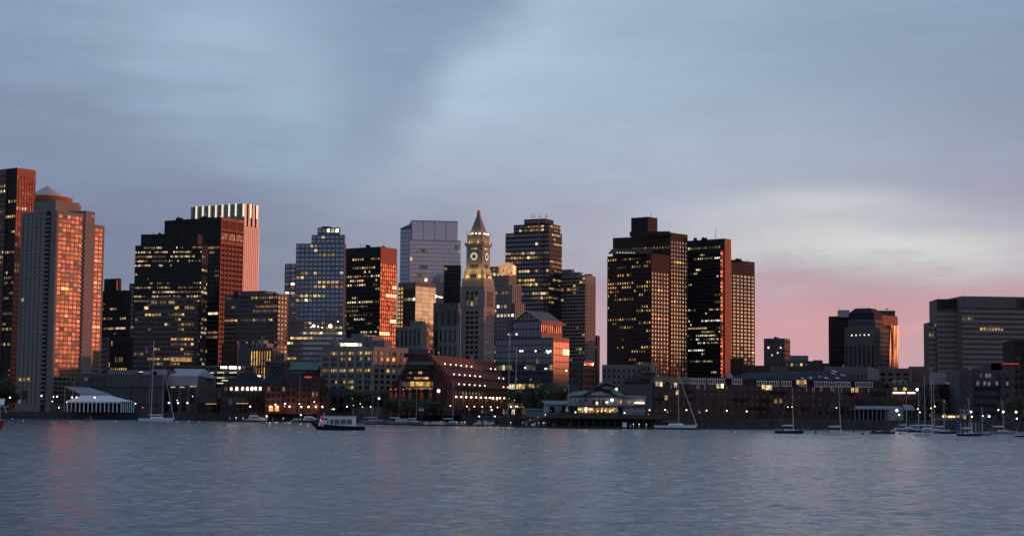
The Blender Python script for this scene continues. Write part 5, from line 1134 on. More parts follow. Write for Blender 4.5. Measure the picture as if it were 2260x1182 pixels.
# ------------------------------------------------------------------ harbour inn on its pier
def harbour_pier():
    x0, x1 = at(1208, 915, 696).x, at(1474, 918, 690).x; Y0, Y1 = 690, 739; z = 5.5
    t = thing('pier', V(((x0 + x1) / 2, 710, 0)), 'wide timber pier on dark pilings carrying the harbour inn', 'pier'); o = V(t.location)
    mb = MB(); mb.obox((x0, Y0, z - .5), (x1 - x0, 0, 0), (0, Y1 - Y0, 0), (0, 0, .5), 'wood_deck'); mb.build('deck', t, o)
    n = 33
    for i in range(n): piece('fascia_board', (), lambda mb: mb.box((0, 0, 0), ((x1 - x0) / n - .06, .2, 1.5), 'wood_deck'), t, V((x0 + (x1 - x0) * (i + .5) / n, Y0 - .1, z - .95)) - o)
    for i in range(17):
        for j in range(3): piece('pile', (), lambda mb: mb.tube((0, 0, -3), (0, 0, z - .6), .28, .24, 'wood_dark', 7), t, V((x0 + .5 + (x1 - x0 - 1) * i / 16, Y0 + .6 + j * 9, 0)) - o)
    mb = MB()
    for i in range(16):
        a = V((x0 + .5 + (x1 - x0 - 1) * i / 16, Y0 + .9, .6)); b = V((x0 + .5 + (x1 - x0 - 1) * (i + 1) / 16, Y0 + .9, z - 1.6))
        mb.tube(a, b, .12, .12, 'wood_dark', 4)
    mb.build('bracing', t, o)
    mb = MB(); mb.obox((x0, Y0 + 20, 0), (x1 - x0, 0, 0), (0, .5, 0), (0, 0, z - .7), 'paint_black'); mb.build('dark_backing', t, o)  # black sheet added behind the piles as the shade under the deck
    rl = MB(); m = 60
    for i in range(m + 1): rl.box((x0 + (x1 - x0) * i / m, Y0 + .15, z + .5), (.1, .1, 1.0), 'wood_dark')
    for hz in (.35, .7, 1.02): rl.box(((x0 + x1) / 2, Y0 + .15, z + hz), (x1 - x0, .07, .07), 'wood_dark')
    rl.build('railing', t, o)
    # the inn
    D = 701; k = D / F
    def X(px, py=890, d=D): return at(px, py, d).x
    def Z(py, d=D, px=1330): return at(px, py, d).z
    h = thing('harbour_inn', V((X(1330), D, z)), 'white gabled harbour inn with green roofs above a glowing golden restaurant floor', 'inn'); q = V(h.location)
    dp = 22
    mb = MB(); mb.obox((X(1258), D + 1.2, z), (X(1400) - X(1258), 0, 0), (0, dp, 0), (0, 0, Z(897) - z), 'cloth_dark'); mb.build('ground_floor', h, q)
    mb = MB(); mb.obox((X(1256), D, Z(896)), (X(1424) - X(1256), 0, 0), (0, dp, 0), (0, 0, Z(876) - Z(896)), 'paint_offwhite'); mb.build('wall', h, q)
    mb = MB(); mb.obox((X(1374), D - .4, z), (X(1423) - X(1374), 0, 0), (0, dp, 0), (0, 0, Z(893) - z), 'paint_offwhite'); mb.build('wall', h, q)
    mb = MB(); mb.obox((X(1254), D - 1.6, Z(897)), (X(1426) - X(1254), 0, 0), (0, 1.6, 0), (0, 0, .45), 'panel_slate'); mb.build('balcony', h, q)
    # golden restaurant windows
    pat = ['lit_gold', 'lit_warm', 'lit_pale', 'lit_gold', 'lit_bright', 'lit_pale', 'lit_gold', 'lit_dim', 'lit_gold', 'lit_dim', 'lit_warm', 'lit_gold', 'lit_dim', 'lit_gold', 'lit_dim', 'lit_warm', 'lit_gold', 'lit_gold', 'lit_dim', 'lit_gold', 'lit_dim']
    for i, m in enumerate(pat):
        w = (X(1360) - X(1276)) / len(pat)
        piece('window', ('rest', m), lambda mb, m=m: mb.box((0, 0, 0), (w - .12, .25, 2.2), m), h, V((X(1276) + w * (i + .5), D + 1.05, Z(904.5))) - q)
    for px, py in ((1277, 903), (1281, 903), (1291, 903), (1294, 904), (1300, 902.5), (1304, 902.5), (1306, 902.6), (1320, 906), (1328, 906.5), (1347, 906.5), (1336, 905), (1352, 904)):
        piece('pendant_lamp', (), lambda mb: mb.ball((0, 0, 0), .22, 'lamp_warm', 6), h, V((X(px), D + .6, Z(py))) - q)
    # main gable
    def gab(pxl, pxa, pxr, yl, ya, d, depth, wallm='paint_offwhite', over=1.6, eave=.5):
        A, B = V((X(pxl, yl, d), d, Z(yl, d))), V((X(pxr, yl, d), d, Z(yl, d))); C_ = V((X(pxa, ya, d), d, Z(ya, d)))
        mb = MB(); mb.prism([A + (C_ - A) * .12 , B + (C_ - B) * .12, C_ - UP * .6, ], (0, depth, 0), wallm); mb.build('gable_wall', h, q)
        mb = MB(); yv = V((0, -over, 0)); dv = V((0, depth + over, 0))
        mb.prism([A + yv, C_ + yv, C_ + yv + UP * eave, A + yv + UP * eave - V((.6, 0, 0))], dv, 'copper_green'); mb.prism([C_ + yv, B + yv, B + yv + UP * eave + V((.6, 0, 0)), C_ + yv + UP * eave], dv, 'copper_green'); mb.build('roof', h, q)
        mb = MB(); yv2 = V((0, -over - .15, 0)); mb.prism([A + yv2, C_ + yv2, C_ + yv2 + UP * (eave + .1), A + yv2 + UP * (eave + .1)], (0, .14, 0), 'metal_black'); mb.prism([C_ + yv2, B + yv2, B + yv2 + UP * (eave + .1), C_ + yv2 + UP * (eave + .1)], (0, .14, 0), 'metal_black'); mb.build('bargeboard', h, q)
    gab(1284, 1326, 1362, 875, 857.5, D - .8, dp)
    gab(1308, 1338, 1370, 860, 846, D + 12, 10)
    mb = MB(); mb.prism([V((X(1250), D - 1.0, Z(877))), V((X(1290), D - 1.0, Z(872))), V((X(1300), D + 10, Z(862, D + 10))), V((X(1262), D + 10, Z(868, D + 10)))], (0, 0, .4), 'copper_green'); mb.build('roof', h, q)
    mb = MB(); mb.prism([V((X(1354), D - 1.0, Z(874.5))), V((X(1378), D - 1.0, Z(874.5))), V((X(1366), D + 10, Z(861, D + 10))), V((X(1352), D + 10, Z(861, D + 10)))], (0, 0, .4), 'copper_green'); mb.build('roof', h, q)
    mb = MB(); mb.prism([V((X(1374), D - .8, Z(876.5))), V((X(1428), D - .8, Z(876.5))), V((X(1420), D + 10, Z(873.5, D + 10))), V((X(1380), D + 10, Z(873.5, D + 10)))], (0, 0, .35), 'copper_green'); mb.build('roof', h, q)
    # hip roof pavilion behind
    mb = MB(); b = [V((X(1311, 857, D + 16), D + 16, Z(857, D + 16))), V((X(1366, 857, D + 16), D + 16, Z(857, D + 16))), V((X(1368, 857, D + 26), D + 26, Z(857, D + 16))), V((X(1313, 857, D + 26), D + 26, Z(857, D + 16)))]
    tp = [V((X(1326, 842, D + 21), D + 20, Z(842, D + 20))), V((X(1344, 842, D + 21), D + 20, Z(842, D + 20))), V((X(1344, 842, D + 21), D + 22, Z(842, D + 20))), V((X(1326, 842, D + 21), D + 22, Z(842, D + 20)))]
    mb.loft([b, tp], 'copper_green'); mb.obox(b[0] - UP * 6, b[1] - b[0], (0, 9, 0), (0, 0, 6.1), 'paint_offwhite'); mb.build('pavilion', h, q)
    # windows, doors and balcony posts of the upper floors
    for px0, px1, y0, y1, m in ((1305, 1317, 865, 871, 'glass_blue'), (1319, 1331, 865, 871, 'glass_blue'), (1306, 1326, 881, 893, 'glass_black'), (1328, 1342, 881, 893, 'glass_black'), (1362, 1368, 882, 891, 'lit_dim'), (1367.5, 1372, 882, 890, 'lit_warm'), (1384, 1391, 882.5, 890.5, 'lit_warm'), (1260, 1264, 880, 886, 'glass_black'), (1266, 1272, 880, 888, 'glass_black'), (1276, 1285, 881, 890, 'glass_black'), (1379, 1390, 898, 902, 'glass_black'), (1398, 1404, 879, 886, 'glass_black')):
        mb = MB(); a = V((X(px0), D - .95 if y0 < 875 else D - .5 if px0 > 1374 and y0 > 893 else D - .1, Z(y1))); mb.obox(a, (X(px1) - X(px0), 0, 0), (0, .2, 0), (0, 0, Z(y0) - Z(y1)), m); ob = mb.build('window', h, q)
        fr = MB(); w_, h_ = X(px1) - X(px0), Z(y0) - Z(y1)
        for e in (0, w_ / 2, w_): fr.box(a + V((e, -.06, h_ / 2)), (.12, .12, h_ + .2), 'paint_white')
        for e in (0, h_): fr.box(a + V((w_ / 2, -.06, e)), (w_ + .1, .1, .12), 'paint_white')
        f = fr.build('frame'); f.parent = ob; f.location = -q
    rl = MB()
    for i in range(48): rl.box((X(1254) + (X(1426) - X(1254)) * i / 47, D - 1.5, Z(897) + .9), (.08, .08, 1.0), 'panel_slate')
    rl.box(((X(1254) + X(1426)) / 2, D - 1.5, Z(897) + 1.4), (X(1426) - X(1254), .1, .1), 'panel_slate'); rl.build('railing', h, q)
    for i in range(12): piece('post', (), lambda mb: mb.box((0, 0, 0), (.22, .22, Z(897) - z), 'panel_slate'), h, V((X(1256) + (X(1374) - X(1256)) * i / 11, D - 1.4, (Z(897) + z) / 2)) - q)
    for i in range(5): piece('bulb', (), lambda mb: mb.ball((0, 0, 0), .16, 'lit_bright', 6), h, V((X(1402 + i * 4.4), D - 1.2, Z(887.5 + i * .15))) - q)
    for px, py in ((1360, 858), (1350.5, 882), (1317.5, 888.5), (1339, 887)): piece('wall_lamp', (), lambda mb: mb.ball((0, 0, 0), .2, 'lamp_warm', 6), h, V((X(px), D - 1.0, Z(py))) - q)
    # awning with little peaks at right end
    mb = MB(); mb.obox((X(1398), D - 1.8, Z(893)), (X(1424) - X(1398), 0, 0), (0, 1.6, 0), (0, 0, .3), 'brick_salmon'); mb.build('awning', h, q)
    # flagpole and flag
    fp = thing('flagpole', V((X(1318), D - 2.4, z)), 'thin white pole rising in front of the harbour inn gable', 'flagpole'); mb = MB(); mb.tube((0, 0, 0), (0, 0, Z(864) - z), .09, .05, 'paint_white', 6); mb.build('pole', fp); mb = MB(); mb.ball((0, 0, Z(864) - z), .14, 'paint_white'); mb.build('finial', fp)
    fl = thing('flag', V((X(1289), D - 2.0, Z(895))), 'draped striped flag hanging on the balcony of the harbour inn', 'flag'); w_ = X(1303) - X(1289)
    for i in range(13): mb = MB(); mb.box((w_ / 2, math.sin(i) * .06, 3.1 * (i + .5) / 13), (w_, .06, 3.1 / 13 - .01), 'flag_red' if i % 2 == 0 else 'paint_offwhite'); mb.build('stripe', fl)
    mb = MB(); mb.box((w_ * .22, -.12, 2.3), (w_ * .44, .08, 1.6), 'flag_blue'); mb.build('canton', fl)
    # terrace parasols (closed, white) on the deck
    for px, lab in ((1359, 'white closed parasol standing at the right end of the golden restaurant windows'), (1250, 'white closed parasol near the left corner of the pier deck')):
        p = thing('parasol', V((X(px), D - 6, z)), lab, 'parasol', 'closed parasols on the pier'); mb = MB(); mb.tube((0, 0, 0), (0, 0, 2.9), .05, .05, 'aluminium', 6); mb.build('pole', p); mb = MB(); mb.lathe((0, 0, 1.1), [(.75, 0), (.55, .4), (.08, 2.0)], 'canvas_white', 8); mb.build('canopy', p)
    return X, Z
harbour_pier()
# lower building and sheds left of the inn
t = Tower('boathouse', 'pale low shed with a grey gabled roof left of the harbour inn', 'boathouse', 1258, 720)
a = t.vol(1200, 1205, 1258, 893, 720, 70, 'paint_offwhite', None, st(4, 6, .6, .4, .2, .2, 'glass_black', None, top=.6), depth=None)
mb = MB(); gable(mb, a['c'] + UP * a['h'], a['r'], a['l'], a['wr'], max(8, a['wf']), 1.6, 'tin_roof', .6); t.part('roof', mb); t.finish(10)
mb = MB(); a, b = at(1160, 903, 742), at(1214, 903, 742); mb.obox((a.x, 742, GZ), (b.x - a.x, 0, 0), (0, 8, 0), (0, 0, a.z - GZ), 'tin_roof'); mb.obox((a.x - .4, 741.6, a.z + .004), (b.x - a.x + .8, 0, 0), (0, 8.8, 0), (0, 0, .35), 'paint_offwhite')
one('storage_container', mb, 'long pale blue container shed between the brick hotel and the inn', 'container', None, V((a.x, 742, GZ)))

# ------------------------------------------------------------------ long wharf apartments
def wharf_block(name, lab, xl, xc, xr, y, D, th, seed, gable_mat):
    t = Tower(name, lab, 'wharf building', xc, D, 'long brick wharf buildings'); rng = random.Random(seed)
    q = st(3.45, 3.1, .60, .48, .35, .3, 'glass_dark', (.0, .0, .03, GOLD), top=.4, bot=.6, rows={-1: .10, -2: .03, -3: .05, -4: .05})
    a = t.vol(xl, xc, xr, y + 14, D, th, 'brick_brown', None, q, part='wall')
    c, r, l, thr = a['c'], a['r'], a['l'], a['th']; n = V((math.cos(thr), -math.sin(thr), 0)); z1 = a['z1']; wr, wf = a['wr'], a['wf']
    hr = at(xc, y, D).z - z1
    # set-back loft storey with white framed window boxes, then a low pitched slate roof
    mb = MB(); mb.obox(c + UP * a['h'] - n * 3.2, r * wr, -n * (wf - 6.4), UP * (hr - .5), 'brick_dark'); t.part('loft', mb)
    mb = MB(); mb.prism([c + UP * a['h'] + n * .3, c + UP * a['h'] - n * 3.2 + UP * hr, c + UP * a['h'] - n * (wf / 2) + UP * (hr + .9), c + UP * a['h'] - n * (wf - 3.2) + UP * hr, c + UP * a['h'] - n * (wf + .3)], r * .5, gable_mat); t.part('gable_wall', mb)
    mb = MB(); mb.prism([c + UP * (a['h'] + hr - .3) + n * -2.4, c + UP * (a['h'] + hr + .2) - n * (wf / 2), c + UP * (a['h'] + hr - .3) - n * (wf - 2.4), c + UP * (a['h'] + hr - .0) - n * (wf - 2.4), c + UP * (a['h'] + hr + .7) - n * (wf / 2), c + UP * (a['h'] + hr) - n * 2.4], r * wr, 'slate_roof'); t.part('roof', mb)
    s = 1.5
    while s < wr - 6:
        w = rng.choice((3.4, 4.6, 6.4, 8.0)); hh = 2.3; m = rng.choice(('glass_dark', 'glass_dark', 'glass_blue', 'glass_black', 'lit_faint', 'lit_dim') if rng.random() < .5 else ('glass_dark', 'glass_black'))
        p = c + UP * (a['h'] + .15) + r * s - n * 1.2
        d = MB(); d.obox(p, r * w, -n * 2.5, UP * hh, 'brick_dark'); ob = t.part('dormer', d)
        fr = MB(); k = max(2, int(w / 1.1))
        for i in range(k + 1): fr.obox(p + r * (w - .12) * (i / k) + n * .16, r * .2, -n * .15, UP * hh, 'paint_white')
        for e in (0, hh - .18): fr.obox(p + UP * e + n * .17, r * w, -n * .15, UP * .25, 'paint_white')
        f = fr.build('frame'); f.parent = ob; f.location = -t.o
        g = MB(); g.obox(p + r * .1 + UP * .15 + n * .06, r * (w - .2), -n * .05, UP * (hh - .3), m); f = g.build('pane'); f.parent = ob; f.location = -t.o
        s += w + rng.choice((.5, 1.0, 2.2, 3.5))
    # white frames about the top-floor windows, balconies below
    nb = round(wr / 3.6); bw = wr / nb
    for i in range(nb):
        if rng.random() < .55:
            p = c + r * ((i + .5) * bw) + n * .1 + UP * (a['h'] - .4 - 3.45 * .55)
            def fr(mb):
                for e in (-.9, 0, .9): mb.box((e, -.12, .85), (.2, .12, 1.9), 'paint_white')
                for e in (-.05, 1.8): mb.box((0, -.12, e), (1.9, .12, .2), 'paint_white')
            piece('window_frame', ('wb',), fr, t.r, p - UP * .05 - t.o, math.pi / 2 - thr)
        for j in (1, 2, 3):
            if rng.random() < .22:
                p = c + r * ((i + .5) * bw) + UP * (j * 3.45 + 1.2) + n * .3
                piece('balcony', ('wb',), lambda mb: (mb.obox((-1.6, 0, 0), (3.2, 0, 0), (0, -1.3, 0), (0, 0, .15), 'metal_black'), mb.obox((-1.6, -1.3, .15), (3.2, 0, 0), (0, .06, 0), (0, 0, .95), 'metal_black')), t.r, p - t.o, math.pi / 2 - thr)
    return t, a
t, a = wharf_block('wharf_building', 'long dark brick wharf building whose blue grey gable end faces the inn', 1374, 1441, 1668, 832, 742, 74, 3, 'panel_slate')
mb = MB(); mb.obox(a['A'], -a['l'] * a['wf'], -a['r'] * .3, UP * a['h'], 'panel_slate'); t.part('end_wall', mb)
mb = MB(); mb.obox(a['c'] + UP * (a['h'] + .8) + V((0, -.6, 0)), a['r'] * (a['wr'] * .36), V((0, .5, 0)), UP * 2.1, 'concrete_beige'); t.part('loft_front', mb)
for px, py, m in ((1449.5, 846, 'lit_pale'), (1458.5, 847, 'lit_pale'), (1491, 849, 'lit_pale'), (1495, 865, 'lit_warm'), (1470, 877, 'lit_warm'), (1585, 851, 'lit_pale'), (1594, 851, 'lit_pale')):
    piece('window', ('wharf', m), lambda mb, m=m: mb.box((0, 0, 0), (1.2, .25, 1.9), m), t.r, at(px, py, 741.6 + (px - 1441) * .048 - 1.2) - t.o)
mb = MB(); p = at(1612, 829, 752); mb.lathe(V((p.x, p.y, p.z - 1)), [(.0, 1.9), (.6, 1.7), (.95, 1.1), (1.05, .2), (1.05, 0)], 'paint_offwhite', 12); t.part('satellite_dome', mb); t.finish(160)
t, a = wharf_block('wharf_building', 'long dark brick wharf building with a great slate hip roof dotted by skylights', 1655, 1664, 1955, 838, 764, 84, 8, 'brick_dark')
c, r = a['c'], a['r']; z = a['z1'] + 3
e0, e1 = at(1600, 838, 768), at(1925, 841, 775); rg0, rg1 = at(1650, 822, 790), at(1842, 817, 792)
mb = MB(); bk = V((0, 46, 0)); mb.poly([e0, e1, rg1, rg0], 'slate_roof'); mb.poly([e1, e1 + bk, rg1], 'slate_roof'); mb.poly([e0 + bk, e0, rg0], 'slate_roof'); mb.poly([e1 + bk, e0 + bk, rg0, rg1], 'slate_roof'); t.part('hip_roof', mb)
nrm = (e1 - e0).cross(rg0 - e0).normalized()
for i in range(14):
    f = .04 + i * .068; pa, pb = e0 + (e1 - e0) * f, rg0 + (rg1 - rg0) * f; mb = MB(); mb.tube(pa + nrm * .1, pb + nrm * .1, .16, .16, 'metal_black', 4); t.part('roof_rib', mb)
rng = random.Random(11)
for i in range(22):
    f = .45 + rng.random() * .5; g = .15 + rng.random() * .7; pa, pb = e0 + (e1 - e0) * f, rg0 + (rg1 - rg0) * min(f, .98); p = pa + (pb - pa) * g; u = (pb - pa).normalized(); w = (e1 - e0).normalized()
    mb = MB(); mb.obox(p, w * 1.1, u * 2.6, nrm * .25, 'glass_pale'); t.part('skylight', mb)
for px, py, m in ((1761, 843, 'lit_warm'), (1769, 843.5, 'lit_warm'), (1776, 842, 'lit_gold'), (1685, 853, 'lit_warm'), (1693.5, 854.5, 'lit_pale'), (1700.5, 854.5, 'lit_pale'), (1882, 860, 'lit_warm'), (1891, 860, 'lit_warm'), (1712, 884, 'lit_dim'), (1723, 884, 'lit_dim'), (1812, 858, 'lit_faint'), (1835, 858, 'lit_faint')):
    piece('window', ('wharf2', m), lambda mb, m=m: mb.box((0, 0, 0), (1.3, .25, 2.0), m), t.r, at(px, py, 762.6 + (px - 1664) * .02) - t.o)
t.finish(160)

# right-hand shore: bulb-lit house, sheds, dark wharf block
t = Tower('wharf_house', 'low dark house with a string of white bulbs under its pale dormer', 'house', 2040, 790)
a = t.vol(1966, 2040, 2046, 855, 790, 6, 'brick_dark', st(3.4, 3.4, .5, .45, .3, .3, 'glass_black', (.1, .2, .05, GOLD), top=3), None, depth=20)
mb = MB(); gable(mb, a['A'] + UP * a['h'], -a['l'], a['r'], a['wf'], 20, 2.2, 'slate_roof', .5); t.part('roof', mb)
t.vol(1974, 2000, 2006, 838, 796, 6, 'paint_offwhite', st(2.5, 2.2, .45, .3, .2, .2, 'glass_black', None, top=.6), None, yb=850, part='dormer', depth=10)
for i in range(20):
    if i in (11, 12): continue
    piece('bulb', (), lambda mb: mb.ball((0, 0, 0), .15, 'lamp_pink', 6), t.r, at(1972 + i * 2.45, 866.3, 788.5) - t.o)
for px, m in ((1976, 'lit_warm'), (1997, 'lit_gold')): piece('window', ('wh', m), lambda mb, m=m: mb.box((0, 0, 0), (1.5, .2, 1.5), m), t.r, at(px, 858, 788.4) - t.o)
t.finish(60)
t = Tower('wharf_shed', 'long open shed with a flat pale roof on the right pier', 'shed', 1985, 732)
x0, x1 = at(1886, 906, 732).x, at(1992, 906, 732).x; zr = at(1940, 904, 732).z
mb = MB(); mb.obox((x0, 731, zr), (x1 - x0, 0, 0), (0, 12, 0), (0, 0, .35), 'tin_roof'); mb.prism([(x0, 731, zr), (x1, 731, zr), (x1 - 2, 737, zr + 1.6), (x0 + 2, 737, zr + 1.6)], (0, .2, 0), 'tin_roof'); mb.poly([(x0 - .5, 730.5, zr + .36), (x1, 730.5, zr + .36), (x1, 737, zr + 1.7), (x0 + 2, 737, zr + 1.7)], 'tin_roof'); t.part('roof', mb)
for i in range(12): piece('post', ('shed',), lambda mb: mb.box((0, 0, 0), (.25, .25, zr - GZ), 'paint_offwhite'), t.r, V((x0 + (x1 - x0) * i / 11, 731.4, (zr + GZ) / 2)) - t.o)
mb = MB(); xa = at(1958, 915, 732).x; mb.obox((xa, 731.3, GZ), (x1 - xa, 0, 0), (0, 10, 0), (0, 0, zr - GZ), 'paint_offwhite')
for i in range(9): mb.box((xa + (x1 - xa) * (i + .5) / 9, 731.2, (zr + GZ) / 2), (.18, .2, zr - GZ), 'stone_grey')
t.part('wall', mb); mb = MB(); mb.obox((x0 + .5, 741, GZ), (x1 - x0 - 1, 0, 0), (0, .3, 0), (0, 0, zr - GZ), 'cloth_dark'); t.part('back_wall', mb)
x0, x1 = at(1994, 906, 738).x, at(2020, 906, 738).x
mb = MB(); mb.poly([(x0, 737, zr), (x1, 737, zr), (x1, 744, zr + 2.4), (x0 + 1, 744, zr + 2.4)], 'tin_roof'); mb.obox((x0 + .4, 738, GZ), (x1 - x0 - .8, 0, 0), (0, 10, 0), (0, 0, zr - GZ), 'cloth_dark')
one('wharf_shed', mb, 'small dark shed with a sloping teal roof right of the long open shed', 'shed', None, V((x0, 738, GZ)))
t = Tower('wharf_building', 'dark slate fronted wharf block with a shadowy central recess, by the right edge', 'wharf building', 2238, 770)
a = t.vol(2116, 2239, 2243, 816, 770, 5, 'panel_slate', None, None, depth=34)
r = -a['l']; n = V((-math.sin(a['th']), -math.cos(a['th']), 0))
for f0, f1 in ((0, .26), (.72, 1)):
    mb = MB(); mb.obox(a['A'] + r * a['wf'] * f0, r * a['wf'] * (f1 - f0), n * 1.6, UP * a['h'], 'panel_slate')
    t.facade(mb, a['A'] + r * a['wf'] * f0 + n * 1.6, -a['th'], a['wf'] * (f1 - f0), GZ, a['z1'], st(3.6, 3.4, .5, .5, .15, .15, 'glass_black', (.05, .1, .02, GOLD), top=1), 'panel_slate'); t.part('wing_wall', mb)
for j in range(4): mb = MB(); mb.obox(a['A'] + r * a['wf'] * .265 + UP * (3.4 + j * 3.6), r * a['wf'] * .45, n * 1.3, UP * .9, 'metal_black'); t.part('balcony', mb)
for i, (px, py, m) in enumerate(((2165, 828, 'glass_blue'), (2177, 828, 'glass_pale'), (2184, 828, 'glass_pale'), (2158, 845, 'glass_pale'), (2173, 845, 'glass_pale'), (2183, 846, 'glass_pale'), (2194, 845, 'beacon_red'), (2200, 845, 'glass_pale'), (2223, 846, 'glass_pale'))):
    piece('window', ('slate', m), lambda mb, m=m: mb.box((0, 0, 0), (1.1, .3, 1.6), 'glass_red' if m == 'beacon_red' else m), t.r, at(px, py, 767.2) - t.o)
for px, w, y0 in ((2192, 8, 800), (2212, 10, 801)): mb = MB(); p = at(px, 816, 775); mb.obox((p.x - w / 2, 775, p.z - .5), (w, 0, 0), (0, 6, 0), (0, 0, at(px, y0, 775).z - p.z + .5), 'panel_slate'); t.part('chimney', mb)
mb = MB(); p = at(2230, 802, 774); mb.obox((p.x - 4, 774, p.z - 3), (8.4, 0, 0), (0, 6, 0), (0, 0, 3.4), 'roof_glow' if False else 'brick_red'); mb.box((p.x, 773.6, p.z), (7.4, .3, .3), 'neon_red'); t.part('roof_unit', mb); t.finish(60)
t = Tower('wharf_building', 'dark brick wharf block cut by the right edge beside the slate block', 'wharf building', 2262, 775)
t.vol(2240, 2330, 2334, 815, 775, 4, 'brick_brown', st(3.6, 3.2, .5, .5, .3, .3, 'glass_black', (.1, .2, .05, GOLD), top=1), None, depth=24); t.finish(40)
t = Tower('office_block', 'dark square block before the banded government building at the right edge', 'office block', 2262, 860)
t.vol(2236, 2300, 2304, 751, 860, 4, 'metal_black', st(4, 5, .4, .5, light=(.1, .2, .04, GOLD), glass='glass_black', top=8), None, depth=24); t.finish(10)
t = Tower('brick_building', 'low dark row house with few lights between the bulb lit house and the slate block', 'brick building', 2110, 800)
a = t.vol(2046, 2118, 2122, 848, 800, 6, 'brick_dark', st(3.4, 3.2, .5, .5, .3, .3, 'glass_black', (.2, .15, .05, GOLD), top=1), None, depth=16)
mb = MB(); mb.prism([at(2084, 843, 798), at(2120, 843, 798), at(2120, 848, 797), at(2094, 848, 797)], (0, 3, 0), 'canvas_white'); t.part('awning', mb)
mb = MB(); mb.obox(at(2060, 836, 812) - UP * 5, (12, 0, 0), (0, 8, 0), (0, 0, 8.0), 'panel_mauve'); t.part('roof_unit', mb); t.finish(40)
# pink neon-lit quay cafe and blue float house at right
t = Tower('quay_cafe', 'low quay cafe with a warm glowing front among the right hand masts', 'cafe', 2130, 735)
t.vol(2078, 2134, 2137, 914, 735, 4, 'brick_brown', st(2.4, 3, .3, .35, .2, .2, 'roof_glow', None, top=.3), None, depth=8, part='wall'); t.finish(20)
for px in (2082, 2094, 2099, 2105): piece('wall_lamp', ('c',), lambda mb: mb.ball((0, 0, 0), .3, 'lamp_warm', 6), t.r, at(px, 919 - (px < 2090), 733) - t.o)
t = Tower('dock_office', 'little white dock office with dark windows on posts, right harbour', 'dock office', 2128, 716)
t.vol(2118, 2138, 2142, 903, 716, 20, 'paint_offwhite', st(2.2, 1.5, .4, .3, .15, .15, 'glass_black', None, top=.5), None, depth=5, yb=914); t.finish(10)

# ------------------------------------------------------------------ trees
def leaf_mass(rng, R_, H, n, m1, m2):
    mb = MB(); clumps = [(V((rng.gauss(0, .42) * R_, rng.gauss(0, .42) * R_, H * (.42 + .5 * rng.random()))), R_ * (.28 + .25 * rng.random())) for _ in range(16)]
    for i in range(n):
        c, s = rng.choice(clumps); d = V((rng.gauss(0, 1), rng.gauss(0, 1), rng.gauss(0, .8))).normalized() * s * (rng.random() ** .4)
        p = c + d; a = V((rng.gauss(0, 1), rng.gauss(0, 1), rng.gauss(0, .7))).normalized(); b = a.orthogonal().normalized(); w = .22 + .28 * rng.random()
        mb.poly([p - a * w, p + b * w * .7, p + a * w, p - b * w * .7], m1 if rng.random() < .6 else m2)
    return mb
def tree(px, D, h, R_, lab, seed, group='trees along the waterfront', m=('leaf_dark', 'leaf_mid')):
    rng = random.Random(seed); p = at(px, 905, D); p.z = GZ
    t = thing('tree', p, lab, 'tree', group)
    mb = MB(); mb.tube((0, 0, -.3), (.1, 0, h * .45), .32, .2, 'bark', 8)
    for i in range(6):
        a = i * 1.05 + rng.random(); mb.tube((.05, 0, h * (.3 + .03 * i)), (math.cos(a) * R_ * .6, math.sin(a) * R_ * .6, h * (.58 + .06 * rng.random())), .13, .04, 'bark', 5)
    mb.build('trunk', t)
    leaf_mass(rng, R_, h, 2600, *m).build('crown', t)
for i, q in enumerate((
    (782, 915, 12, 5.5, 'leafy tree left of the paired thin masts, by the stone block'), (812, 918, 14, 6, 'leafy tree right of the paired thin masts, before the stone block'), (842, 915, 13, 5.5, 'leafy tree touching the left slope of the brick hotel'),
    (872, 850, 7.5, 5, 'low dark tree before the left end of the brick hotel'), (903, 848, 7, 5, 'low dark tree under the glowing band of the brick hotel'), (938, 846, 7, 5, 'low dark tree before the middle of the hotel gable'), (966, 844, 6, 4, 'low dark tree at the right end of the hotel gable'),
    (1150, 830, 12, 5, 'green tree at the far end of the brick hotel'), (1178, 800, 14, 6, 'tall green tree before the gabled glass building'), (1206, 800, 16, 7, 'tallest dark tree between the hotel and the inn'), (1234, 790, 15, 6.5, 'dark tree beside the white gantry pole'), (1264, 780, 12, 6, 'dark tree behind the left roof of the inn'), (1290, 775, 10, 5, 'dark tree peeping behind the inn gable'),
    (8, 960, 20, 8, 'big dark tree at the left edge below the granite tower'), (26, 960, 15, 5, 'dark tree at the foot of the beige tower'), (1992, 860, 17, 7, 'dark tree left among the trees on the right skyline'), (2012, 865, 20, 8, 'tallest dark tree on the skyline left of the government block'), (2034, 860, 18, 7, 'dark tree right among the trees on the right skyline'),
    (1962, 862, 15, 6, 'dark tree behind the end of the slate roofed wharf building'), (2246, 740, 11, 6, 'rounded tree at the right edge under two white lamps'), (1948, 760, 8, 4, 'small green tree behind the long open shed'), (1365, 800, 12, 5, 'dark tree between the inn and the blue gable end'), (160, 952, 7, 3, 'small tree lit yellow at the foot of the beige tower'), (2075, 745, 9, 3, 'slim tree by the quay cafe'))):
    tree(*q[:4], q[4], 40 + i)
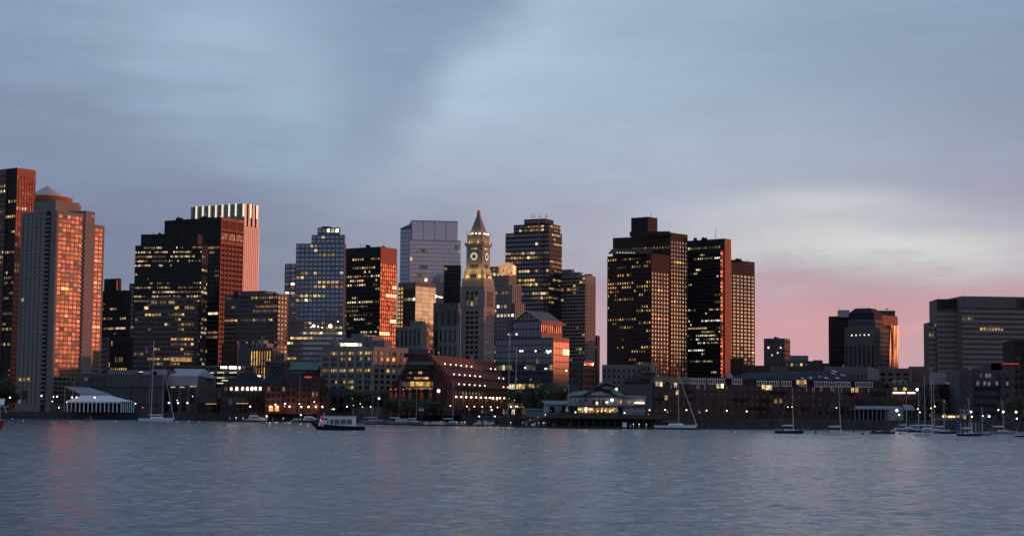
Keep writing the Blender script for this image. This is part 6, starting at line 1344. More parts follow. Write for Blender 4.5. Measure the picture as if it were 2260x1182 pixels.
# ------------------------------------------------------------------ boats
def hull_mesh(L, B, fb, rise, mat_, deck='paint_white', stern=.78, stripe=None, draft=.4, fine=2.2, rake=.06):
    mb = MB(); n = 12; rings = []; dk = []
    for i in range(n + 1):
        t = i / n; x = -L / 2 + L * t
        b = B / 2 * (stern + (1 - stern) * min(1, t / .45)) if t < .45 else B / 2 * (1 - ((t - .45) / .55) ** fine)
        b = max(b, .04); z = fb + rise * t * t; xx = x - (1 - (t)) * 0
        k = L * rake * max(0, (t - .72) / .28)
        rings.append([V((xx, b, z)), V((xx - k * .5, b * .93, z * .45)), V((xx - k, b * .78, -.02)), V((xx - k * 1.4, 0, -draft)), V((xx - k, -b * .78, -.02)), V((xx - k * .5, -b * .93, z * .45)), V((xx, -b, z))])
        dk.append((V((xx, b * .96, z + .012)), V((xx, -b * .96, z + .012))))
    for i in range(n):
        a, b = rings[i], rings[i + 1]; base = len(mb.v); mb.v += a + b
        for j in range(6): mb.f.append([base + j, base + j + 1, base + 7 + j + 1, base + 7 + j]); mb.m.append(mb.mi(mat_))
    for e in (rings[0], rings[-1]): mb.poly(e, mat_)
    mb2 = MB()
    for i in range(n): mb2.poly([dk[i][0], dk[i][1], dk[i + 1][1], dk[i + 1][0]], deck)
    if stripe:
        for s in (0, 6):
            for i in range(n): p, q = rings[i][s], rings[i + 1][s]; mb2.tube(p, q, .06, .06, stripe, 4)
    return mb, mb2
def cabin_mesh(x0, x1, w, z0, h, m, slope=.6, taper=.85):
    mb = MB(); b = [V((x0, -w / 2, z0)), V((x1, -w / 2 * taper, z0)), V((x1, w / 2 * taper, z0)), V((x0, w / 2, z0))]
    t = [V((x0 + slope * .3, -w / 2 * .9, z0 + h)), V((x1 - slope, -w / 2 * .78 * taper, z0 + h)), V((x1 - slope, w / 2 * .78 * taper, z0 + h)), V((x0 + slope * .3, w / 2 * .9, z0 + h))]
    mb.loft([b, t], m); return mb
def sailboat(loc, L, hm, mast, lab, flip=False, group='sailboats in the harbour', sail='canvas_white', lean=0.0, mastx=.08, jib=False, heading=0.0, boom=True, cover=None):
    t = thing('sailboat', loc, lab, 'sailboat', group, heading + (math.pi if flip else 0)); B = L * .29; fb = L * .085
    h, d = hull_mesh(L, B, fb, fb * .35, hm, stern=.7, stripe='paint_offwhite'); h.build('hull', t, smooth=False); d.build('deck', t)
    cabin_mesh(-L * .18, L * .22, B * .62, fb, L * .05, 'paint_white', L * .09).build('cabin', t)
    for s in (-1, 1):
        for i in range(3): piece('porthole', ('sb',), lambda mb: mb.box((0, 0, 0), (L * .05, .03, L * .018), 'glass_black'), t, V((-L * .1 + i * L * .085, s * B * .3, fb + L * .026)))
    mx = L * mastx; ml = MB(); ml.tube((mx, 0, fb), (mx + lean, 0, fb + mast), .11, .07, 'aluminium', 6); ml.build('mast', t)
    sp = MB(); z = fb + mast * .55; sp.tube((mx + lean * .55, -B * .35, z), (mx + lean * .55, B * .35, z), .04, .04, 'aluminium', 4); sp.build('spreader', t)
    st_ = MB()
    for q in (V((L * .48, 0, fb * 1.3)), V((-L * .49, 0, fb)), V((mx, B * .45, fb)), V((mx, -B * .45, fb))): st_.tube(q, (mx + lean, 0, fb + mast * .98), .018, .018, 'aluminium', 3)
    st_.build('rigging', t)
    if boom:
        bm = MB(); bm.tube((mx, 0, fb + 1.5), (mx - L * .40, 0, fb + 1.6), .07, .06, 'aluminium', 5); bm.build('boom', t)
        cv = MB(); cv.loft([[V((x, math.cos(a) * r, fb + 1.78 + math.sin(a) * r * 1.3)) for a in (0, 1.05, 2.09, 3.14, 4.19, 5.24)] for x, r in ((mx - .2, .2), (mx - L * .12, .22), (mx - L * .3, .17), (mx - L * .40, .09))], cover or sail); cv.build('sail_cover', t)
    if jib:
        j = MB(); j.tube((L * .47, 0, fb * 1.35), (mx + lean + .2, 0, fb + mast * .93), .15, .07, sail, 6); j.build('furled_jib', t)
    rl = MB()
    for s in (-1, 1):
        for i in range(7): x = -L * .47 + L * .9 * i / 6; b = B / 2 * (.7 + .3 * min(1, (x / L + .5) / .45)) if x / L + .5 < .45 else B / 2 * (1 - ((x / L + .5 - .45) / .55) ** 2.2); rl.tube((x, s * b * .93, fb), (x, s * b * .93, fb + .65), .025, .025, 'aluminium', 3)
    rl.build('stanchions', t); t.children[-1].name = 'guard_rail'
    tl = MB(); tl.tube((-L * .42, 0, fb), (-L * .36, 0, fb + .9), .03, .03, 'aluminium', 4); tl.lathe((-L * .36, 0, fb + .9), [(.35, 0), (.35, .04)], 'aluminium', 10); tl.build('steering_wheel', t)
    return t
def motorboat(loc, L, lab, flip=False, hm='paint_white', fly=True, group='motor boats at the docks', heading=0.0, canvas='canvas_white'):
    t = thing('motor_boat', loc, lab, 'motor boat', group, heading + (math.pi if flip else 0)); B = L * .32; fb = L * .09
    h, d = hull_mesh(L, B, fb, fb * .8, hm, stern=.92, stripe='paint_offwhite'); h.build('hull', t); d.build('deck', t)
    z = fb * 1.1; ch = L * .10
    cabin_mesh(-L * .32, L * .22, B * .8, z, ch, 'paint_white', L * .12).build('cabin', t)
    for s in (-1, 1):
        w = MB(); w.obox((-L * .26, s * B * .375 - .02, z + ch * .35), (L * .34, 0, 0), (0, .05, 0), (0, 0, ch * .4), 'glass_black'); w.build('side_window', t)
    ws = MB(); ws.prism([(L * .2, -B * .25, z + ch * .3), (L * .2, B * .25, z + ch * .3), (L * .13, B * .24, z + ch * .85), (L * .13, -B * .24, z + ch * .85)], (.06, 0, .02), 'glass_black'); ws.build('windscreen', t)
    if fly:
        cabin_mesh(-L * .28, L * .06, B * .62, z + ch, ch * .45, 'paint_white', L * .06).build('flybridge', t)
        bi = MB(); bi.prism([(-L * .26, -B * .3, z + ch * 2.4), (L * .0, -B * .3, z + ch * 2.3), (L * .0, B * .3, z + ch * 2.3), (-L * .26, B * .3, z + ch * 2.4)], (0, 0, .1), canvas)
        bi.build('canopy', t); fr = MB()
        for x in (-L * .24, -.02 * L):
            for s in (-1, 1): fr.tube((x, s * B * .27, z + ch), (x, s * B * .27, z + ch * 2.35), .03, .03, 'aluminium', 4)
        fr.build('canopy_frame', t)
    rl = MB(); pts = [V((L * x, s * B * .5 * max(.05, 1 - max(0, (x + .05) / .55) ** 2.2) * .93, fb + fb * .8 * (x + .5) ** 2)) for s in (-1,) for x in (.1, .2, .3, .4, .47)]
    for s in (1, -1):
        for p in pts: q = V((p.x, p.y * s, p.z)); rl.tube(q, q + V((0, 0, .7)), .025, .025, 'aluminium', 3)
        for a, b in zip(pts[:-1], pts[1:]): rl.tube(V((a.x, a.y * s, a.z + .7)), V((b.x, b.y * s, b.z + .7)), .025, .025, 'aluminium', 3)
    rl.build('bow_rail', t)
    an = MB(); an.tube((-L * .2, 0, z + ch), (-L * .23, 0, z + ch * 3.2), .03, .015, 'aluminium', 4); an.build('antenna', t)
    return t
def water_taxi():
    P = on_water(745, 948); k = P.y / F; L = 121 * k
    t = thing('water_taxi', V((P.x, P.y, 0)), 'dark hulled water taxi with a white cabin of square windows, under way', 'water taxi', None, math.pi); B = L * .28
    h, d = hull_mesh(L, B, 1.2, 1.15, 'paint_navy', 'stone_grey', stern=.85, fine=2.6, rake=.13); h.build('hull', t); d.build('deck', t)
    x0, x1 = (745 - 785) * k * -1 * -1, 0
    def xx(px): return (745 - px) * k
    w = B * .78; z0, z1 = 1.25, (947.5 - 918.5) * k
    mb = MB(); mb.obox((xx(784), -w / 2, z0), (xx(712) - xx(784), 0, 0), (0, w, 0), (0, 0, z1 - z0), 'paint_white')
    mb.prism([(xx(712), -w / 2, z0), (xx(703.5), -w / 2 * .8, z0), (xx(709.5), -w / 2 * .85, z1 - .15), (xx(712), -w / 2, z1)], (0, w * .9, 0), 'paint_white'); mb.build('cabin', t)
    mb = MB(); mb.obox((xx(786), -w / 2 - .15, z1), (xx(708) - xx(786), 0, 0), (0, w + .3, 0), (0, 0, .16), 'paint_white'); mb.build('roof', t)
    for s in (-1, 1):
        for a, b in ((731.5, 736.5), (739.5, 750), (753, 763.5), (766.5, 777)):
            ob = piece('window', ('wt', round(b - a, 1)), lambda mb, a=a, b=b: mb.box((0, 0, 0), ((b - a) * k, .1, 1.45), 'glass_blue'), t, V(((xx(a) + xx(b)) / 2, s * (w / 2 + .02), z0 + 1.35)))
            fr = MB(); W_ = (b - a) * k
            for e in (-.5, .5): fr.box((W_ * e, s * .06, 0), (.07, .06, 1.55), 'metal_dark'); fr.box((0, s * .06, 1.45 * e), (W_, .06, .07), 'metal_dark')
            f = fr.build('frame'); f.parent = ob
        for px in (713.5, 721): piece('window', ('wh2',), lambda mb: mb.box((0, 0, 0), (.7, .1, .55), 'glass_black'), t, V((xx(px), s * (w / 2 + .03), z1 - .75)))
        mb = MB(); c = V((xx(727), s * (w / 2 + .05), z0 + 1.2))
        for i in range(9): a = -.6 + i * .55; r = .5 - i * .02; b2 = a + .55; mb.tube(c + V((math.cos(a) * r, 0, math.sin(a) * r * 1.1)), c + V((math.cos(b2) * r, 0, math.sin(b2) * r * 1.1)), .1, .1, 'paint_navy', 5)
        mb.tube(c + V((.45, 0, -.1)), c + V((.75, 0, -1.0)), .11, .05, 'paint_navy', 5); mb.build('emblem', t)
        lm = MB(); lm.ball((xx(709.5), s * (w / 2 + .15), z1 - 1.15), .20, 'lamp_red', 8); lm.build('navigation_light', t)
    lg = MB(); lg.tube((xx(780), 0, z1), (xx(780), 0, z1 + 2.0), .05, .04, 'aluminium', 5); lg.tube((xx(715), 0, z1), (xx(715), 0, z1 + .9), .05, .05, 'paint_white', 5); lg.box((xx(715), 0, z1 + .9), (.3, 1.3, .18), 'paint_white'); lg.build('radar_mast', t)
    rl = MB()
    for s in (-1, 1):
        for px in range(786, 806, 4): rl.tube((xx(px), s * B * .4, 1.2), (xx(px), s * B * .4, 2.2), .03, .03, 'aluminium', 4)
        rl.tube((xx(785), s * B * .4, 2.3), (xx(804), s * B * .4, 2.3), .03, .03, 'aluminium', 4); rl.tube((xx(785), s * B * .4, 1.8), (xx(804), s * B * .4, 1.8), .03, .03, 'aluminium', 4)
    rl.build('stern_rail', t)
    fd = MB()
    for i in range(5): fd.tube((xx(700 + i * 22), B * .50, 1.2), (xx(700 + i * 22), B * .50, .6), .16, .16, 'paint_black', 6)
    fd.build('fenders', t); t.children[-1].name = 'fender'
    # a man standing at the stern
    wk = MB(); rng = random.Random(2)
    for i in range(60):
        a = i / 60; c = V((P.x + L * .5 + a * 16 + rng.random(), P.y + rng.gauss(0, .5 + a * 1.6), .05)); s = .35 + rng.random() * .5
        wk.lathe(c, [(s, 0), (s * .5, .10 * (1 - a * .5))], 'foam', 6)
    tag(wk.build('wake_foam'), kind='stuff')
water_taxi()
def person(loc, rz, lab, shirt, legs, group=None):
    """standing figure grown from a joint skeleton with the Skin modifier"""
    t = thing('person', loc, lab, 'person', group, rz)
    vs = [(0, 0, .95), (0, 0, 1.15), (0, .01, 1.38), (0, 0, 1.50), (0, -.02, 1.60), (0, -.03, 1.72), (.1, 0, .90), (.11, -.02, .50), (.12, .02, .08), (.12, -.12, .04), (-.1, 0, .90), (-.11, .02, .50), (-.12, .05, .08), (-.12, -.09, .04),
          (.19, 0, 1.40), (.25, -.01, 1.12), (.27, -.1, .88), (-.19, 0, 1.40), (-.25, .01, 1.12), (-.26, -.06, .88)]
    ed = [(0, 1), (1, 2), (2, 3), (3, 4), (4, 5), (0, 6), (6, 7), (7, 8), (8, 9), (0, 10), (10, 11), (11, 12), (12, 13), (2, 14), (14, 15), (15, 16), (2, 17), (17, 18), (18, 19)]
    rd = [.15, .14, .16, .065, .10, .085, .095, .065, .045, .04, .095, .065, .045, .04, .07, .05, .035, .07, .05, .035]
    me = bpy.data.meshes.new('body'); me.from_pydata(vs, ed, []); ob = bpy.data.objects.new('body', me); COL.objects.link(ob); ob.parent = t
    m = ob.modifiers.new('skin', 'SKIN'); ob.modifiers.new('sub', 'SUBSURF').levels = 1
    for i, r in enumerate(rd): me.skin_vertices[0].data[i].radius = (r, r)
    me.skin_vertices[0].data[0].use_root = True
    me.materials.append(MATS[shirt])
    hd = MB(); hd.ball((0, -.03, 1.66), .105, 'skin', 10); hd.box((0, -.14, 1.65), (.03, .04, .04), 'skin'); hd.build('head', t); hr = MB(); hr.ball((0, .0, 1.70), .105, 'cloth_dark', 8); hr.build('hair', t)
    tr = MB()
    for s in (-1, 1): tr.tube((s * .1, 0, .95), (s * .115, .0, .08), .11, .075, legs, 8)
    tr.build('trousers', t); return t
P = on_water(797, 946); 
person(V((P.x, on_water(745, 948).y, 1.22)), 1.2, 'person in dark clothes standing at the open stern of the water taxi', 'cloth_dark', 'cloth_dark')

# moored sailboats out in the stream
def moored(px, py, lpx, mpx, mastpx, hm, lab, **kw):
    P = on_water(px, py); k = P.y / F; L = lpx * k
    flip = kw.pop('flip', False); mx = (mpx - px) * k / L * (-1 if flip else 1)
    return sailboat(V((P.x, P.y, 0)), L, hm, mastpx * k, lab, flip=flip, mastx=mx, **kw)
moored(1743, 955.5, 65, 1751, 92, 'paint_navy', 'dark blue hulled sailboat moored before the slate roofed wharf building', lean=-.25)
moored(1846, 959, 70, 1855.5, 102, 'paint_white', 'white hulled sailboat with bare mast moored left of the low black barge', lean=-.6)
moored(346, 929.5, 79, 358, 110, 'paint_white', 'big white ketch with two tall masts before the aquarium', lean=.1, jib=True)
P = on_water(346, 929.5); ks = P.y / F
mb = MB(); mb.tube(V(((0, 0, 0))), at(339.5, 752, P.y) - V((at(334, 905, P.y))), .24, .13, 'aluminium', 6); mm = mb.build('mizzen_mast', [o for o in COL.objects if o.get('label', '').startswith('big white ketch')][0]); mm.location = at(334, 905, P.y) - V((P.x, P.y, 0))
mb = MB(); a = at(334, 905, P.y) - V((P.x, P.y, 0)); mb.tube(a, V((a.x, 0, 1.4)), .24, .24, 'aluminium', 6); mb.build('mizzen_mast', mm.parent)
moored(2046, 962, 56, 2058, 112, 'paint_white', 'white hulled sailboat nearest among the cluster at the right', lean=-.3)
moored(2140, 961.5, 56, 2146, 80, 'paint_black', 'black hulled sailboat with a curved bare mast near the dock office', lean=-1.2)
moored(2173, 960, 32, 2168, 60, 'paint_red', 'small red hulled sailboat tucked behind the black hulled one', boom=False)
moored(2215, 957, 64, 2216, 72, 'paint_offwhite', 'pale grey sailboat moored near the right edge', lean=-.6)
moored(2256, 963.5, 34, 2262, 60, 'paint_black', 'dark hulled boat cut off by the right edge', boom=False)
moored(157, 923, 62, 160, 76, 'stone_grey', 'grey sailboat lying off the left wharf before the white tent', boom=True)
moored(196, 928, 21, 200, 10, 'stone_dark', 'tiny grey dinghy with a stub mast off the left wharf', boom=False)
# bigger yacht at the end of the inn's dock
moored(1492, 946.5, 95, 1498, 118, 'paint_white', 'large white sailing yacht berthed at the end of the inn dock', jib=True, lean=-.2, cover='canvas_blue')
# berthed sailboats of the marina and the right cluster, masts standing over the docks
for px, py, lpx, mpx, mh, hm, lab in (
    (822, 932, 50, 822, 78, 'paint_offwhite', 'berthed sailboat whose thin mast stands before the leafy tree, left of a pair'),
    (838, 932, 50, 833.5, 76, 'paint_offwhite', 'berthed sailboat with the right mast of the pair before the leafy trees'),
    (884, 934, 56, 882, 92, 'paint_offwhite', 'berthed sailboat whose mast crosses the left part of the hotel gable'),
    (921, 935, 48, 918.5, 74, 'stone_grey', 'berthed sailboat whose mast crosses the middle of the hotel gable'),
    (1000, 936, 54, 999, 90, 'paint_offwhite', 'berthed sailboat with a tall mast at the corner of the brick hotel'),
    (753, 930, 44, 753, 56, 'paint_offwhite', 'berthed sailboat with a short mast right behind the water taxi'),
    (790, 931, 52, 788, 118, 'paint_navy', 'berthed sailboat with the tallest mast right of the water taxi cabin'),
    (2000, 951, 44, 2001, 82, 'canvas_blue', 'berthed sailboat with a faint mast right of the long open shed'),
    (2030, 953, 52, 2028, 98, 'paint_navy', 'berthed sailboat left of the tallest mast of the right cluster'),
    (2044, 952, 50, 2041.5, 120, 'paint_offwhite', 'berthed sailboat with the tallest mast of the right cluster'),
    (2066, 954, 62, 2062, 106, 'paint_offwhite', 'berthed sailboat with a mast just right of the tallest one'),
    (2088, 956, 50, 2084, 62, 'paint_navy', 'berthed sailboat with a short mast before the quay cafe')):
    moored(px, py, lpx, mpx, mh, hm, lab)
# motor boats
def berth(px, py, lpx, lab, **kw):
    P = on_water(px, py); return motorboat(V((P.x, P.y, 0)), lpx * P.y / F, lab, **kw)
berth(566, 928, 52, 'white flybridge motor boat docked under the arched window warehouse')
berth(688, 932, 58, 'grey hulled motor boat with white cabin just left of the water taxi', hm='metal_bluegrey')
berth(758, 929, 62, 'white motor yacht showing over the roof of the water taxi')
berth(815, 931, 40, 'white cabin cruiser with tall upperworks right behind the water taxi stern')
berth(862, 932, 58, 'small white cruiser with a rounded top before the hotel shrubs', heading=1.3)
berth(890, 934, 54, 'low white runabout under the orange lamps of the hotel', fly=False)
berth(1068, 936.5, 46, 'white sport boat with a raked windscreen at the long dock', fly=False)
berth(1098, 934, 50, 'grey motor boat with white upperworks behind the piles', hm='stone_grey')
berth(1120, 930, 46, 'white motor cruiser with lit windows beyond the dock piles')
berth(965, 936.5, 36, 'small white open boat at the left end of the long dock', fly=False)
berth(940, 936, 30, 'tiny white skiff boat at the long dock', fly=False)
berth(658, 929, 34, 'small white boat under warm lamps by the red wharf house', fly=False)
berth(1985, 950, 34, 'small white motor boat right of the black barge', fly=False)
berth(2010, 951, 40, 'white covered motor boat among the right hand masts', canvas='canvas_blue')
berth(1462, 939, 26, 'small white tender with bright lamps beside the big yacht', fly=False)
berth(1728, 944, 92, 'dark blue trawler yacht with a white flybridge at the right pier', hm='paint_blue', canvas='paint_offwhite')
P = on_water(1811, 945)
t = thing('work_boat', V((P.x, P.y, 0)), 'blue and white double deck work boat moored at the right pier', 'work boat', None); k = P.y / F; L = 38 * k
h, d = hull_mesh(L, L * .4, 1.0, .4, 'paint_blue', stern=.95); h.build('hull', t); d.build('deck', t)
for j, (w, z0, z1) in enumerate(((34, 1.0, 3.4), (30, 3.6, 6.0))):
    mb = MB(); mb.box((0, 0, (z0 + z1) / 2), (w * k * .8, L * .26, z1 - z0 - .1), 'paint_blue'); mb.build('cabin', t); mb = MB(); mb.box((0, 0, z1), (w * k, L * .36, .2), 'paint_offwhite'); mb.build('deck_roof', t)
    for i in range(7): piece('post', ('wb', j), lambda mb, z0=z0, z1=z1: mb.box((0, 0, (z0 + z1) / 2), (.22, .2, z1 - z0), 'paint_offwhite'), t, V((-w * k / 2 + w * k * i / 6, -L * .18, 0)))
    for i in range(4): piece('window', ('wb', j), lambda mb: mb.box((0, 0, 0), (.9, .1, 1.0), 'glass_pale'), t, V((-w * k * .3 + w * k * .6 * i / 3, -L * .13 - .05, (z0 + z1) / 2 + .2)))
mb = MB(); mb.tube((.6, 0, 6.1), (.6, 0, 9.0), .06, .05, 'aluminium', 5); mb.tube((-1.2, 0, 6.1), (-1.2, 0, 7.6), .05, .05, 'aluminium', 5); mb.build('mast', t)
# black barge / row boat, buoys, red boat at the left edge
P = on_water(1948, 956.5); t = thing('barge', V((P.x, P.y, 0)), 'low black work raft floating alone right of the white moored sailboat', 'raft'); k = P.y / F
mb = MB(); mb.box((0, 0, .25), (50 * k, 3.2, .9), 'paint_black'); mb.build('hull', t); mb = MB(); mb.box((-20 * k, 0, .85), (5 * k, 1.5, .4), 'metal_dark'); mb.box((8 * k, 0, .8), (14 * k, 1.8, .3), 'metal_dark'); mb.build('gear', t); mb = MB(); mb.tube((5 * k, 0, .7), (5 * k, 0, 3.2), .06, .06, 'metal_dark', 5); mb.build('pole', t)
P = on_water(2, 946); t = thing('tour_boat', V((P.x - 3.4, P.y, 0)), 'bow of a dark red boat entering at the left edge', 'boat'); 
h, d = hull_mesh(14, 4.4, 1.5, .9, 'paint_red', stern=.8); h.build('hull', t); d.build('deck', t); mb = cabin_mesh(-5, 1.5, 3.2, 1.6, 2.0, 'paint_white', 1.2); mb.build('cabin', t); mb = MB(); mb.ball((3.2, -1.0, 2.5), .22, 'lamp_cool', 6); mb.build('lamp', t); t.location.x = P.x - 6.0
BQ = ((27, 925, 'w'), (51, 929, 'w'), (256, 929.5, 'w'), (418, 930, 'w'), (440, 931, 'w'), (1621, 955, 'w'), (1800, 955.5, 'd'), (1884, 953, 'd'), (1904, 958.5, 'd'), (1986, 957, 'd'), (92, 921, 'w'), (204, 924, 'w'), (213, 923.5, 'w'))
BL = [None] * len(BQ)
for c, lb in (('w', 'the small white mooring buoys'), ('d', 'the small dark mooring buoys')):
    ix = [i for i in range(len(BQ)) if BQ[i][2] == c]
    for i, l2 in zip(ix, ranked([BQ[i] for i in ix], lb)): BL[i] = l2
for i, (px, py, c) in enumerate(BQ):
    P = on_water(px, py); t = thing('mooring_buoy', V((P.x, P.y, 0)), BL[i], 'buoy', 'white mooring buoys' if c == 'w' else 'dark mooring buoys')
    mb = MB(); mb.ball((0, 0, .2), .42, 'paint_white' if c == 'w' else 'paint_navy', 8); mb.build('float', t); mb = MB(); mb.tube((0, 0, .5), (0, 0, .9), .05, .05, 'aluminium', 5); mb.build('ring_post', t)

# ------------------------------------------------------------------ floating docks, piles, lamps
def dock(px0, py0, px1, py1, w, lab, z=.62):
    a, b = on_water(px0, py0), on_water(px1, py1); d = (b - a); n = V((-d.y, d.x, 0)).normalized()
    t = thing('floating_dock', (a + b) / 2, lab, 'dock', 'floating docks'); o = V(t.location); L = d.length; u = d.normalized(); k = max(3, int(L / 6))
    for i in range(k):
        piece('deck_section', (round(L / k, 2), w), lambda mb: (mb.obox((.03, 0, z - .16), (L / k - .06, 0, 0), (0, w, 0), (0, 0, .16), 'wood_deck'), mb.obox((.4, .3, -.3), (L / k - .8, 0, 0), (0, w - .6, 0), (0, 0, z + .1), 'paint_black')), t, a + u * (L * i / k) - o, math.atan2(d.y, d.x))
    mb = MB(); mb.obox(a - n * .06 + UP * (z - .42), d, n * .08, UP * .34, 'wood_dark'); mb.build('fender_board', t, o)
dock(905, 938.5, 1135, 941, 4, 'long floating dock in front of the brick hotel'); dock(1136, 942, 1540, 947.5, 4, 'longest floating dock running under the inn pier to the big yacht')
dock(500, 929.5, 695, 931, 3, 'floating dock before the arched window warehouse'); dock(795, 936, 905, 936.5, 3, 'floating dock right of the water taxi stern')
dock(1560, 942, 1700, 944, 3, 'floating dock before the long brick wharf building')
def pile(px, ptop, pbot, lab, white=True):
    P = on_water(px, pbot); h = at(px, ptop, P.y).z
    t = thing('dock_pile', V((P.x, P.y, 0)), lab, 'pile', 'piles of the marina docks')
    mb = MB(); mb.tube((0, 0, -2), (0, 0, h - (1.3 if white else 0)), .34, .30, 'wood_dark', 8); mb.build('post', t)
    if white: mb = MB(); mb.lathe((0, 0, h - 1.35), [(.46, 0), (.42, .1), (.03, 1.35)], 'paint_white', 10); mb.build('cap', t)
PA = ((926, 899, 936), (932, 899, 936), (1035, 898, 938), (1064, 903, 938), (1473, 903, 945), (1544, 904, 946))
PB = ((785, 895, 935), (789, 896, 935), (1132, 909, 939), (1137, 906, 939), (1141, 906, 939), (1148, 908, 940), (668, 904, 930), (700, 905, 931), (1557, 912, 946), (440, 912, 929), (1605, 916, 945), (2150, 918, 955), (2158, 918, 955), (2166, 919, 955), (2125, 917, 954), (2135, 918, 954))
for q, lb in zip(PA, ranked(PA, 'the dark dock piles with white conical caps')): pile(*q, lb)
for q, lb in zip(PB, ranked(PB, 'the plain uncapped dark dock piles')): pile(*q, lb, False)
def pedestal(px, py, lab, lit_=True):
    P = on_water(px, py, .62); t = thing('dock_pedestal', V((P.x, P.y + 1.0, .62)), lab, 'pedestal', 'lit dock pedestals' if lit_ else 'unlit dock pedestals')
    mb = MB(); mb.box((0, 0, .55), (.32, .3, 1.1), 'paint_white'); mb.build('post', t); mb = MB(); mb.box((0, 0, 1.22), (.36, .34, .24), 'lit_bright' if lit_ else 'paint_offwhite'); mb.build('head', t)
PD = ((507, 926, 1), (520.5, 926, 1), (535.5, 926.5, 1), (577, 926.5, 1), (601, 927.5, 0), (624.5, 927, 1), (940, 936.5, 0), (973, 936, 1), (1008, 937, 1), (1019, 937, 1), (1025.5, 937, 1), (1127, 937.5, 1), (1162, 938.5, 0), (1189, 938.5, 1), (1199, 938.5, 1), (1203, 938.5, 1), (1222, 939, 0), (1229, 939, 0), (1256, 939.5, 0), (1262, 939.5, 0), (1279, 939.5, 0), (1288, 939.5, 0), (1392, 942, 0), (1398.5, 942, 1), (1411, 942, 1), (1427, 942.5, 1), (1620, 941, 0), (1662, 941.5, 0))
for f, lb in ((1, 'the slim white dock pedestals with a lit head'), (0, 'the slim white unlit dock pedestals')):
    q = [x for x in PD if x[2] == f]
    for x, l2 in zip(q, ranked(q, lb)): pedestal(x[0], x[1], l2, bool(f))
P = on_water(1379, 942, .62); t = thing('dock_shed', V((P.x, P.y + 1, .62)), 'white square dock locker standing under the inn pier edge', 'dock locker'); mb = MB(); mb.box((0, 0, .9), (1.6, 1.2, 1.8), 'paint_white'); mb.build('body', t); mb = MB(); mb.box((0, 0, 1.85), (1.75, 1.35, .12), 'paint_offwhite'); mb.build('lid', t)
P = on_water(1177, 939, .62); t = thing('dock_cart', V((P.x, P.y + 1, .62)), 'white angular dock box beside the lit pedestals', 'dock box'); mb = MB(); mb.prism([(-.9, 0, 0), (.7, 0, 0), (1.1, 0, 1.5), (.75, 0, 1.5), (.5, 0, 1.0), (-.9, 0, 1.0)], (0, .9, 0), 'paint_white'); mb.build('body', t); mb = MB(); mb.box((-.2, .4, 1.04), (1.5, 1.0, .08), 'paint_offwhite'); mb.build('lid', t)
# gangway ramp
a, b = on_water(1152, 938, .6), at(1206, 920, 712); t = thing('gangway', (a + b) / 2, 'sloping gangway with handrail lamps from the dock up to the pier', 'gangway'); o = V(t.location); mb = MB(); mb.obox(a, b - a, (0, 1.6, 0), (0, 0, .2), 'wood_deck'); mb.build('walkway', t, o)
for s in (0, 1.6):
    mb = MB()
    for i in range(14): p = a + (b - a) * i / 13 + V((0, s, 0)); mb.tube(p, p + UP * 1.1, .04, .04, 'aluminium', 4)
    mb.tube(a + V((0, s, 1.1)), b + V((0, s, 1.1)), .05, .05, 'aluminium', 4); mb.build('handrail', t, o)
for i in range(4): piece('rail_lamp', (), lambda mb: mb.ball((0, 0, 0), .17, 'lit_bright', 6), t, a + (b - a) * (i * .31 + .03) + UP * 1.2 - o)
# street lamps along the harbour walk
def lamp(px, py, D, lab, m='lamp_white', r=.45, z0=GZ, group='lamps along the harbour walk'):
    p = at(px, py, D); h = p.z - z0
    if h < .5: z0 = p.z - 1.5; h = 1.5
    t = thing('street_lamp', V((p.x, D, z0)), lab, 'street lamp', group)
    r *= .70; mb = MB(); mb.tube((0, 0, 0), (0, 0, h - r), .10, .06, 'metal_black', 6); mb.lathe((0, 0, 0), [(.2, 0), (.18, .5), (.1, .6)], 'metal_black', 8); mb.build('post', t); mb = MB(); mb.ball((0, 0, h), r, m, 8); mb.build('globe', t)
def lamps(qs, D, lab, m, z0=GZ):
    for q, lb in zip(qs, ranked(qs, lab)): lamp(q[0], q[1], D, lb, m, q[2], z0)
LA = 'the white globe lamps before the beige tower and tent'
lamps(((22, 876.5, .55), (91.5, 873, .55), (118, 875, .4), (126, 874.5, .6), (115.5, 885, .35), (130, 899, .4), (147, 886.5, .3), (159, 876, .5), (169, 876, .5), (209, 876.5, .62)), 942, LA, 'lamp_white')
LB = 'the bright lamps on the wharf before the aquarium'
q4 = ((299, 890, .45, 'lamp_warm'), (372.5, 888, .6, 'lamp_white'), (393, 888.5, .6, 'lamp_white'), (413.5, 888.5, .6, 'lamp_white'), (391, 882.5, .3, 'lamp_white'), (425, 874, .25, 'lamp_white'), (315, 898.5, .4, 'lamp_red'))
lamps([q[:3] for q in q4 if q[3] == 'lamp_white'], 950, LB, 'lamp_white')
for px, py, r, m in q4:
    if m != 'lamp_white': lamp(px, py, 950, 'yellow lamp between the tent and the aquarium' if m == 'lamp_warm' else 'small red lamp on the wharf before the aquarium', m, r)
LC = 'the white lamps before the red brick wharf house'
lamps(((608, 892, .55), (629, 890, .55), (660.5, 890.5, .55), (693.5, 886, .4), (628, 896, .25), (588.5, 917.5, .6), (664, 915, .5)), 948, LC, 'lamp_white')
lamps(((836.5, 878.5, .7), (870, 896, .5), (911, 896, .4), (925.5, 894.5, .5), (957.5, 880, .6), (766, 896.5, .4), (737, 902, .45), (733, 902, .25), (818, 897, .35), (780, 894, .2), (795, 890, .25), (800, 897, .25)), 876, 'the white lamps beside the gable end of the brick hotel', 'lamp_white')
lamps([(*q, .36) for q in ((994, 895), (1030.5, 896), (1047, 896.3), (1064.5, 897), (1083, 897.3), (1098, 898))], 838, 'the white lamps along the long side of the hotel', 'lamp_white')
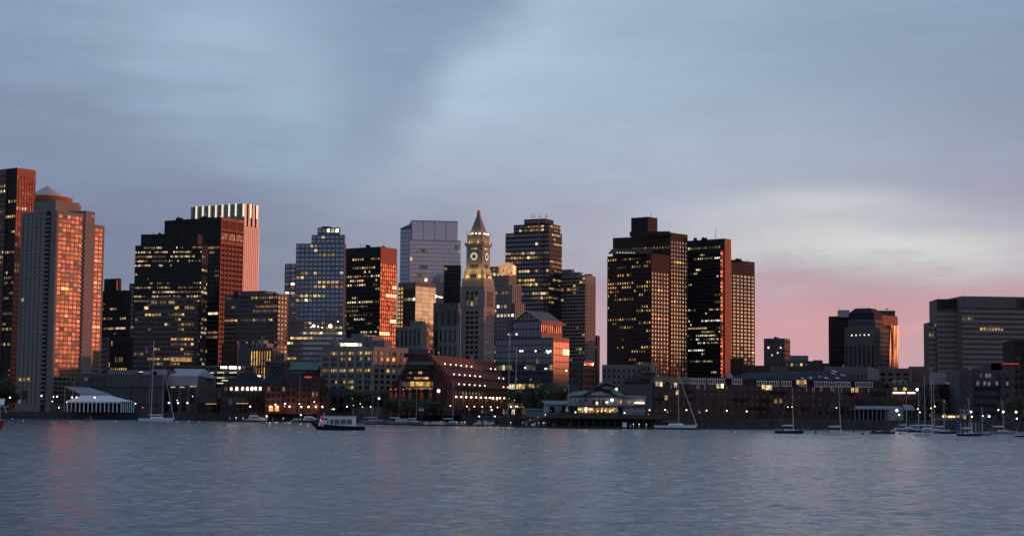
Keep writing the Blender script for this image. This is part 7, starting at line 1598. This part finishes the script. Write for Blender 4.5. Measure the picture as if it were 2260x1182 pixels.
lamps(((1153.5, 887, .5), (1157, 897, .4), (1085, 903.5, .5), (1092, 918, .4), (1057.5, 918, .4), (1128, 897, .5), (1138, 896, .35), (1142, 896, .35)), 832, 'the white lamps near the far end of the hotel', 'lamp_white')
lamps([(*q, .38) for q in ((1433.5, 904), (1468, 903.5), (1515, 904), (1559.5, 905), (1604, 905.5), (1648, 907))], 728, 'the amber lamps along the foot of the wharf building', 'lamp_warm')
lamps([(*q, .25) for q in ((1739, 897.5), (1748, 897.5), (1846, 899))], 730, 'the small amber lamps before the slate roofed building', 'lamp_warm')
lamps(((1979.5, 905, .75), (1984.5, 914.5, .45), (2024, 859, .75), (2143, 908, .55), (2145, 919, .4), (2183, 918, .6), (2203.5, 904, .4), (2214, 908, .65), (2242.5, 908.5, .65), (2244, 923, .45), (2063, 896, .35), (2030, 909, .3)), 727, 'the cool white lamps glaring over the right piers', 'lamp_cool')
lamps([(*q, .35) for q in ((2026, 901.5), (2055, 900), (2169, 917))], 729, 'the warm yellow lamps among the right masts', 'lamp_warm')
lamps([(*q, .42) for q in ((1270, 909), (1378.5, 910.5))], 693, 'the two white globe lamps on the inn pier', 'lamp_white', 5.5)
lamp(1431, 914, 693, 'red lamp at the right end of the inn pier', 'lamp_red', .3, 5.5)
# tall poles: T-shaped light mast, gantry, twin flag poles
def tmast(px, D, ytop, ybot, arm0, arm1, lab, r=.22, z0=GZ):
    p = at(px, ybot, D); t = thing('light_mast', V((p.x, D, z0)), lab, 'mast'); tz = at(px, ytop, D).z - z0; k = D / F
    mb = MB(); mb.tube((0, 0, 0), (.01 * tz, 0, tz), r, r * .8, 'paint_offwhite', 6); mb.build('pole', t); mb = MB(); mb.obox(((arm0 - px) * k, -.5, tz - .5), ((arm1 - arm0) * k, 0, 0), (0, 1.0, 0), (0, 0, .5), 'tin_roof'); mb.build('head', t); return t, tz, k
tmast(660, 946, 820, 900, 641, 672, 'tall white pole with a broad flat head before the red wharf house')
t, tz, k = tmast(1254, 775, 844.5, 905, 1231, 1256, 'white gantry pole with a long arm above the trees'); mb = MB(); mb.obox((-22 * k, -.3, tz - 1.1), (24 * k, 0, 0), (0, .3, 0), (0, 0, .15), 'paint_offwhite')
for i in range(7): mb.tube((-22 * k + i * 4 * k, -.2, tz - 1.1), (-20 * k + i * 4 * k, -.2, tz - .4), .05, .05, 'paint_offwhite', 4)
mb.build('lattice', t); mb = MB(); mb.prism([(-15 * k, 0, tz - 1.1), (-9 * k, 0, tz - 1.1), (-8 * k, 0, tz - 3.4), (-10 * k, 0, tz - 3.4)], (0, .3, 0), 'copper_green'); mb.build('bracket', t)
t, tz, k = tmast(1121.5, 833, 735, 905, 1121, 1122, 'tall white floodlight mast rising behind the far end of the hotel', .3); mb = MB(); mb.box((3 * k, 0, tz - .6), (9 * k, 1, 1.2), 'paint_offwhite'); mb.ball((-.2, -.7, tz - .6), .3, 'lit_pale'); mb.build('lamp_head', t)
t, tz, k = tmast(1137, 834, 766, 905, 1136, 1138, 'slimmer white mast just right of the floodlight mast', .25); mb = MB(); mb.box((.2, 0, tz - .3), (1.2, .8, .8), 'paint_offwhite'); mb.build('lamp_head', t)
fp = thing('flagpole', V((at(329, 905, 968).x, 968, GZ)), 'flagpole with a dark drooping flag behind the ketch masts', 'flagpole'); mb = MB(); z = at(330, 755, 968).z - GZ; mb.tube((0, 0, 0), (0, 0, z), .12, .07, 'paint_offwhite', 6); mb.build('pole', fp)
fl = thing('flag', at(325, 775, 967.6), 'drooping red and blue flag on the pole behind the ketch masts', 'flag')
for i in range(7): mb = MB(); mb.obox((-1.2, 0, 2.4 - i * .62), (2.2 - .1 * i, 0, 0), (0, .12, 0), (-.12, 0, .58), 'flag_red' if i % 2 == 0 else 'cloth_pale'); mb.build('stripe', fl)
mb = MB(); mb.box((.3, -.05, 2.4), (1.2, .1, 1.6), 'flag_blue'); mb.build('canton', fl)
# blue dock pen with white posts, right
P = on_water(2140, 954); t = thing('dock_pen', V((P.x, P.y, 0)), 'blue walled dock pen with a row of white posts below the white dock office', 'dock pen'); k = P.y / F
mb = MB(); mb.obox((-26 * k, 2, 0), (10 * k, 0, 0), (0, .6, 0), (0, 0, 5.5), 'paint_blue'); mb.obox((-16 * k, 2.6, 3.4), (44 * k, 0, 0), (0, .4, 0), (0, 0, 1.2), 'panel_slate'); mb.build('wall', t)
for i in range(8): piece('post', ('pen',), lambda mb: mb.box((0, 0, 2.0), (.55, .5, 3.4), 'paint_offwhite'), t, V(((-17 + i * 5.4) * k, 1.4, 0)))
mb = MB(); mb.obox((30 * k, 2, 3.6), (16 * k, 0, 3.0), (0, .5, 0), (0, 0, .9), 'tin_roof'); mb.build('ramp', t); mb = MB(); mb.obox((-72 * k, 3, 4.6), (44 * k, 0, 0), (0, 2, 0), (0, 0, .9), 'tin_roof'); mb.build('awning', t)
# people on the pier deck and on the dock
rng = random.Random(4)
for i, (px, lab) in enumerate(((1216, 'person leaning near the left corner of the inn pier'), (1224, 'second person from the left corner of the inn pier'), (1236, 'person in pale clothes on the left part of the inn pier'), (1312, 'person standing before the golden windows, left of two'), (1322, 'person standing before the golden windows, right of two'), (1399, 'person in dark clothes at the right end of the inn'), (1406, 'person in pale clothes at the right end of the inn'), (1425, 'person by the red lamp on the inn pier'))):
    person(V((at(px, 910, 694).x, 693 + rng.random() * 3, 5.5)), rng.random() * 6, lab, rng.choice(('cloth_dark', 'cloth_pale')), 'cloth_dark', 'people on the inn pier')
